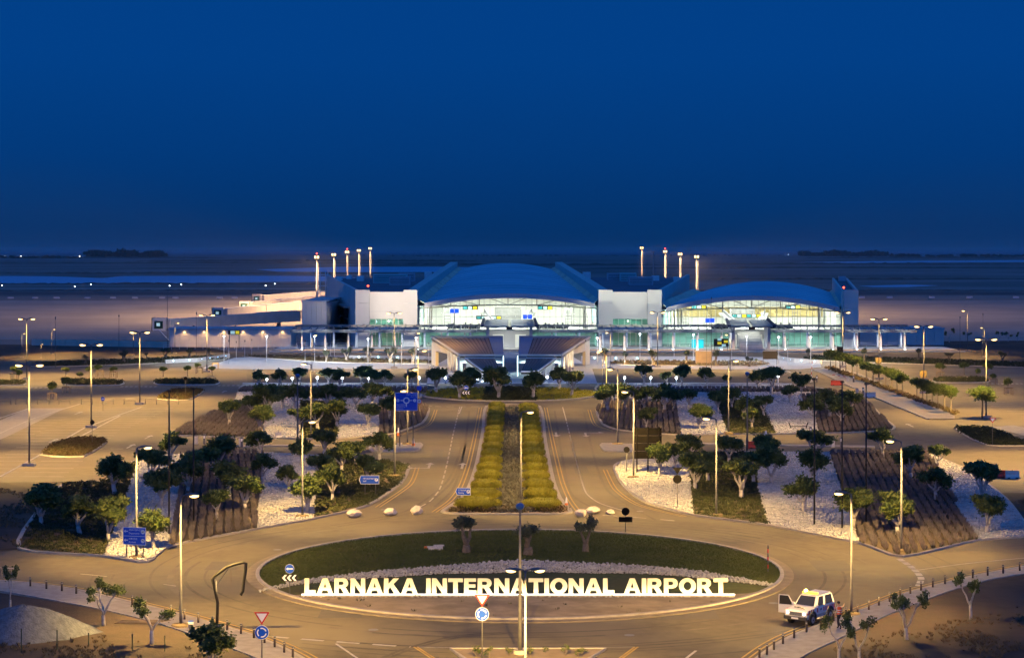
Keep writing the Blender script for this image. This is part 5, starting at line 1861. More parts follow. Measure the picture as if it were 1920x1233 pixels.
def hall(pt, x0, x1, ztop_e, floor2, back, timber, bays, label_mid):
    """glazed hall front, steel truss, upper floor, back wall, lights"""
    xa, xb = X(x0), X(x1)

    def arch(x, dz=0.0):
        u = (x - pt(0, 0).x) / (pt(1, 0).x - pt(0, 0).x)
        u = min(max(u, 0.0), 1.0)
        return pt(u, 0).z - 0.9 + dz
    # floors and back wall
    mb = MB()
    mb.box(xa, xb, YF + 1, YF + back, floor2 - .6, floor2)
    tput(mb, 'upper_floor', M['floorint'])
    mb = MB()
    mb.box(xa, xb, YF + 14, YF + 14.4, 0, floor2 - .6)
    tput(mb, 'ground_back_wall', M['interior'])
    mb = MB()
    vv = (back + 3.0) / (pt(0, 1).y - pt(0, 0).y)
    for i in range(24):
        p, q = xa + (xb - xa) * i / 24, xa + (xb - xa) * (i + 1) / 24
        zz = []
        for x in (p, q):
            l, r = pt(0, vv), pt(1, vv)
            u = min(max((x - l.x) / (r.x - l.x), 0), 1)
            zz.append(pt(u, vv).z - .7)
        mb.hexa([(p, YF + back, 0), (q, YF + back, 0), (q, YF + back + .5, 0), (p, YF + back + .5, 0), (p, YF + back, zz[0]), (q, YF + back, zz[1]), (q, YF + back + .5, zz[1]), (p, YF + back + .5, zz[0])])
    tput(mb, 'back_wall', M['interior'])
    nb = 22
    for i in range(nb):                      # wall panels of the back wall with recessed joints
        p0, p1 = xa + (xb - xa) * i / nb, xa + (xb - xa) * (i + 1) / nb
        mb = MB()
        mb.box(p0 + .06, p1 - .06, YF + back - .15, YF + back - .01, floor2 + (2.2 if timber else .1), floor2 + 5.0)
        tput(mb, 'wall_panel', M['timber'] if timber else M['interior'])
    for xx in (xa, xb):
        mb = MB()
        mb.box(xx - .25, xx + .25, YF + .8, YF + back, 0, ztop_e)
        tput(mb, 'side_wall', M['interior'])
    # truss: bottom chord, posts, diagonals just inside the glass
    yt_ = YF + 1.6
    cx, hw = (xa + xb) / 2, (xb - xa) / 2

    def chord(x):
        return ztop_e - 0.2 + 0.9 * (1 - ((x - cx) / hw) ** 2)
    mb = MB()
    N = 24
    for i in range(N):
        p, q = xa + (xb - xa) * i / N, xa + (xb - xa) * (i + 1) / N
        mb.bar((p, yt_, chord(p)), (q, yt_, chord(q)), 0.3, 0.3)
    tput(mb, 'truss_chord', M['steel'])
    nodes = [cx + hw * k for k in (-.64, -.32, 0, .32, .64)]
    for x in nodes:
        tput(MB().bar((x, yt_, chord(x)), (x, yt_, arch(x, .3)), 0.26), 'truss_post', M['steel'])
    tops = [cx + hw * k for k in (-.82, -.48, -.2, .2, .48, .82)]
    for x0_, x1_ in ((0, -.24), (0, .24), (-.32, -.56), (.32, .56), (-.64, -.84), (.64, .84)):
        a, b = cx + hw * x0_, cx + hw * x1_
        tput(MB().bar((a, yt_, chord(a)), (b, yt_, arch(b, .2)), 0.2), 'truss_diagonal', M['steel'])
    # ceiling inside
    mb = MB()
    for i in range(N):
        p, q = xa + (xb - xa) * i / N, xa + (xb - xa) * (i + 1) / N
        quadslab(mb, (p, YF + .5, arch(p, .25)), (q, YF + .5, arch(q, .25)), (q, YF + back, arch(q, .25) + .5), (p, YF + back, arch(p, .25) + .5), 0.1)
    tput(mb, 'ceiling', M['interior'])
    for k in range(9):
        x = xa + (xb - xa) * (k + .5) / 9
        mb = MB()
        mb.box(x - 1.3, x + 1.3, YF + back - 1.2, YF + back - .6, floor2 + 5.3, floor2 + 5.55)
        tput(mb, 'ceiling_light', M['steel'])
    # glass panes and mullions
    zr = [0.2, floor2 - .6, floor2 + 3.4]
    for i in range(bays):
        p, q = xa + (xb - xa) * i / bays, xa + (xb - xa) * (i + 1) / bays
        for r in range(3):
            z0 = zr[r]
            za, zb_ = (zr[r + 1],) * 2 if r < 2 else (arch(p), arch(q))
            if max(za, zb_) - z0 < .2:
                continue
            mb = MB()
            g = 'tealglass' if (r == 0) else 'glass'
            mb.v = [(p + .04, YF, z0), (q - .04, YF, z0), (q - .04, YF, max(zb_, z0)), (p + .04, YF, max(za, z0))]
            mb.f = [(0, 1, 2, 3)]
            mb.m = [0]
            tput(mb, 'pane', M[g])
        mb = MB()
        mb.box(p - .05, p + .05, YF - .1, YF + .12, 0.2, max(arch(p), floor2))
        tput(mb, 'mullion', M['mullion'])
    for z in (floor2 - .5, floor2 + 3.4):
        mb = MB()
        mb.box(xa, xb, YF - .12, YF + .10, z - .06, z + .06)
        tput(mb, 'transom', M['mullion'])
    # lights of the hall
    cw = (0.97, 1.0, 0.90)
    for k in range(3):
        x = xa + (xb - xa) * (k + .5) / 3
        light('AREA', 'hall_light', 6500, cw, TB, (x, 12, arch(x) - .5), (0, 0, 0), sx=9, sy=6)
        light('AREA', 'hall_light', 2600, (0.85, 1.0, 0.92), TB, (x, 7, floor2 - .8), (0, 0, 0), sx=10, sy=3)
        light('AREA', 'hall_light', 3600, cw, TB, (x, back - 9, floor2 + 5.2), (math.radians(25), 0, 0), sx=11, sy=1.5)
    return arch


pt1 = vault('main', 796, 1115, 569, 551, 866, 1032, 504, 493, 650)
pt2 = vault('side', 1249, 1574, 577, 555, 1316, 1556, 547, 527, 562, n=9)
FL2 = 4.5
hall(pt1, 784, 1121, Z(577), FL2, 34, False, 30, 'main')
hall(pt2, 1241, 1580, Z(583), FL2, 30, True, 30, 'side')

# pale blocks between the halls
def block(xf0, xf1, xb0, xb1, Yb, yt_f, yt_b, pier=26, wall_mat='panelwall', wash=(1.0, 0.84, 0.60)):
    zt, zb = Z(yt_f), Z(yt_b, Yb)
    a0, a1 = X(xf0), X(xf1)
    b0, b1 = X(xb0, Yb), X(xb1, Yb)
    pw = pier * YF / F
    # front piers and recessed front, built from cladding panels
    for x0, x1 in ((a0, a0 + pw), (a1 - pw, a1)):
        zs = [0, 5.0, zt - 5.3 + 1.8, zt]
        for i in range(3):
            mb = MB()
            mb.box(x0, x1, YF - 1.2, YF + 1.2, zs[i] + .03, zs[i + 1] - .03)
            tput(mb, 'pier_panel', M[wall_mat])
    mb = MB()
    mb.box(a0 + pw, a1 - pw, YF - .3, YF + .3, 8.2 - .9, zt - .55)
    tput(mb, 'front_wall', M[wall_mat])
    mb = MB()
    mb.box(a0 + pw, a1 - pw, YF - .36, YF - .31, 9.2, 9.3)
    tput(mb, 'wall_joint', M['fascia'])
    # window bands of the recessed front
    n = 6
    for z0, z1, g in ((5.6, 7.3, 'tealglass'), (0.3, 4.4, 'tealglass')):
        for i in range(n):
            p, q = a0 + pw + (a1 - a0 - 2 * pw) * i / n, a0 + pw + (a1 - a0 - 2 * pw) * (i + 1) / n
            f = tput(MB().box(p + .02, p + .14, YF - .1, YF + .1, z0, z1), 'window_frame', M['whitesteel'])
            mb = MB()
            mb.v = [(p + .14, YF, z0), (q, YF, z0), (q, YF, z1), (p + .14, YF, z1)]
            mb.f, mb.m = [(0, 1, 2, 3)], [0]
            tput(mb, 'window_pane', M[g])
    tput(MB().box(a0 + pw, a1 - pw, YF - .25, YF + .25, 4.4, 5.6), 'spandrel', M['white'])
    tput(MB().box(a0 + .5, a1 - .5, YF + 9, YF + 9.3, 0, 7.3), 'room_back_wall', M['interior'])
    tput(MB().box(a0 + .5, a1 - .5, YF + .4, YF + 9, 4.6, 5.2), 'room_floor', M['floorint'])
    light('AREA', 'room_light', 500, (0.8, 1.0, 0.9), TB, ((a0 + a1) / 2, 4, 7.0), (0, 0, 0), sx=8, sy=3)
    light('AREA', 'room_light', 350, (1.0, 0.85, 0.6), TB, ((a0 + a1) / 2, 4, 4.3), (0, 0, 0), sx=8, sy=3)
    # added fill lights in small boxes that brighten the facade, no known fittings
    for k in range(3):
        xq = a0 + (a1 - a0) * (k + .5) / 3
        tput(MB().box(xq - .25, xq + .25, YF - 8.2, YF - 7.8, 5.95, 6.25), 'added_facade_flood', M['head'])
        light('SPOT', 'facade_fill_beam', 12500, wash, TB, (xq, -8.0, 6.4), (math.radians(118), 0, 0), .25, 120, .8)
    # roof deck behind a parapet
    mb = MB()
    quadslab(mb, (a0 + .6, YF + 1.3, zt - 1.0), (a1 - .6, YF + 1.3, zt - 1.0), (b1 - .6, Yb, zb - 1.0), (b0 + .6, Yb, zb - 1.0), .5)
    tput(mb, 'roof_deck', M['deck'])
    return a0, a1, b0, b1, zt, zb


Yb = 600.0
a0, a1, b0, b1, zt, zb = block(667, 783, 612, 832, Yb, 543, 515)
# outer (left) wall of the left block: splayed outwards
mb = MB()
wall(mb, (b0, Yb), (a0, YF - 1.2), 0, zb, 0, zt, 0.8)
tput(mb, 'side_wall', M['panelwall'])
L1, L0 = Vector((a0, YF - 1.2)), Vector((b0, Yb))
dirv = (L0 - L1).normalized()
nrm = Vector((-dirv.y, dirv.x))
if nrm.y > 0:
    nrm = -nrm
for i in range(4):                                # tall dark corner glazing on the side wall
    for j in range(3):
        s0, s1 = 22 + i * 12, 22 + (i + 1) * 12 - .8
        p, q = L1 + dirv * s0 + nrm * .12, L1 + dirv * s1 + nrm * .12
        z0, z1 = 0.2 + j * 3.2, 0.2 + (j + 1) * 3.2 - .25
        mb = MB()
        mb.add([(p.x, p.y, z0), (q.x, q.y, z0), (q.x, q.y, z1), (p.x, p.y, z1)], [(0, 1, 2, 3)])
        tput(mb, 'side_window', M['darkglass'])
mb = MB()
wall(mb, L1 + dirv * 18 + nrm * 1.4, L1 + dirv * 72 + nrm * 1.4, 9.6, 10.1, 9.6, 10.1, -1.4)
tput(mb, 'side_canopy', M['steel'])
# scaffold-like lattice and service tower at the back left corner
tw = [(b0 - 3.0, Yb + 2), (b0 - .5, Yb + 2), (b0 - .5, Yb + 10), (b0 - 3.0, Yb + 10)]
for p in tw:
    tput(MB().tube([(p[0], p[1], 0), (p[0], p[1], zb + 1)], .16, 6), 'lattice_post', M['whitesteel'])
for k in range(10):
    z = 1 + (zb - 1) * k / 9
    for i in range(4):
        p, q = tw[i], tw[(i + 1) % 4]
        tput(MB().bar((*p, z), (*q, z), .12), 'lattice_rail', M['whitesteel'])
# inner fins beside the main vault
def fin(xf, xb, ytf, ytb, Yb, side, name='fin_wall'):
    mb = MB()
    wall(mb, (X(xf), YF - 1.19), (X(xb, Yb), Yb), 6, Z(ytf) + .05, 6, Z(ytb, Yb), 2.4 * side)
    return tput(mb, name, M['teal'])


fin(783, 858, 543, 491, 650, 1)
fin(1122, 1041, 543, 491, 650, -1)


def gutter(f0, f1, b0, b1, yf0, yf1, yb0, yb1, Yb, k0=0.0):
    """sloping gutter between fin and vault, in separate sheets"""
    n = 9
    for i in range(n):
        v0, v1 = (i + .03) / n, (i + .97) / n

        def P(v):
            Y = YF + (Yb - YF) * v
            l = Vector((X(f0) + (X(b0, Yb) - X(f0)) * v, Y, Z(yf0) + (Z(yb0, Yb) - Z(yf0)) * v))
            r = Vector((X(f1) + (X(b1, Yb) - X(f1)) * v, Y, Z(yf1) + (Z(yb1, Yb) - Z(yf1)) * v))
            return l, r
        l0, r0 = P(v0)
        l1, r1 = P(v1)
        mb = MB()
        quadslab(mb, l0, r0, r1, l1, .3)
        tput(mb, 'gutter_sheet', M['gutter'])


gutter(783, 800, 859, 868, 560, 570, 500, 505, 650)
gutter(1111, 1122, 1030, 1040, 570, 560, 505, 500, 650)
a0, a1, b0r, b1r, zt, zbr = block(1122, 1240, 1062, 1293, Yb, 543, 514, wash=(1.0, 1.0, 0.72))
mb = MB()
wall(mb, (a1, YF - 1.19), (b1r, Yb), 5, zt + .02, 5, zbr, 0.9)
tput(mb, 'side_fin', M['teal'])
gutter(1240, 1252, 1300, 1318, 566, 578, 541, 547, 562)
gutter(1571, 1581, 1553, 1562, 578, 566, 548, 541, 562)
# right tower
xa_, xb_ = X(1581), X(1608)
zs = [0, 5.0, 10.0, Z(543)]
for i in range(3):
    mb = MB()
    mb.box(xa_, xb_, YF - 1.2, YF - .4, zs[i] + .03, zs[i + 1] - .03)
    tput(mb, 'tower_panel', M['panelwall'])
mb = MB()
Yt = 566
zq = Z(521, Yt)
wall(mb, (X(1564, Yt), Yt), (xa_, YF - .4), 0, zq, 0, zs[3], -0.6)
tput(mb, 'tower_wall', M['teal'])
mb = MB()
wall(mb, (xb_, YF - .4), (X(1589, Yt), Yt), 0, zs[3], 0, zq, 0.6)
tput(mb, 'tower_wall', M['panelwall'])
mb = MB()
quadslab(mb, (xa_, YF - .4, zs[3] - .7), (xb_, YF - .4, zs[3] - .7), (X(1589, Yt), Yt, zq - .7), (X(1564, Yt), Yt, zq - .7), .4)
tput(mb, 'tower_roof', M['deck'])
mb = MB()
p = A(1580, 522, Yt - 6)
mb.box(p.x - 1, p.x + 1, p.y, p.y + 2, zq - 1.2, zq + .6)
tput(mb, 'roof_hatch', M['fascia'])
# roof plant, beacons
for px, py, Y, w_, h_, mt in ((732, 527, 560, 10, 2.6, 'teal'), (750, 531, 545, 6, 2.4, 'fascia'), (763, 524, 575, 5, 2.4, 'fascia'), (676, 524, 575, 2, 1.6, 'whitesteel'), (637, 523, 580, 1.5, 1.2, 'whitesteel'), (655, 517, 592, 1.5, 1.2, 'whitesteel'), (803, 519, 588, 2.2, 2.4, 'whitesteel'),
                               (1160, 523, 575, 7, 2.4, 'fascia'), (1177, 523, 572, 5, 2.6, 'teal'), (1201, 531, 545, 7, 2.4, 'fascia'), (1229, 523, 576, 2, 1.6, 'whitesteel'), (1268, 524, 574, 1.6, 1.3, 'whitesteel'), (1100, 517, 590, 2.4, 2.2, 'whitesteel')):
    x, y = X(px, Y), Y
    zr = zt - 1.0 + (Z(515, Yb) - zt) * (Y - YF) / (Yb - YF)
    un = tput(MB().box(x - w_ / 2, x + w_ / 2, y - 2, y + 2, zr - .2, zr + h_), 'roof_plant', M[mt])
    mb = MB()
    for k in range(4):
        mb.box(x - w_ / 2 + .3, x + w_ / 2 - .3, y - 2.06, y - 2.0, zr + .4 + k * h_ * .2, zr + .55 + k * h_ * .2)
    if w_ > 4:
        tput(mb, 'louvre', M['pole'], TB)
for px, py, Y in ((690, 538, YF + 6), (1582, 541, YF + 10)):
    p = A(px, py, Y)
    tput(MB().sphere((p.x, p.y, p.z + .3), .24, 8, 6), 'red_beacon', M['bulbred'])
    tput(MB().tube([(p.x, p.y, p.z - 1.4), (p.x, p.y, p.z + .1)], .06, 6), 'beacon_stem', M['steel'])
# hall furniture on the upper floor: counters, piles of seats, boards, stairs
g = random.Random(5)
fl = FL2


def hall_items(cx, spans, blue, boards):
    for x0, x1 in spans:
        for k in range(int((x1 - x0) / 0.45)):
            x = x0 + .45 * k
            mb = MB()
            hh = g.uniform(.7, 1.7)
            mb.box(x, x + .4, YF + 4 + g.uniform(0, 2), YF + 6.2, fl + .01, fl + hh)
            tput(mb, 'stacked_seat', [M['steel'], M['head'], M['orange'] if g.random() < .12 else M['pole']][g.randrange(3)])
    for x, z in blue:
        for d in (-.62, .62):
            f = tput(MB().box(x + d - .55, x + d + .55, YF + 5, YF + 5.2, z, z + 1.1), 'screen', material('screen_blue', (0, .02, .2), .4, emit=(0.01, 0.08, 1.0), estr=1.6))
        tput(MB().tube([(x, YF + 5.3, fl), (x, YF + 5.3, z)], .1, 6), 'screen_stand', M['steel'])
    for x, z in boards:
        tput(MB().box(x - 2, x + 2, YF + 16, YF + 16.3, z, z + 1.0), 'hanging_board', M['sign_dark'])
        for k, c_ in enumerate(('g', 'b', 'y')):
            tput(MB().box(x - 1.8 + k * 1.3, x - .8 + k * 1.3, YF + 15.9, YF + 15.98, z + .15, z + .85), 'board_light', BOARD[c_])


BOARD = {'g': material('board_green', (0, .1, .1), .4, emit=(0.1, 0.55, 0.6), estr=0.6), 'b': material('board_pale', (.2, .3, .3), .4, emit=(0.5, 0.8, 0.85), estr=0.6), 'y': material('board_yellow', (.3, .25, 0), .4, emit=(1, 0.8, 0.05), estr=0.6)}
hall_items(X(952), [(X(838), X(900)), (X(1006), X(1070))], [(X(851), Z(588)), (X(1148) * 0 + X(989), Z(599))], [(X(879), 9.2), (X(1024), 9.2), (X(905), 6.6), (X(925), 6.6)])
hall_items(X(1411), [(X(1338), X(1372)), (X(1446), X(1494))], [(X(1335), Z(606))], [(X(1322), 9.4), (X(1504), 9.4), (X(1400), 7.0), (X(1428), 7.0)])
for cx_, s in ((X(952), 1.0), (X(1411), 0.9)):
    # raised core with escalators behind the glass
    tput(MB().box(cx_ - 3.6 * s, cx_ + 3.6 * s, YF + 20, YF + 24, fl, fl + 5.0), 'core_wall', M['steel'])
    for d in (-1, 1):
        mb = MB()
        mb.bar((cx_ + d * 3.2 * s, YF + 9, fl + .3), (cx_ + d * 6.4 * s, YF + 19, fl + 3.6), 2.0, .5)
        tput(mb, 'escalator', M['whitesteel'])
        mb = MB()
        mb.bar((cx_ + d * 3.2 * s, YF + 8.4, fl + 1.2), (cx_ + d * 6.4 * s, YF + 18.4, fl + 4.5), .15, .9)
        tput(mb, 'escalator_side', M['fascia'])
        for k in range(5):
            x = cx_ + d * (20 * s)
            tput(MB().tube([(x + d * .6 * k, YF + 5 + 3 * k, fl), (x + d * .6 * k, YF + 5 + 3 * k, fl + 6.5)], .22, 8), 'hall_column', M['white'])
    for d in (-1, 1):
        for k in range(6):
            tput(MB().bar((cx_ + d * 15.8 * s, YF + 26, fl + k * .9), (cx_ + d * 17.4 * s, YF + 26, fl + k * .9), .1), 'scaffold_rail', M['pole'])
        for q in (15.8, 17.4):
            tput(MB().tube([(cx_ + d * q * s, YF + 26, fl), (cx_ + d * q * s, YF + 26, fl + 5.4)], .07, 6), 'scaffold_post', M['pole'])

# entrance bridges with sloping canopies in front of both halls
def entrance(cx, w_, label, stair):
    o = thing('entrance_canopy', label, 'canopy', (cx, 476, 0), 0, 'entrance canopies')
    z0 = 6.1
    for s in (-1, 1):
        mb = MB()
        quadslab(mb, (min(s * .4, s * w_), -2, z0), (max(s * .4, s * w_), -2, z0), (max(s * .4, s * w_ * .94), 8, z0 + 1.3), (min(s * .4, s * w_ * .94), 8, z0 + 1.3), .35)
        mb.build('canopy_slab', M['steel'], o)
        mb = MB()
        quadslab(mb, (min(s * w_ * 1.01, s * (w_ + .9)), -2, z0 + .2), (max(s * w_ * 1.01, s * (w_ + .9)), -2, z0 + .2), (max(s * w_ * .96, s * (w_ + .4)), 8, z0 + 1.7), (min(s * w_ * .96, s * (w_ + .4)), 8, z0 + 1.7), .5)
        mb.build('end_panel', material('end_panel_blue', (0.02, 0.04, 0.09), 0.4), o)
        for y in (0, 6):
            MB().box(s * w_ * .86 - .35, s * w_ * .86 + .35, y - .4, y + .4, 0, z0 - .2).build('pier', M['fascia'], o)
    MB().box(-.8, .8, -2.2, -1.6, z0 - .9, z0 - .2).build('dark_sign', M['sign_dark'], o)
    MB().box(-w_ * .8, w_ * .8, 7, 7.4, 0, 4.6).build('entrance_wall', M['white'], o)
    for s in (-1, 1):
        MB().box(s * w_ * .45 - 1.4, s * w_ * .45 + 1.4, 6.9, 6.98, .2, 3.6).build('lit_doorway', material('lit_doorway', (.8, .8, .7), .5, emit=(1, .97, .8), estr=.22), o)
    if stair:
        for k in range(12):
            MB().box(-w_ * .55, w_ * .55, -3 + k * .75, -2.25 + k * .75, 0, .36 * (k + 1)).build('step', M['plaza'], o)
    light('AREA', 'canopy_light', 500, (0.95, 1.0, 0.88), o, (0, 2, z0 - .6), (0, 0, 0), sx=w_ * 1.2, sy=5)
    return o


entrance(X(955, 476), 6.4, 'grey double entrance canopy before the main hall glass', False)
entrance(X(1408, 476), 5.2, 'tilted grey entrance canopy over wide steps, side hall', True)

# long steel canopies (twin beams on lit white columns) along the forecourt
def pergola(x0, x1, label, n):
    o = thing('forecourt_canopy', label, 'canopy', (0, 480, 0), 0, 'long forecourt canopies')
    a, b = X(x0, 476), X(x1, 476)
    for y, z, h_ in ((-6, 4.45, .42), (-5.2, 4.95, .16), (6, 5.35, .42), (5.2, 5.85, .16)):
        MB().box(a, b, y - .2, y + .2, z, z + h_).build('beam', M['steel'], o)
    k = max(2, int((b - a) / 2.0))
    for i in range(k + 1):
        x = a + (b - a) * i / k
        MB().bar((x, -6, 4.75), (x, 6, 5.65), .12, .2).build('rafter', M['steel'], o)
    for i in range(n):
        x = a + (b - a) * (i + .5) / n
        for y, zt_ in ((-5.2, 4.5), (4.8, 5.2)):
            mb = MB()
            mb.tube([(x + (1.2 if y > 0 else 0), y, .15), (x + (1.2 if y > 0 else 0), y, 1.0), (x + (1.2 if y > 0 else 0), y, zt_ - .7)], [.36, .3, .24], 10)
            mb.build('column', M['whitesteel'], o, True)
            mb = MB()
            mb.bar((x + (1.2 if y > 0 else 0), y, zt_ - .75), (x + (1.2 if y > 0 else 0), y, zt_), .3)
            mb.build('column_head', M['steel'], o)
        MB().disc((x, -6.0, .22), .18, (0, 0, 1), .08, 10).build('uplight', M['bulbcool'], o)
        light('SPOT', 'uplight_beam', 6000, (0.95, 1.0, 0.96), o, (x, -6.6, .4), (math.radians(180 - 14), 0, 0), 0.12, 70, 0.7)
        light('SPOT', 'road_fill_light', 5200, (1.0, 0.62, 0.3), o, (x, -6.9, 4.3), (math.radians(-18), 0, 0), 0.15, 160, 0.5)  # added warm fill for the forecourt road, without a fitting
        light('SPOT', 'canopy_downlight', 16000, (0.96, 1.0, 0.94), o, (x + 2, 0, 4.9), (0, 0, 0), 0.15, 150, 0.6)
    for z in (.55, 1.1):
        MB().box(a, b, 8.0, 8.06, z, z + .05).build('handrail', M['whitesteel'], o)
    for i in range(int((b - a) / 2.6)):
        MB().box(a + 2.6 * i, a + 2.6 * i + .06, 8.0, 8.06, .15, 1.1).build('rail_post', M['whitesteel'], o)
    return o


pergola(546, 893, 'long steel canopy on lit white columns left of the main entrance', 8)
pergola(1012, 1374, 'long steel canopy on lit white columns between the two entrances', 8)
pergola(1448, 1716, 'long steel canopy on lit white columns at the right end', 6)
# overhead sign in front of the side hall
o = thing('gantry_sign', 'dark overhead sign with yellow and blue lit fields, right forecourt', 'sign', (X(1352, 468), 468, 0), 0, 'lit gantry signs')
for px, py, c_ in ((1349, 636, 'b'), (1361, 640, 'y'), (1349, 643, 'y'), (1357, 647, 'b'), (1351, 652, 'b')):
    p = A(px, py, 468)
    MB().box(p.x - o.location.x - .5, p.x - o.location.x + .5, -.14, -.1, p.z - .3, p.z + .3).build('lit_field', BOARD[c_], o)
MB().box(-1.8, 1.8, -.08, .1, Z(649, 468), Z(635, 468)).build('panel', M['sign_dark'], o)
MB().tube([(1.6, .2, 0), (1.6, .2, Z(636, 468))], .08, 8).build('post', M['pole'], o)
MB().tube([(-1.6, .2, 0), (-1.6, .2, Z(636, 468))], .08, 8).build('post', M['pole'], o)
o = thing('gantry_sign', 'dark overhead sign with yellow lit field before the lamp-lit white wall', 'sign', (X(439, 474), 474, 0), 0, 'lit gantry signs')
MB().box(-1.5, 1.5, -.08, .1, Z(627, 474), Z(619, 474)).build('panel', M['sign_dark'], o)
MB().box(-.9, .2, -.14, -.1, Z(626, 474), Z(620, 474)).build('lit_field', BOARD['b'], o)
MB().box(.4, 1.3, -.14, -.1, Z(626, 474), Z(620, 474)).build('lit_field', BOARD['y'], o)
MB().tube([(1.2, .2, 0), (1.2, .2, Z(620, 474))], .08, 8).build('post', M['pole'], o)
MB().tube([(-1.2, .2, 0), (-1.2, .2, Z(620, 474))], .08, 8).build('post', M['pole'], o)

# annex left of the block and stair volume right of it
for nm, lab, px0, px1, yt_, Y, D, mt in (('service_annex', 'plain pale annex between the jet bridges and the left block', 566, 612, 566, 500, 40, 'panelwall'),
                                          ('side_building', 'long low blue-grey building right of the terminal tower', 1612, 1770, 617, 500, 14, 'panelwall')):
    o = thing(nm, lab, 'building', (X((px0 + px1) / 2, Y), Y, 0))
    w_ = (px1 - px0) * Y / F / 2
    k = 5 if nm == 'service_annex' else 9
    for i in range(k):
        MB().box(-w_ + 2 * w_ * i / k + .03, -w_ + 2 * w_ * (i + 1) / k - .03, 0, .3, 0, Z(yt_, Y)).build('wall_panel', M[mt], o)
    MB().box(-w_, w_, .32, D, 0, Z(yt_, Y) - .3).build('body', M[mt], o)
    MB().box(-w_ - .2, w_ + .2, -.2, D + .2, Z(yt_, Y), Z(yt_, Y) + .35).build('roof_edge', M['fascia'], o)
# gateway pavilion: two mirrored sloping-roof wings before the terminal
GW = thing('gateway_pavilion', 'V-shaped gateway pavilion with ribbed brown sloping roofs before the terminal', 'pavilion', (0, 400, 0))


def gw(mb, name, mat, parent=None):
    mb.v = [(x, y - 400, z) for x, y, z in mb.v]
    return mb.build(name, mat, parent or GW)


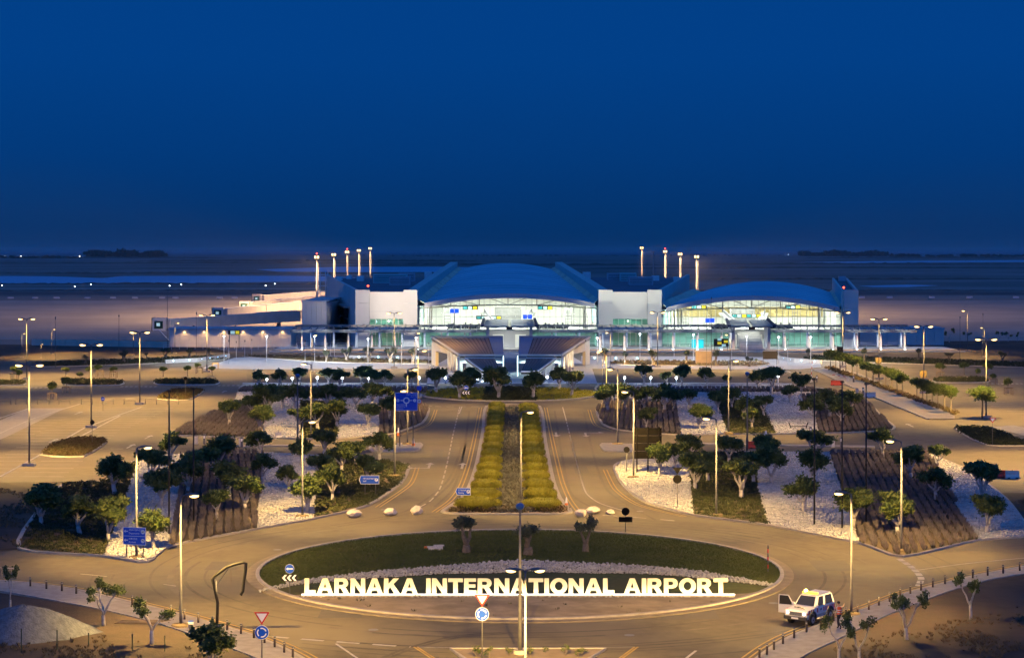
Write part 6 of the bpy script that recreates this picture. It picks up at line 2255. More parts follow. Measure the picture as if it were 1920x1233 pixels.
for s in (-1, 1):
    def m_(px):
        return CX + s * (px - CX) * -1 if s == 1 else px
    def R(px, py, z):
        q = G(px, py, 0)
        x = q.x
        return Vector((x if s == -1 else -x - 0.6, q.y, z))
    # upper wing: outer far corner, outer near corner (diagonal edge), inner near, inner far
    of, on, inn, inf = R(809, 683, 5.9), R(862, 699, 3.55), R(942, 699, 3.55), R(936, 683, 5.9)
    if s == -1:
        inn.x, inf.x = -1.75, -1.95
    else:
        inn.x, inf.x = 1.35, 0.95 + .6
    # ribbed roof panels between the diagonal edge and the flat blue strip
    def P(u, v):
        a, b = of.lerp(on, v), inf.lerp(inn, v)
        return a.lerp(b, u)
    n = 14
    us = 0.80
    for i in range(n):
        mb = MB()
        u0, u1 = us * i / n, us * (i + 1) / n
        e = 0.30
        # every rib runs down the slope; trimmed by the diagonal edge
        a0_, a1_, b1_, b0_ = P(u0, .03), P(u1 - e * us / n, .03), P(u1 - e * us / n, .98), P(u0, .98)
        quadslab(mb, b0_, b1_, a1_, a0_, .18) if s == -1 else quadslab(mb, b1_, b0_, a0_, a1_, .18)
        gw(mb, 'roof_rib', M['roofbrown'])
    mb = MB()
    dz = Vector((0, 0, -.1))
    q = [P(0, 1) + dz, P(us, 1) + dz, P(us, 0) + dz, P(0, 0) + dz]
    quadslab(mb, *(q if s == -1 else [q[1], q[0], q[3], q[2]]), .35)
    gw(mb, 'roof_slab', M['sign_dark'])
    mb = MB()
    q = [P(us, 1), P(1, 1), P(1, 0), P(us, 0)]
    quadslab(mb, *(q if s == -1 else [q[1], q[0], q[3], q[2]]), .5)
    gw(mb, 'flat_roof_strip', M['bluegrey'])
    mb = MB()
    mb.bar(of + Vector((0, .3, .1)), inf + Vector((0, .3, .1)), .5, .6)
    gw(mb, 'roof_edge', M['bluegrey'])
    for p_, q_ in ((of, on), (on, inn)):
        mb = MB()
        mb.bar(p_ + Vector((0, -.1, .12)), q_ + Vector((0, -.1, .12)), .35, .34)
        gw(mb, 'roof_trim', M['white'])
    # diagonal outer wall, with an open end bay and buttress fins
    def W(t):
        return of.lerp(on, t)
    for t0, t1, zlo in ((0, .16, 0), (.16, .58, 3.2), (.58, 1.0, 0)):
        p, q2 = W(t0), W(t1)
        mb = MB()
        mb.hexa([(p.x, p.y, zlo), (q2.x, q2.y, zlo), (q2.x - s * .6, q2.y + .5, zlo), (p.x - s * .6, p.y + .5, zlo),
                 (p.x, p.y, p.z - .05), (q2.x, q2.y, q2.z - .05), (q2.x - s * .6, q2.y + .5, q2.z - .05), (p.x - s * .6, p.y + .5, p.z - .05)])
        gw(mb, 'outer_wall', M['cream'])
    for t in (.62, .72, .82, .92):
        p = W(t)
        mb = MB()
        mb.box(p.x - .18, p.x + .18, p.y - .5, p.y - .05, 0, p.z - .5)
        gw(mb, 'fin', M['cream'])
    # front wall below the near roof edge (teal-lit)
    mb = MB()
    mb.box(min(on.x, inn.x), max(on.x, inn.x), on.y + .3, on.y + .6, 2.0, 3.1)
    gw(mb, 'front_beam', M['white'])
    mb = MB()
    mb.box(on.x - .5, on.x + .5, on.y + .2, on.y + 1.0, 0, 3.3)
    gw(mb, 'corner_pier', M['white'])
    # lower wing stepping down towards the road
    of2, on2 = R(872, 700, 3.1), R(907, 716, 1.9)
    inf2, inn2 = Vector((on.x * .32 - (.3 if s == 1 else 0), of2.y, 3.1)), Vector((on2.x * .42 - (.3 if s == 1 else 0), on2.y, 1.9))

    def P2(u, v):
        return of2.lerp(on2, v).lerp(inf2.lerp(inn2, v), u)
    n = 9
    for i in range(n):
        mb = MB()
        u0, u1 = i / n, (i + .72) / n
        q = [P2(u0, 1), P2(u1, 1), P2(u1, 0), P2(u0, 0)]
        quadslab(mb, *(q if s == -1 else [q[1], q[0], q[3], q[2]]), .18)
        gw(mb, 'roof_rib', M['roofbrown'])
    mb = MB()
    q = [P2(0, 1) + dz, P2(1, 1) + dz, P2(1, 0) + dz, P2(0, 0) + dz]
    quadslab(mb, *(q if s == -1 else [q[1], q[0], q[3], q[2]]), .3)
    gw(mb, 'roof_slab', M['sign_dark'])
    for p_, q_ in ((of2, on2), (on2, inn2), (of2, inf2)):
        mb = MB()
        mb.bar(p_ + Vector((0, -.05, .1)), q_ + Vector((0, -.05, .1)), .25, .26)
        gw(mb, 'roof_trim', M['white'])
    # lit colonnade along the lower wing's diagonal
    mb = MB()
    p, q2 = of2, on2
    mb.hexa([(p.x - s * .8, p.y + .4, 0), (q2.x - s * .8, q2.y + .4, 0), (q2.x - s * 1.2, q2.y + .8, 0), (p.x - s * 1.2, p.y + .8, 0),
             (p.x - s * .8, p.y + .4, p.z - .3), (q2.x - s * .8, q2.y + .4, q2.z - .3), (q2.x - s * 1.2, q2.y + .8, q2.z - .3), (p.x - s * 1.2, p.y + .8, p.z - .3)])
    gw(mb, 'colonnade_wall', M['white'])
    for k in range(9):
        c_ = of2.lerp(on2, (k + .3) / 9)
        gw(MB().box(c_.x - .16 - s * .3, c_.x + .16 - s * .3, c_.y - .16, c_.y + .16, 0, c_.z - .25), 'colonnade_fin', M['white'])
        if k % 2 == 0:
            gw(MB().disc((c_.x, c_.y - .6, .05), .14, (0, 0, 1), .1, 8), 'ground_light', M['bulbcool'])
            light('SPOT', 'ground_beam', 1600, (0.85, 1.0, 0.95), GW, (c_.x + s * .9, c_.y - 400 - .9, .2), (math.radians(160), 0, math.radians(20) * s), 0.1, 110, 0.8)
    for t in (.62, .77, .92):
        p = W(t)
        light('SPOT', 'ground_beam', 1500, (1.0, 0.86, 0.58), GW, (p.x + s * .6, p.y - 400 - 1.6, .2), (math.radians(155), 0, math.radians(10) * s), 0.1, 110, 0.8)
    light('AREA', 'soffit_light', 2200, (0.7, 1.0, 0.95), GW, ((on.x + inn.x) / 2, on.y - 400 - .4, 3.0), (math.radians(-35), 0, 0), sx=7, sy=.4)
    gw(MB().box(s * 1.4 - .06 - .3, s * 1.4 + .06 - .3, 372, 372.2, .3, 4.2), 'light_tube', material('light_tube', (1, 1, 1), .5, emit=(.75, 1.0, .95), estr=5))
for k in range(8):
    gw(MB().box(-1.75, 1.15, 396 + k * 4, 399.6 + k * 4, 0.02, .12 + .10 * k), 'ramp_step', M['plaza'])

# cool plaza lights
PL = []
for px, py in ((420, 680), (500, 680), (590, 680), (690, 686), (780, 684), (1120, 684), (1200, 674), (1300, 676), (1400, 680), (1460, 682), (1520, 682)):
    o = thing('plaza_lamp', None, None, G(px, py), 0)
    MB().tube([(0, 0, 0), (0, 0, 6.0)], [.06, .05], 8).build('post', M['whitesteel'], o, True)
    MB().tube([(0, 0, 6.0), (0, 0, 6.12), (0, 0, 6.2)], [.1, .3, .12], 10).build('lamp_cap', M['head'], o)
    MB().tube([(0, 0, 5.82), (0, 0, 5.99)], [.14, .2], 10).build('lens', M['bulbcool'], o)
    light('SPOT', 'plaza_light', 36000, (0.84, 0.92, 1.0), o, (0, -.45, 5.7), (0, 0, 0), 0.2, 165, 0.4)
    PL.append(o)
label_row([o for o in PL if o.location.x < 0], '{n} cool-white plaza lamp from the left, left plaza', 'lamp', 'plaza lamps')
label_row([o for o in PL if o.location.x > 0], '{n} cool-white plaza lamp from the left, right plaza', 'lamp', 'plaza lamps')
# low retaining walls with small blue-white lights
for lab, pts in (('low grey wall with small blue lights on the left plaza', [(655, 673), (800, 674)]), ('low grey wall with blue lights, right of the gateway', [(1095, 674), (1215, 676)]),
                 ('low white wall curving beside the right plaza', [(1450, 672), (1490, 679), (1540, 682)]), ('low white wall at the edge of the left car park', [(310, 681), (370, 678), (430, 670)])):
    q = gl(pts)
    o = thing('low_wall', lab, 'wall', q[0])
    mb = MB()
    for a, b in zip(q, q[1:]):
        mb.bar(a - q[0] + Vector((0, 0, .4)), b - q[0] + Vector((0, 0, .4)), .35, .9)
    mb.build('wall_body', M['plaza'], o)
    for a, b in zip(q, q[1:]):
        nl = max(2, int((b - a).length / 4))
        for k in range(nl):
            c_ = a.lerp(b, (k + .5) / nl) - q[0]
            MB().disc(c_ + Vector((0, -.24, .5)), .14, (0, 1, 0), .08, 10).build('wall_light', M['bulbblue'], o)

# long white wall building with six wall lamps
o = thing('lamp_lit_wall_building', 'long low white building with six fan-shaped wall lamps', 'building', (X(432, YF), YF, 0))
w_ = (546 - 318) * YF / F / 2
k = 12
for i in range(k):
    for j in range(3):
        MB().box(-w_ + 2 * w_ * i / k, -w_ + 2 * w_ * (i + 1) / k - .03, 0, .3, j * 1.45 + .02, (j + 1) * 1.45).build('wall_panel', M['white'], o)
MB().box(-w_ - .3, w_ + .3, -.3, 12, 4.4, 4.9).build('roof_edge', M['fascia'], o)
MB().box(-w_, w_, .32, 12, 0, 4.38).build('body', M['white'], o)
for px in (346, 383, 420, 456, 493, 530):
    x = X(px) - o.location.x
    MB().box(x - .2, x + .2, -.35, -.02, 3.75, 4.0).build('wall_lamp', M['bulb'], o)
    light('SPOT', 'wall_lamp_light', 2000, (1.0, 0.58, 0.20), o, (x, -.9, 3.7), (math.radians(20), 0, 0), 0.15, 150, 1.0)
for px in (350, 430, 510):  # added floods on the roof to brighten the jet bridge side, no known fittings
    x = X(px) - o.location.x
    MB().box(x - .25, x + .25, 10.6, 11.0, 4.9, 5.2).build('added_roof_flood', M['head'], o)
    light('SPOT', 'bridge_fill_beam', 5200, (1.0, 0.74, 0.5), o, (x, 10.8, 5.45), (math.radians(84), 0, 0), .2, 140, .9)
rl = thing('railing', 'white metal railing in front of the lamp-lit wall', 'railing', (X(432, 478), 478, 0))
for z in (.6, 1.15):
    MB().box(-17, 17, 0, .06, z, z + .06).build('rail', M['whitesteel'], rl)
for i in range(18):
    MB().box(-17 + 2 * i, -16.93 + 2 * i, 0, .06, 0, 1.15).build('post', M['whitesteel'], rl)
# low apron wall left
o = thing('apron_wall', 'low pale retaining wall at the edge of the left apron', 'wall', G(150, 650))
q = [G(60, 647), G(230, 650), G(318, 652)]
for a, b in zip(q, q[1:]):
    n = 8
    for i in range(n):
        mb = MB()
        p0, p1 = a.lerp(b, i / n) - o.location, a.lerp(b, (i + .97) / n) - o.location
        mb.bar(p0 + Vector((0, 0, .8)), p1 + Vector((0, 0, .8)), .3, 1.6)
        mb.build('wall_panel', M['cream'], o)

# jet bridges
JB = []
for x0, y0, Y0, x1, y1, Y1 in ((312, 598, 528, 556, 583, 590), (420, 578, 627, 604, 562, 730), (468, 566, 706, 604, 554, 790), (490, 553, 818, 604, 546, 884)):
    a, b = A(x0, y0, Y0), A(x1, y1, Y1)
    o = thing('jet_bridge', None, None, (a.x, a.y, 0))
    d = b - a
    seg = [0, .36, .70, 1.0]
    for i in range(3):
        p, q = d * seg[i], d * seg[i + 1]
        p.z, q.z = a.z - 1.5 + d.z * seg[i], a.z - 1.5 + d.z * seg[i + 1]
        MB().bar(p, q, 2.6 + .25 * i, 2.7 + .25 * i).build('tunnel', M['bridge'], o)
        MB().bar(p + Vector((0, 0, 1.42 + .13 * i)), q + Vector((0, 0, 1.42 + .13 * i)), 2.7 + .25 * i, .12).build('tunnel_roof', M['panelwall'], o)
    cb = MB()
    cb.box(-3.6, .1, -2, 2, a.z - 3.2, a.z + .3)
    cb.build('cab', M['bridge'], o)
    MB().box(-3.0, -.6, -2.08, -2.0, a.z - 2.6, a.z - .5).build('cab_window', M['tealglass'], o)
    MB().box(-2.4, -1.4, -2.14, -2.09, a.z - 1.9, a.z - 1.0).build('screen', BOARD['b'], o)
    MB().box(-3.75, -3.6, -2.1, 2.1, a.z - 3.3, a.z + .4).build('bellows', M['black'], o)
    for t in (.16, .85):
        p = d * t
        MB().box(p.x - .45, p.x + .45, p.y - 1.2, p.y + 1.2, 0.9, a.z - 2.7).build('support_leg', M['pole'], o)
        MB().tube([(p.x, p.y - 1.5, .5), (p.x, p.y + 1.5, .5)], .5, 12).build('wheel', M['black'], o)
    mb = MB()
    mb.bar((1.0, -1.8, .1), (-1.5, -2.6, a.z - 3.0), .9, .15)
    mb.build('service_stair', M['whitesteel'], o)
    JB.append(o)
for o, l in zip(JB, ('nearest and lowest', 'second nearest', 'third nearest', 'farthest')):
    tag(o, l + ' grey jet bridge reaching over the left apron', 'jet bridge', 'jet bridges')

# high apron floodlight masts
def mast(px, yt, Y, lit=True, red=False, tilt=1, power=360000):
    h = H - (yt - HY) * Y / F
    o = thing('floodlight_mast', None, None, ((px - CX) * Y / F, Y, 0))
    MB().tube([(0, 0, 0), (0, 0, h)], [.40, .24], 10).build('pole', M['steel'], o, True)
    MB().tube([(.55, 0, 2), (.55, 0, h - 1)], .08, 6).build('ladder', M['pole'], o)
    MB().box(-.95, .95, -.5, .5, h - .25, h).build('platform', M['steel'], o)
    if lit:
        for k in (-1, 1):
            MB().box(k * .5 - .3, k * .5 + .3, -.75, -.3, h, h + .8).build('floodlight', M['bulb'], o)
        light('SPOT', 'flood_beam', power, (1.0, 0.60, 0.28), o, (0, -1.2, h - .8), (math.radians(-10), math.radians(-42) * tilt, 0), .5, 150, .6)
        light('POINT', 'pole_fill_light', 450, (1.0, 0.72, 0.36), o, (-.9 * tilt, -2.2, h - 2), size=.3)  # added fill that warms the mast pole, no lamp of its own
    if red:
        MB().sphere((0, 0, h + 1.7), .24, 8, 6).build('red_beacon', M['bulbred'], o)
    return o


label_row([mast(594, 484, 690, True, True, -1, 520000), mast(626, 479, 760, True, False, -1, 520000), mast(651, 474, 830, True, True, -1), mast(673, 471, 900, True, False, -1), mast(694, 467, 980, True, False, -1)], '{n} tall floodlight mast from the left, behind the left block', 'mast', 'apron floodlight masts')
label_row([mast(1203, 466, 980, True, False, 1), mast(1225, 472, 940, False, False, 1), mast(1247, 473, 870, True, True, 1), mast(1275, 478, 800, True, False, 1, 520000), mast(1306, 483, 720, True, False, 1, 520000)], '{n} tall floodlight mast from the left, behind the right block', 'mast', 'apron floodlight masts')
# link frame between the first mast and the terminal
# ------------------------------------------------------------------ far things: marker boards, lights, woods, houses
objs = []
for px in (20, 66, 106, 164, 212, 253, 304, 329, 412, 440):
    d = G(px, 560.5)
    o = thing('marker_board', None, None, d)
    MB().box(-1.5, 1.5, -.2, .2, .3, 1.1).build('panel', M['fascia'], o)
    MB().box(-1.2, -1.0, -.1, .1, 0, .3).build('leg', M['pole'], o)
    MB().box(1.0, 1.2, -.1, .1, 0, .3).build('leg', M['pole'], o)
    objs.append(o)
label_row(objs, '{n} small pale taxiway marker board from the left, left apron', 'marker', 'taxiway marker boards')
objs = []
for px in (1616, 1668, 1747, 1818, 1905):
    o = thing('marker_board', None, None, G(px, 560))
    MB().box(-1.5, 1.5, -.2, .2, .3, 1.3).build('panel', M['fascia'], o)
    MB().box(-1.2, -1.0, -.1, .1, 0, .3).build('leg', M['pole'], o)
    MB().box(1.0, 1.2, -.1, .1, 0, .3).build('leg', M['pole'], o)
    objs.append(o)
label_row(objs, '{n} small pale taxiway marker board from the left, right apron', 'marker', 'taxiway marker boards')
objs = []
for px, py in ((4, 538), (140, 540.5), (170, 536.5), (340, 536), (498, 538.5), (515, 535), (318, 539)):
    o = thing('runway_light', None, None, G(px, py))
    MB().tube([(0, 0, 0), (0, 0, 1.0)], .1, 6).build('stem', M['steel'], o)
    MB().sphere((0, 0, 1.2), .26, 8, 6).build('lens', M['bulbcool'], o)
    objs.append(o)
label_row(objs, '{n} small bright runway light from the left, far left field', 'runway light', 'runway lights')
M['farleaf'] = material('far_tree_leaf', (0.05, 0.06, 0.035), 0.9, (0.08, 0.09, 0.05), 0.01, 3)
def far_wood(name, label, x0, x1, py, h, seed, dens=90):
    g_ = np.random.default_rng(seed)
    d = F * H / (py - HY)
    cs, rs = [], []
    for i in range(dens):
        x = (g_.uniform(x0, x1) - CX) * d / F
        hh = h * (0.4 + 0.6 * abs(math.sin((x - (x0 - CX) * d / F) / ((x1 - x0) * d / F) * math.pi * 2.2 + seed))) * g_.uniform(.7, 1.1)
        cs.append((x, d + g_.uniform(-60, 60), hh * .5))
        rs.append((h * .9, h * .9, hh * .55))
    vs, fs, base = [], [], 0
    for c, r in zip(cs, rs):
        k = 150
        dd = g_.normal(size=(k, 3))
        dd /= np.linalg.norm(dd, axis=1)[:, None]
        p = dd * np.array(r) * g_.uniform(.4, 1, k)[:, None] + np.array(c)
        u = g_.normal(size=(k, 3)) * h * .12
        t = g_.normal(size=(k, 3)) * h * .12
        vs.append(np.stack([p - u, p + t, p + u, p - t], 1).reshape(-1, 3))
        fs.append(np.arange(4 * k).reshape(k, 4) + base)
        base += 4 * k
    o = put(name, np_mesh(name, np.concatenate(vs), np.concatenate(fs), M['farleaf']))
    tag(o, label, 'wood', None, 'stuff')


far_wood('far_wood', 'dark clump of far trees on the left horizon', 168, 298, 483, 27, 1, 70)
far_wood('far_wood', 'dark clump of far trees on the right horizon', 1505, 1660, 480, 26, 2, 60)
far_wood('far_wood', 'thin line of far trees at the left edge of the horizon', -40, 150, 484, 9, 3, 60)
far_wood('far_wood', 'thin line of far trees at the right edge of the horizon', 1660, 1960, 481, 12, 4, 80)
far_wood('far_wood', 'low far scrub in the middle of the horizon', 620, 1460, 479.5, 6, 5, 90)
lw = material('lit_far_window', (1, .9, .7), .5, emit=(1, .93, .8), estr=9)
fw = material('far_house_wall', (.45, .45, .45), .9, (.35, .35, .36), .05, 3)
for side, xs, py in (('left', [10, 40, 62, 92, 97, 138, 150, 160, 228, 240], 483), ('right', [1478, 1592, 1616, 1700, 1716, 1735, 1752, 1776, 1794, 1812, 1835, 1850, 1872, 1880, 1888, 1896, 1912], 479.8)):
    objs = []
    r_ = random.Random(len(xs))
    for px in xs:
        o = thing('far_house', None, None, G(px, py + r_.uniform(-.3, .3)))
        w_, h_ = r_.uniform(9, 20), r_.uniform(6, 13)
        MB().box(-w_, w_, -6, 6, 0, h_).build('wall', fw, o)
        MB().box(-w_ - .6, w_ + .6, -6.6, 6.6, h_, h_ + 1).build('roof', fw, o)
        if r_.random() < .5:
            MB().box(-1.6, 1.6, -6.2, -6.02, h_ * .4, h_ * .4 + 2.2).build('lit_window', lw, o)
        else:
            MB().box(-3, 3, -6.2, -6.02, h_ * .4, h_ * .4 + 2.5).build('window', M['darkglass'], o)
        objs.append(o)
    label_row(objs, '{n} tiny far house from the left on the %s horizon' % side, 'house', 'far houses')
# ------------------------------------------------------------------ the big letters on the roundabout
def ell(cx, cy, rx, ry, n=28):
    return [(cx + rx * math.cos(a), cy + ry * math.sin(a)) for a in np.linspace(0, 2 * math.pi, n, endpoint=False)]


GLYPH = {
    'L': ([[(0, 0), (.70, 0), (.70, .24), (.28, .24), (.28, 1), (0, 1)]], .70),
    'A': ([[(0, 0), (.29, 0), (.36, .2), (.68, .2), (.75, 0), (1.04, 0), (.68, 1), (.36, 1)], [(.43, .4), (.61, .4), (.52, .72)]], 1.04),
    'R': ([[(0, 0), (.28, 0), (.28, .36), (.40, .36), (.62, 0), (.95, 0), (.70, .42), (.80, .50), (.86, .60), (.87, .70), (.83, .85), (.74, .95), (.60, 1), (0, 1)], [(.28, .57), (.48, .57), (.57, .61), (.59, .69), (.56, .76), (.47, .79), (.28, .79)]], .95),
    'N': ([[(0, 0), (.27, 0), (.27, .58), (.66, 0), (.93, 0), (.93, 1), (.66, 1), (.66, .42), (.27, 1), (0, 1)]], .93),
    'K': ([[(0, 0), (.28, 0), (.28, .29), (.40, .43), (.67, 0), (1.02, 0), (.60, .63), (.96, 1), (.60, 1), (.28, .64), (.28, 1), (0, 1)]], 1.02),
    'I': ([[(0, 0), (.28, 0), (.28, 1), (0, 1)]], .28),
    'T': ([[(.31, 0), (.59, 0), (.59, .76), (.9, .76), (.9, 1), (0, 1), (0, .76), (.31, .76)]], .9),
    'E': ([[(0, 0), (.76, 0), (.76, .23), (.28, .23), (.28, .4), (.70, .4), (.70, .61), (.28, .61), (.28, .78), (.74, .78), (.74, 1), (0, 1)]], .76),
    'O': ([ell(.53, .5, .53, .52), ell(.53, .5, .24, .28)], 1.06),
    'P': ([[(0, 0), (.28, 0), (.28, .34), (.52, .34), (.70, .39), (.82, .50), (.87, .67), (.83, .85), (.74, .95), (.60, 1), (0, 1)], [(.28, .55), (.47, .55), (.57, .6), (.59, .68), (.56, .76), (.47, .79), (.28, .79)]], .87)}
GM = {k: curve_mesh(v[0], 0.10, M['letter']) for k, v in GLYPH.items()}
LY = G(970, 1115, 0.08).y
LS = thing('letter_sign', 'large white letters spelling LARNAKA INTERNATIONAL AIRPORT on the roundabout', 'sign', (0, LY, .08))
lh = 1.10
for word, x0, x1 in (('LARNAKA', 571, 783), ('INTERNATIONAL', 799, 1152), ('AIRPORT', 1170, 1365)):
    a, b = (x0 - CX) * LY / F, (x1 - CX) * LY / F
    gap = .075
    nat = sum(GLYPH[c][1] for c in word) + gap * (len(word) - 1)
    kx = (b - a) / nat
    x = a
    for c in word:
        o = put('letter', GM[c], LS)
        o.rotation_euler = (math.radians(84), 0, 0)
        o.location = (x, 0.0, .11)
        o.scale = (kx, lh, 1)
        x += (GLYPH[c][1] + gap) * kx
a, b = (566 - CX) * LY / F, (1377 - CX) * LY / F
MB().box(a, b, -.34, .26, -.02, .10).build('plinth', M['whiteplastic'], LS)
MB().box(a, b, -.33, -.27, .101, .13).build('light_strip', M['ledstrip'], LS)
for k in range(8):
    x = a + (b - a) * (k + .5) / 8
    light('AREA', 'strip_light', 30, (1.0, 0.86, 0.50), LS, (x, -.42, .16), (math.radians(125), 0, 0), sx=(b - a) / 8, sy=.10)
# stone edging in front of the plinth
p = fill([(a, LY - .9), (b, LY - .9), (b, LY - .6), (a, LY - .6)], .22)
scatter('edging_stones', T_STONE, z3(p, .1) - np.array([0, LY, .08]), RNG.uniform(.06, .12, len(p)), RNG.uniform(0, 6.3, len(p)), M['stone'], parent=LS)

# ------------------------------------------------------------------ white off-road car
car = thing('off_road_car', 'white off-road car with red checks, amber roof light and open door', 'car', (20.15, 127.3, 0), math.radians(232))
M['carwhite'] = material('white_car_paint', (0.80, 0.78, 0.74), 0.35, spec=0.5)
M['cardark'] = material('dark_bumper', (0.06, 0.06, 0.062), 0.55)
M['silver'] = material('silver_sill', (0.42, 0.42, 0.44), 0.4, metal=0.4)
M['carglass'] = material('car_glass', (0.015, 0.017, 0.025), 0.06, spec=0.7)


def prof(pts, y0, y1, mat, name, parent, inset=None):
    """side profile (x,z) extruded across the car; inset = (dy) taper at the top"""
    mb = MB()
    n = len(pts)
    mb.v = [(x, y0, z) for x, z in pts] + [(x, y1, z) for x, z in pts]
    mb.f = [tuple(range(n)), tuple(range(2 * n - 1, n - 1, -1))] + [(i, n + i, n + (i + 1) % n, (i + 1) % n) for i in range(n)]
    mb.m = [0] * len(mb.f)
    return mb.build(name, mat, parent, bevel=0.03)


def archpts(cx, r, z0, n=8):
    return [(cx + r * math.cos(a), z0 + r * math.sin(a)) for a in np.linspace(math.pi, 0, n)]


fx, rx, wr = 1.22, -1.20, .37
low = [(-1.92, .55)] + archpts(rx, .47, .42) + archpts(fx, .47, .42) + [(1.95, .55), (1.98, .92), (1.86, 1.02), (.78, 1.12), (-1.95, 1.12)]
body = prof(low, -.84, .84, M['carwhite'], 'body', car)
# cabin: tapered greenhouse
mb = MB()
zb_, zt_ = 1.12, 1.80
bot = [(-1.93, -.82), (.80, -.82), (.80, .82), (-1.93, .82)]
top = [(-1.80, -.66), (.22, -.64), (.22, .64), (-1.80, .66)]
mb.hexa([(x, y, zb_) for x, y in bot] + [(x, y, zt_) for x, y in top])
cabin = mb.build('cabin', M['carwhite'], car, bevel=0.05)
mb = MB()
mb.box(-1.72, .12, -.60, .60, 1.80, 1.86)
mb.build('roof', M['carwhite'], car, bevel=0.025)


def on_face(A_, B_, C_, D_, m0, m1, n0, n1, off):
    """quad on the bilinear face A B C D (A,B bottom; C,D top) pushed out by off"""
    A_, B_, C_, D_ = map(Vector, (A_, B_, C_, D_))

    def f(u, v):
        return A_.lerp(B_, u).lerp(D_.lerp(C_, u), v)
    n = (B_ - A_).cross(D_ - A_).normalized() * off
    return [f(m0, n0) + n, f(m1, n0) + n, f(m1, n1) + n, f(m0, n1) + n]


def facequad(name, pts, mat, parent):
    mb = MB()
    mb.add(pts, [(0, 1, 2, 3)])
    return mb.build(name, mat, parent)


bL = [(x, y, zb_) for x, y in bot]
tL = [(x, y, zt_) for x, y in top]
facequad('windscreen', on_face(bL[1], bL[2], tL[2], tL[1], .07, .93, .10, .92, .012), M['carglass'], car)
facequad('rear_window', on_face(bL[3], bL[0], tL[0], tL[3], .12, .88, .2, .9, .012), M['carglass'], car)
for s, (A1, B1, C1, D1) in ((1, (bL[2], bL[3], tL[3], tL[2])), (-1, (bL[0], bL[1], tL[1], tL[0]))):
    if s == 1:
        facequad('front_side_window', on_face(A1, B1, C1, D1, .10, .40, .08, .90, .014), M['carglass'], car)
        facequad('rear_side_window', on_face(A1, B1, C1, D1, .50, .90, .08, .90, .014), M['carglass'], car)
    else:
        facequad('front_side_window', on_face(A1, B1, C1, D1, .60, .90, .08, .90, .014), M['carglass'], car)
        facequad('rear_side_window', on_face(A1, B1, C1, D1, .10, .50, .08, .90, .014), M['carglass'], car)
# wheels, arches, sills, bumpers
for x in (fx, rx):
    for s in (-1, 1):
        mb = MB()
        mb.tube([(x, s * .60, wr), (x, s * .64, wr), (x, s * .86, wr), (x, s * .89, wr)], [.30, wr, wr, .31], 20)
        wl = mb.build('wheel', M['black'], car, True)
        MB().tube([(x, s * .885, wr), (x, s * .90, wr)], [.22, .20], 16).build('rim', M['silver'], wl)
        MB().tube([(x, s * .90, wr), (x, s * .915, wr)], [.07, .06], 10).build('hub', M['cardark'], wl)
        mb = MB()
        aa = np.linspace(math.pi * 1.02, -.02 * math.pi, 10)
        for a0_, a1_ in zip(aa, aa[1:]):
            mb.hexa([(x + .44 * math.cos(t), s * .80 + (.0 if k < 1 else 0), .42 + .44 * math.sin(t)) for t, k in ((a0_, 0), (a1_, 0))] + [(x + .44 * math.cos(t), s * .90, .42 + .44 * math.sin(t)) for t in (a1_, a0_)] +
                    [(x + .55 * math.cos(t), s * .80, .42 + .55 * math.sin(t)) for t in (a0_, a1_)] + [(x + .55 * math.cos(t), s * .90, .42 + .55 * math.sin(t)) for t in (a1_, a0_)])
        mb.build('wheel_arch', M['cardark'], car)
for s in (-1, 1):
    MB().box(-.72, .74, s * .86 - .05, s * .86 + .05, .50, .66).build('sill', M['silver'], car)
    MB().tube([(-.7, s * .93, .40), (.75, s * .93, .40)], .045, 8).build('side_step', M['silver'], car)
    # red checks along the flank
    for k in range(13):
        x = -1.86 + k * .285
        if .62 < x < .86:
            continue
        for r in range(2):
            if r == 0:
                MB().box(x, x + .15, s * .842 - .004, s * .842 + .004, .78, 1.06).build('red_check', M['sign_red'], car)
    if s == 1:
        MB().box(-.25, .42, s * .846 - .004, s * .846 + .004, .80, 1.06).build('side_plate', M['sign_white'], car)
        t_ = put('lettering', text_mesh('G4S', .22, M['sign_dark'], 'CENTER', .003, .004), car)
        t_.location = (.085, .856, .93)
        t_.rotation_euler = (math.pi / 2, 0, math.pi)
    # headlights, mirrors, door line
    MB().sphere((1.93, s * .62, .84), .12, 10, 6, sz=.8).build('headlight', material('headlight', (1, 1, 1), .3, emit=(1, .96, .95), estr=4), car, True)
    MB().box(1.78, 1.93, s * .80 - .06, s * .80 + .06, .78, .90).build('indicator', M['orange'], car)
    MB().box(.66, .78, s * .90 - .09, s * .90 + .09, 1.16, 1.32).build('wing_mirror', M['carwhite'], car)
    light('SPOT', 'headlight_beam', 60, (1, .95, .95), car, (2.12, s * .62, .84), (math.radians(82), 0, math.radians(-90)), .08, 70, .6)
MB().box(1.93, 2.10, -.86, .86, .42, .66).build('front_bumper', M['cardark'], car, bevel=.04)
MB().box(-2.06, -1.90, -.86, .86, .45, .68).build('rear_bumper', M['cardark'], car, bevel=.04)
MB().box(1.95, 2.0, -.45, .45, .70, .92).build('grille', M['cardark'], car)
for k in range(4):
    MB().box(2.0, 2.015, -.43, .43, .73 + k * .05, .75 + k * .05).build('grille_bar', M['silver'], car)
MB().tube([(2.14, -.7, .68), (2.14, .7, .68)], .035, 8).build('bull_bar', M['silver'], car)
MB().box(2.105, 2.12, -.26, .26, .48, .60).build('number_plate', M['sign_white'], car)
MB().tube([(-2.0, 0, 1.0), (-2.2, 0, 1.0)], [.36, .36], 16).build('spare_wheel', M['black'], car)
t_ = put('lettering', text_mesh('G4S', .62, M['sign_dark'], 'CENTER', .004, .008), car)
t_.location = (1.28, 0, 1.092)
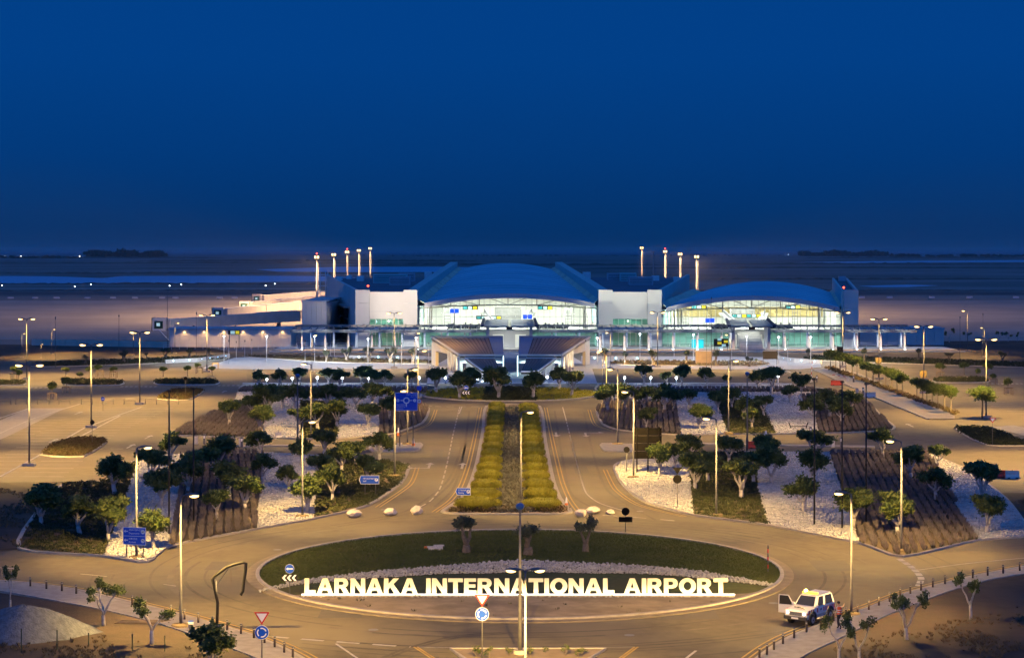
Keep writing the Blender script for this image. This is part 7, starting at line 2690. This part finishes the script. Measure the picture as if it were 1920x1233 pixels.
t_.rotation_euler = (0, math.radians(5.5), math.radians(90))
lb = MB().box(-.15, .12, -.55, .55, 1.865, 1.99).build('light_bar', material('amber_beacon', (1, .5, .05), .3, emit=(1, .48, .03), estr=5), car, bevel=.03)
MB().sphere((.0, -.33, 2.02), .13, 8, 6).build('beacon', material('amber_flash', (1, .6, .1), .3, emit=(1, .62, .12), estr=26), car, True)
light('POINT', 'beacon_glow', 45, (1, .55, .1), car, (0.1, -.25, 2.35), size=.1)
# open driver's door on the far side
door = MB()
h0 = Vector((.72, -.86, 0))
dd = Vector((math.cos(math.radians(-78)), math.sin(math.radians(-78)), 0))
door.hexa([h0 + Vector((0, 0, .55)), h0 + dd * 1.05 + Vector((0, 0, .55)), h0 + dd * 1.05 + Vector((.07, 0, .55)), h0 + Vector((.07, 0, .55)),
           h0 + Vector((0, 0, 1.12)), h0 + dd * 1.05 + Vector((0, 0, 1.12)), h0 + dd * 1.05 + Vector((.07, 0, 1.12)), h0 + Vector((.07, 0, 1.12))])
dr = door.build('door', M['carwhite'], car, bevel=.015)
fr = MB()
e0, e1, e2, e3 = h0 + Vector((.035, 0, 1.12)), h0 + dd * .35 + Vector((.035, 0, 1.75)), h0 + dd * 1.0 + Vector((.035, 0, 1.75)), h0 + dd * 1.03 + Vector((.035, 0, 1.12))
for p, q in ((e0, e1), (e1, e2), (e2, e3)):
    fr.bar(p, q, .05)
fr.build('door_frame', M['carwhite'], dr)
facequad('door_window', [e0, e3, e2, e1], M['carglass'], dr)

# ------------------------------------------------------------------ person walking beside the car
def skin_mesh(name, joints, edges, mats, parent, sub=2, zone=None):
    me = bpy.data.meshes.new(name)
    me.from_pydata([j[:3] for j in joints], edges, [])
    o = bpy.data.objects.new(name, me)
    C.objects.link(o)
    md = o.modifiers.new('skin', 'SKIN')
    for i, j in enumerate(joints):
        me.skin_vertices[0].data[i].radius = (j[3], j[4] if len(j) > 4 else j[3])
    me.skin_vertices[0].data[0].use_root = True
    s_ = o.modifiers.new('sub', 'SUBSURF')
    s_.levels = sub
    dg = bpy.context.evaluated_depsgraph_get()
    dg.update()
    m2 = bpy.data.meshes.new_from_object(o.evaluated_get(dg))
    bpy.data.objects.remove(o)
    m2.materials.clear()
    for m_ in mats:
        m2.materials.append(m_)
    if zone:
        m2.polygons.foreach_set('material_index', [zone(p.center) for p in m2.polygons])
    m2.polygons.foreach_set('use_smooth', [True] * len(m2.polygons))
    return put(name, m2, parent)


skin = material('skin', (.42, .26, .18), .6)
pers = thing('person', 'person in orange hi-vis vest and dark trousers walking with one arm raised beside the car', 'person', G(1573, 1178, .14), math.radians(35))
# joints: x right, y forward, z up
J = [(0, 0, .95, .145, .11), (0, .01, 1.15, .14, .10), (0, .02, 1.38, .165, .105), (0, .02, 1.50, .06), (0, .03, 1.58, .055),
     (.19, .02, 1.42, .06), (.42, .10, 1.34, .045), (.66, .22, 1.46, .035), (.72, .25, 1.49, .03),
     (-.19, .02, 1.42, .06), (-.25, -.06, 1.15, .045), (-.24, .06, .93, .035), (-.24, .09, .87, .03),
     (.09, .0, .88, .09), (.10, .20, .50, .068), (.10, .14, .09, .045), (.10, .30, .045, .04),
     (-.09, 0, .88, .09), (-.10, -.05, .48, .068), (-.10, -.30, .13, .045), (-.10, -.20, .045, .04)]
Eg = [(0, 1), (1, 2), (2, 3), (3, 4), (2, 5), (5, 6), (6, 7), (7, 8), (2, 9), (9, 10), (10, 11), (11, 12), (0, 13), (13, 14), (14, 15), (15, 16), (0, 17), (17, 18), (18, 19), (19, 20)]


def zone(c):
    if c.z < .075:
        return 2
    if c.z < .96 and abs(c.x) < .21:
        return 1
    if c.z > 1.5 or (abs(c.x) > .30) or (c.x < -.2 and c.z < 1.12):
        return 0
    return 3


skin_mesh('body', J, Eg, [skin, material('dark_trousers', (.02, .02, .026), .8), M['black'], material('pale_shirt', (.45, .42, .4), .8)], pers, 2, zone)
mb = MB()
mb.sphere((0, .05, 1.69), .105, 14, 10, sz=1.22)
head = mb.build('head', skin, pers, True)
MB().sphere((0, .03, 1.735), .112, 12, 8, sz=.95).build('hair', material('dark_hair', (.02, .015, .012), .8), pers, True)
mb = MB()
mb.bar((0, .15, 1.695), (0, .175, 1.665), .03)
mb.build('nose', skin, head)
for s in (-1, 1):
    MB().sphere((s * .04, .143, 1.71), .014, 6, 4).build('eye', M['black'], head)
    MB().sphere((s * .105, .04, 1.69), .026, 6, 4, sz=1.4).build('ear', skin, head)
MB().box(-.03, .03, .14, .152, 1.625, 1.635).build('mouth', material('lips', (.3, .12, .1), .6), head)
for wrist, d, spread in (((.72, .25, 1.49), Vector((.86, .42, .25)), Vector((0, 0, 1))), ((-.24, .09, .87), Vector((0, .35, -.93)), Vector((0, 1, .3)))):
    w0, d = Vector(wrist), d.normalized()
    sd = (spread - d * spread.dot(d)).normalized()
    j, e = [(*w0, .028, .02)], []
    palm = w0 + d * .06
    j.append((*palm, .036, .02))
    e.append((0, 1))
    for k, L in enumerate((.068, .078, .072, .056)):
        r0 = palm + sd * (.03 - .02 * k)
        m0 = r0 + d * L * .6
        m1 = m0 + (d * .75 - d.cross(sd) * .5) * L * .55
        i0 = len(j)
        j += [(*r0, .0095), (*m0, .009), (*m1, .008)]
        e += [(1, i0), (i0, i0 + 1), (i0 + 1, i0 + 2)]
    t0 = w0 + d * .025 + sd * .03
    i0 = len(j)
    j += [(*t0, .011), (*(t0 + sd * .03 + d * .03), .010), (*(t0 + sd * .035 + d * .06), .009)]
    e += [(0, i0), (i0, i0 + 1), (i0 + 1, i0 + 2)]
    skin_mesh('hand', j, e, [skin], pers, 1)
# vest
mb = MB()
lv = [(.98, .205, .15), (1.10, .20, .15), (1.25, .205, .155), (1.38, .225, .155), (1.47, .15, .12)]
n = 16
for z, a_, b_ in lv:
    mb.v += [(a_ * math.cos(t), .015 + b_ * math.sin(t), z) for t in np.linspace(0, 2 * math.pi, n, endpoint=False)]
for i in range(len(lv) - 1):
    for k in range(n):
        mb.f.append((i * n + k, i * n + (k + 1) % n, (i + 1) * n + (k + 1) % n, (i + 1) * n + k))
mb.m = [0] * len(mb.f)
vest = mb.build('vest', material('hi_vis_orange', (.75, .13, .03), .7, emit=None), pers, True)
for z in (1.08, 1.22):
    mb = MB()
    mb.v = [(.21 * math.cos(t), .015 + .16 * math.sin(t), z + dz) for dz in (0, .05) for t in np.linspace(0, 2 * math.pi, n, endpoint=False)]
    mb.f = [(k, (k + 1) % n, n + (k + 1) % n, n + k) for k in range(n)]
    mb.m = [0] * n
    mb.build('reflective_band', M['whitesteel'], vest, True)

# ------------------------------------------------------------------ boulders, cones, barriers, gates and other small things
def boulder(px, py, wpx, hpx, seed, label):
    c_ = G(px, py)
    w_ = wpx * c_.y / F / 2
    h_ = H * hpx / (py - HY)
    g_ = random.Random(seed)
    bm = bmesh.new()
    bmesh.ops.create_icosphere(bm, subdivisions=3, radius=1)
    ax = [Vector((g_.uniform(-1, 1), g_.uniform(-1, 1), g_.uniform(-1, 1))).normalized() for _ in range(9)]
    for v in bm.verts:
        d_ = v.co.normalized()
        r = 1.0
        for a_ in ax:
            t = d_.dot(a_)
            if t > .62:
                r = min(r, .74 / t * 1.08)
        r *= 1 + .06 * math.sin(d_.x * 7 + seed) * math.cos(d_.z * 6)
        v.co = Vector((d_.x * r * w_, d_.y * r * w_ * .75, d_.z * r * h_ * .55 + h_ * .42))
    me = bpy.data.meshes.new('boulder')
    bm.to_mesh(me)
    bm.free()
    me.materials.append(M['rock'])
    o = put('boulder', me, None, c_, g_.uniform(0, 1))
    tag(o, label, 'boulder', 'boulders across the avenue mouth')


boulder(663, 969, 31, 16, 1, 'large rounded pale boulder at the left mouth of the avenue, leftmost')
boulder(731, 966, 29, 15, 2, 'pale boulder in the middle of the left avenue mouth')
boulder(781, 964, 27, 18, 3, 'hollow pale boulder nearest the left tip of the median')
boulder(1089, 968, 27, 15, 4, 'pale boulder at the right tip of the median')
boulder(1111, 962, 34, 14, 5, 'low wide boulder just right of the median tip')
boulder(1144, 963, 20, 9, 6, 'flat pale boulder behind the dark round sign back')


def cone(px, py, label, s=1.0):
    o = thing('traffic_cone', label, 'cone', G(px, py), scale=s, group='traffic cones')
    MB().box(-.22, .22, -.22, .22, 0, .05).build('base', M['black'], o)
    MB().tube([(0, 0, .05), (0, 0, .30)], [.17, .11], 12).build('lower_body', M['orange'], o)
    MB().tube([(0, 0, .30), (0, 0, .62), (0, 0, .75)], [.11, .06, .04], 12).build('white_sleeve', M['sign_white'], o)


cone(747, 817, 'traffic cone at the kerb below the large blue sign', 1.5)
cone(775, 837, 'traffic cone at the tip of the left traffic island', 1.5)
cone(1062, 949, 'small white marker cone at the right side of the median tip', 1.2)
cone(1436, 833, 'large white cone on the right side road', 2.4)


def barrier(px, py, w_, mat, label, rz=0.0):
    o = thing('water_barrier', label, 'barrier', G(px, py), rz, 'plastic road barriers')
    mb = MB()
    h_ = .9
    pts = [(-.28, 0), (.28, 0), (.28, .2), (.12, .45), (.10, h_), (-.10, h_), (-.12, .45), (-.28, .2)]
    n = len(pts)
    mb.v = [(-w_ / 2, y, z) for y, z in pts] + [(w_ / 2, y, z) for y, z in pts]
    mb.f = [tuple(range(n)), tuple(range(2 * n - 1, n - 1, -1))] + [(i, n + i, n + (i + 1) % n, (i + 1) % n) for i in range(n)]
    mb.m = [0] * len(mb.f)
    mb.build('shell', M[mat], o)
    for x in (-w_ * .3, w_ * .3):
        MB().box(x - .15, x + .15, -.33, -.20, .05, .16).build('foot_slot', M['black'], o)
    MB().tube([(0, 0, h_), (0, 0, h_ + .06)], .07, 8).build('filler_cap', M['black'], o)


barrier(1569, 722, 2.2, 'redplastic', 'bright red plastic barrier by the far barrier gate, right')
barrier(1413, 840, 1.6, 'redplastic', 'faded red plastic barrier on the right side road', .4)
barrier(1869, 896, 2.0, 'redplastic', 'dark red barrier at the edge of the right car park')
barrier(1898, 897, 1.5, 'whiteplastic', 'white plastic barrier right of the dark red one')
barrier(1631, 745, 2.0, 'whiteplastic', 'white plastic barrier at the walkway, right car park')
barrier(522, 822, 0.9, 'whiteplastic', 'tilted white plastic barrier by the left garden', .6)


def gate(px, py, label, arm=0, s=1.0):
    o = thing('parking_gate', label, 'barrier gate', G(px, py, .1), 0, 'car park barrier gates', s)
    MB().box(-.2, .2, -.2, .2, 0, 1.05).build('cabinet', M['whiteplastic'], o, bevel=.02)
    MB().box(-.21, .21, -.21, .21, 1.05, 1.15).build('cabinet_top', M['head'], o)
    MB().box(.9, 1.2, -.15, .15, 0, 1.3).build('ticket_machine', M['head'], o)
    MB().box(.95, 1.15, -.16, -.15, .75, 1.1).build('ticket_panel', M['sign_white'], o)
    if arm:
        for k in range(6):
            MB().bar(Vector((0, 0, .95)) + Vector((math.cos(arm), 0, math.sin(arm))) * .5 * k, Vector((0, 0, .95)) + Vector((math.cos(arm), 0, math.sin(arm))) * .5 * (k + 1), .08).build('boom', M['sign_white'] if k % 2 == 0 else M['sign_red'], o)


gate(368, 832, 'leftmost barrier cabinet of the left car park entry')
gate(438, 838, 'barrier cabinet with dark ticket machine, left entry')
gate(451, 836, 'barrier cabinet nearest the garden, left entry')
gate(1505, 818, 'tall white barrier cabinet of the right entry')
gate(1520, 828, 'barrier cabinet in front of the tall one, right entry')
gate(1562, 838, 'barrier cabinet with dark ticket machine, right entry')
gate(1521, 716, 'barrier cabinet with raised boom at the far right gate', 1.5)
gate(1590, 716, 'barrier cabinet beside the bright red barrier', 3.0)
gate(1607, 740, 'white cabinet at the walkway corner, right', 0)
# hoops (guard rails) across the left car park
hp = []
for x in (10, 40, 81, 121, 163, 203, 243, 283, 324):
    o = thing('guard_hoop', None, None, G(x, 758))
    mb = MB()
    mb.tube([(-.9, 0, 0), (-.9, 0, .85), (-.82, 0, .95), (.82, 0, .95), (.9, 0, .85), (.9, 0, 0)], .045, 6)
    mb.build('hoop', M['pole'], o, True)
    MB().bar((-.9, 0, .5), (.9, 0, .5), .04).build('mid_rail', M['pole'], o)
    hp.append(o)
label_row(hp, '{n} steel guard hoop from the left across the left car park', 'guard rail', 'guard hoops')
# wooden guards round young trees
gd = []
for x, y in ((98, 750), (125, 738), (187, 706), (374, 700), (404, 692), (213, 708), (27, 712), (1763, 708), (1862, 722), (1891, 740)):
    o = thing('tree_guard', None, None, G(x, y))
    for sx in (-.6, .6):
        for sy in (-.6, .6):
            MB().box(sx - .05, sx + .05, sy - .05, sy + .05, 0, 1.3).build('stake', M['wood'], o)
    for sy in (-.6, .6):
        MB().box(-.65, .65, sy - .04, sy + .04, 1.15, 1.27).build('rail', M['wood'], o)
    for sx in (-.6, .6):
        MB().box(sx - .04, sx + .04, -.54, .54, 1.15, 1.27).build('rail', M['wood'], o)
    gd.append(o)
label_row(gd, '{n} square wooden tree guard from the left in the car parks', 'tree guard', 'tree guards')
# lattice panel kiosk on the right plaza and a dark screen
M['kiosk'] = material('kiosk_panel', (0.20, 0.15, 0.13), 0.8, (0.25, 0.19, 0.165), 1.0, 4)
o = thing('pink_kiosk', 'small pinkish panelled kiosk on the right plaza', 'kiosk', G(1320, 683))
for i in range(2):
    for j in range(3):
        MB().box(-1.8 + 1.8 * i + .03, -1.8 + 1.8 * (i + 1) - .03, -.1, .1, j * .95 + .05, (j + 1) * .95).build('panel', M['kiosk'], o)
MB().box(-1.9, 1.9, -.15, 1.6, 2.87, 3.0).build('roof', M['fascia'], o)
MB().box(-1.8, 1.8, .12, 1.5, 0, 2.85).build('body', M['kiosk'], o)
o = thing('dark_notice_board', 'dark blank board on two posts on the right plaza', 'board', G(1444, 684))
MB().box(-1.6, 1.6, 0, .12, 1.3, 3.0).build('panel', M['sign_dark'], o)
for x in (-1.5, 1.5):
    MB().box(x - .06, x + .06, .12, .22, 0, 3.0).build('post', M['pole'], o)
o = thing('teal_container', 'small teal cabin behind the canopy columns, side hall', 'cabin', (X(1308, 483), 483, .16))
MB().box(-1.5, 1.5, -.6, .6, 0, 2.2).build('body', material('teal_paint', (0, .30, .36), .5), o)
MB().box(-1.6, 1.6, -.7, .7, 2.2, 2.3).build('roof', M['fascia'], o)

# leaning black hose on a post (curved mast beside the left pavement)
o = thing('hose_mast', 'grey post carrying a bent black hose beside the left pavement', 'mast', G(407, 1172, .14))
yb_ = 1172
k_ = G(407, 1172, 0).y / F


def hp_(px, py):
    return ((px - 407) * k_, 0, (yb_ - py) * k_)


MB().tube([hp_(407, 1172), hp_(405, 1085)], [.07, .06], 8).build('post', M['pole'], o, True)
MB().tube([hp_(407, 1168), hp_(408, 1130), hp_(403, 1105), hp_(398, 1086), hp_(402, 1080), hp_(412, 1073), hp_(425, 1063), hp_(440, 1058), hp_(456, 1054), hp_(461, 1056), hp_(460, 1070), hp_(457, 1090), hp_(455, 1108), hp_(451, 1115)], .10, 8).build('hose', M['black'], o, True)
MB().tube([hp_(405, 1098), hp_(428, 1066)], .035, 6).build('brace', M['pole'], o)
MB().tube([hp_(433, 1062), hp_(433, 1098)], .015, 5).build('cord', M['wood'], o)
# red-white marker post right on the roundabout edge
o = thing('marker_post', 'thin striped marker post at the right edge of the roundabout', 'post', G(1440, 1072, .08))
for k in range(7):
    MB().tube([(0, 0, k * .3), (0, 0, (k + 1) * .3)], .05, 8).build('band', M['sign_red'] if k % 2 else M['pole'], o, True)
# boxes left on the lawn
o = thing('stacked_boards', 'pale boards and boxes left lying on the roundabout lawn', 'boards', G(817, 1030, .06))
for i, (x, y, w_, z) in enumerate(((0, 0, 1.2, 0), (-.1, .8, 1.3, 0), (.2, 1.6, .9, 0))):
    MB().box(x - w_ / 2, x + w_ / 2, y - .16, y + .16, z, z + .16).build('board', M['whiteplastic'], o)
MB().box(-1.0, -.75, .7, .95, 0, .16).build('orange_block', M['orange'], o)
# gravel heap, fence posts and pots in the dark front left corner
g_ = np.random.default_rng(9)
o = thing('gravel_heap', 'pale grey gravel heap in the front left corner', 'heap', G(45, 1188, .1))
mb = MB()
n, m = 28, 12
for j in range(m + 1):
    r = j / m
    for k in range(n):
        a_ = 2 * math.pi * k / n
        rr = r * (1 + .12 * math.sin(3 * a_) + .05 * math.sin(7 * a_))
        mb.v.append((rr * 4.6 * math.cos(a_), rr * 3.0 * math.sin(a_), max(-.05, 1.9 * (1 - r ** 1.4) + g_.normal() * .03)))
for j in range(m):
    for k in range(n):
        mb.f.append((j * n + k, (j + 1) * n + k, (j + 1) * n + (k + 1) % n, j * n + (k + 1) % n))
mb.m = [0] * len(mb.f)
mb.build('heap', material('shade_toned_gravel', (0.10, 0.11, 0.12), .95, (0.16, 0.172, 0.185), 3, 6, .9, 8), o, True)  # gravel colour darkened to stand in for the shade on the heap
fp = []
for x, yb, yt in ((40, 1222, 1178), (107, 1216, 1180), (166, 1212, 1186), (248, 1220, 1188), (309, 1220, 1191)):
    o = thing('fence_post', None, None, G(x, yb, .1))
    MB().tube([(0, 0, 0), (0, 0, hgt(yb, yt))], .035, 6).build('stake', material('green_stake', (.03, .06, .04), .6), o)
    MB().tube([(0, 0, hgt(yb, yt)), (0, 0, hgt(yb, yt) + .03)], .05, 6).build('cap', M['head'], o)
    fp.append(o)
label_row(fp, '{n} green fence stake from the left in the dark front left corner', 'fence post', 'fence stakes')
o = thing('white_bucket', 'small white bucket at the foot of the left pavement lamp', 'bucket', G(358, 1176, .14))
MB().tube([(0, 0, 0), (0, 0, .42)], [.17, .2], 12).build('tub', M['whiteplastic'], o, True)
MB().tube([(0, 0, .42), (0, 0, .45)], [.21, .21], 12).build('rim', M['sign_blue'], o)
o = thing('timber_planks', 'loose planks lying on bare soil behind the pruned tree, front left', 'planks', G(262, 1166, .1))
for k in range(5):
    MB().box(-1.6 + .1 * k, 1.2 + .2 * k, -.5 + .22 * k, -.34 + .22 * k, .02 + .03 * (k % 2), .08 + .03 * (k % 2)).build('plank', M['wood'], o)
o = thing('garden_bench', 'dark low bench frame on the right white gravel', 'bench', G(1497, 804, .12))
MB().box(-1.1, 1.1, -.2, .2, .35, .42).build('seat', M['black'], o)
for s in (-1, 1):
    MB().bar((s * 1.0, 0, 0), (s * 1.35, 0, .95), .1).build('end_frame', M['black'], o)
# ------------------------------------------------------------------ dusk haze: even, thin air round the whole place
hz = MB().box(-14000, 14000, -150, 26000, -3.0, 62.0).build('haze', None)
hz.data.materials.clear()
hm = bpy.data.materials.new('thin_haze')
hm.use_nodes = True
hm.node_tree.nodes.remove(hm.node_tree.nodes['Principled BSDF'])
vol = hm.node_tree.nodes.new('ShaderNodeVolumePrincipled')
vol.inputs['Color'].default_value = (0.86, 0.90, 0.95, 1)
vol.inputs['Density'].default_value = 0.000025
hm.node_tree.links.new(vol.outputs[0], hm.node_tree.nodes['Material Output'].inputs['Volume'])
hz.data.materials.append(hm)
tag(hz, 'thin dusk haze over the airport', 'haze', None, 'stuff')
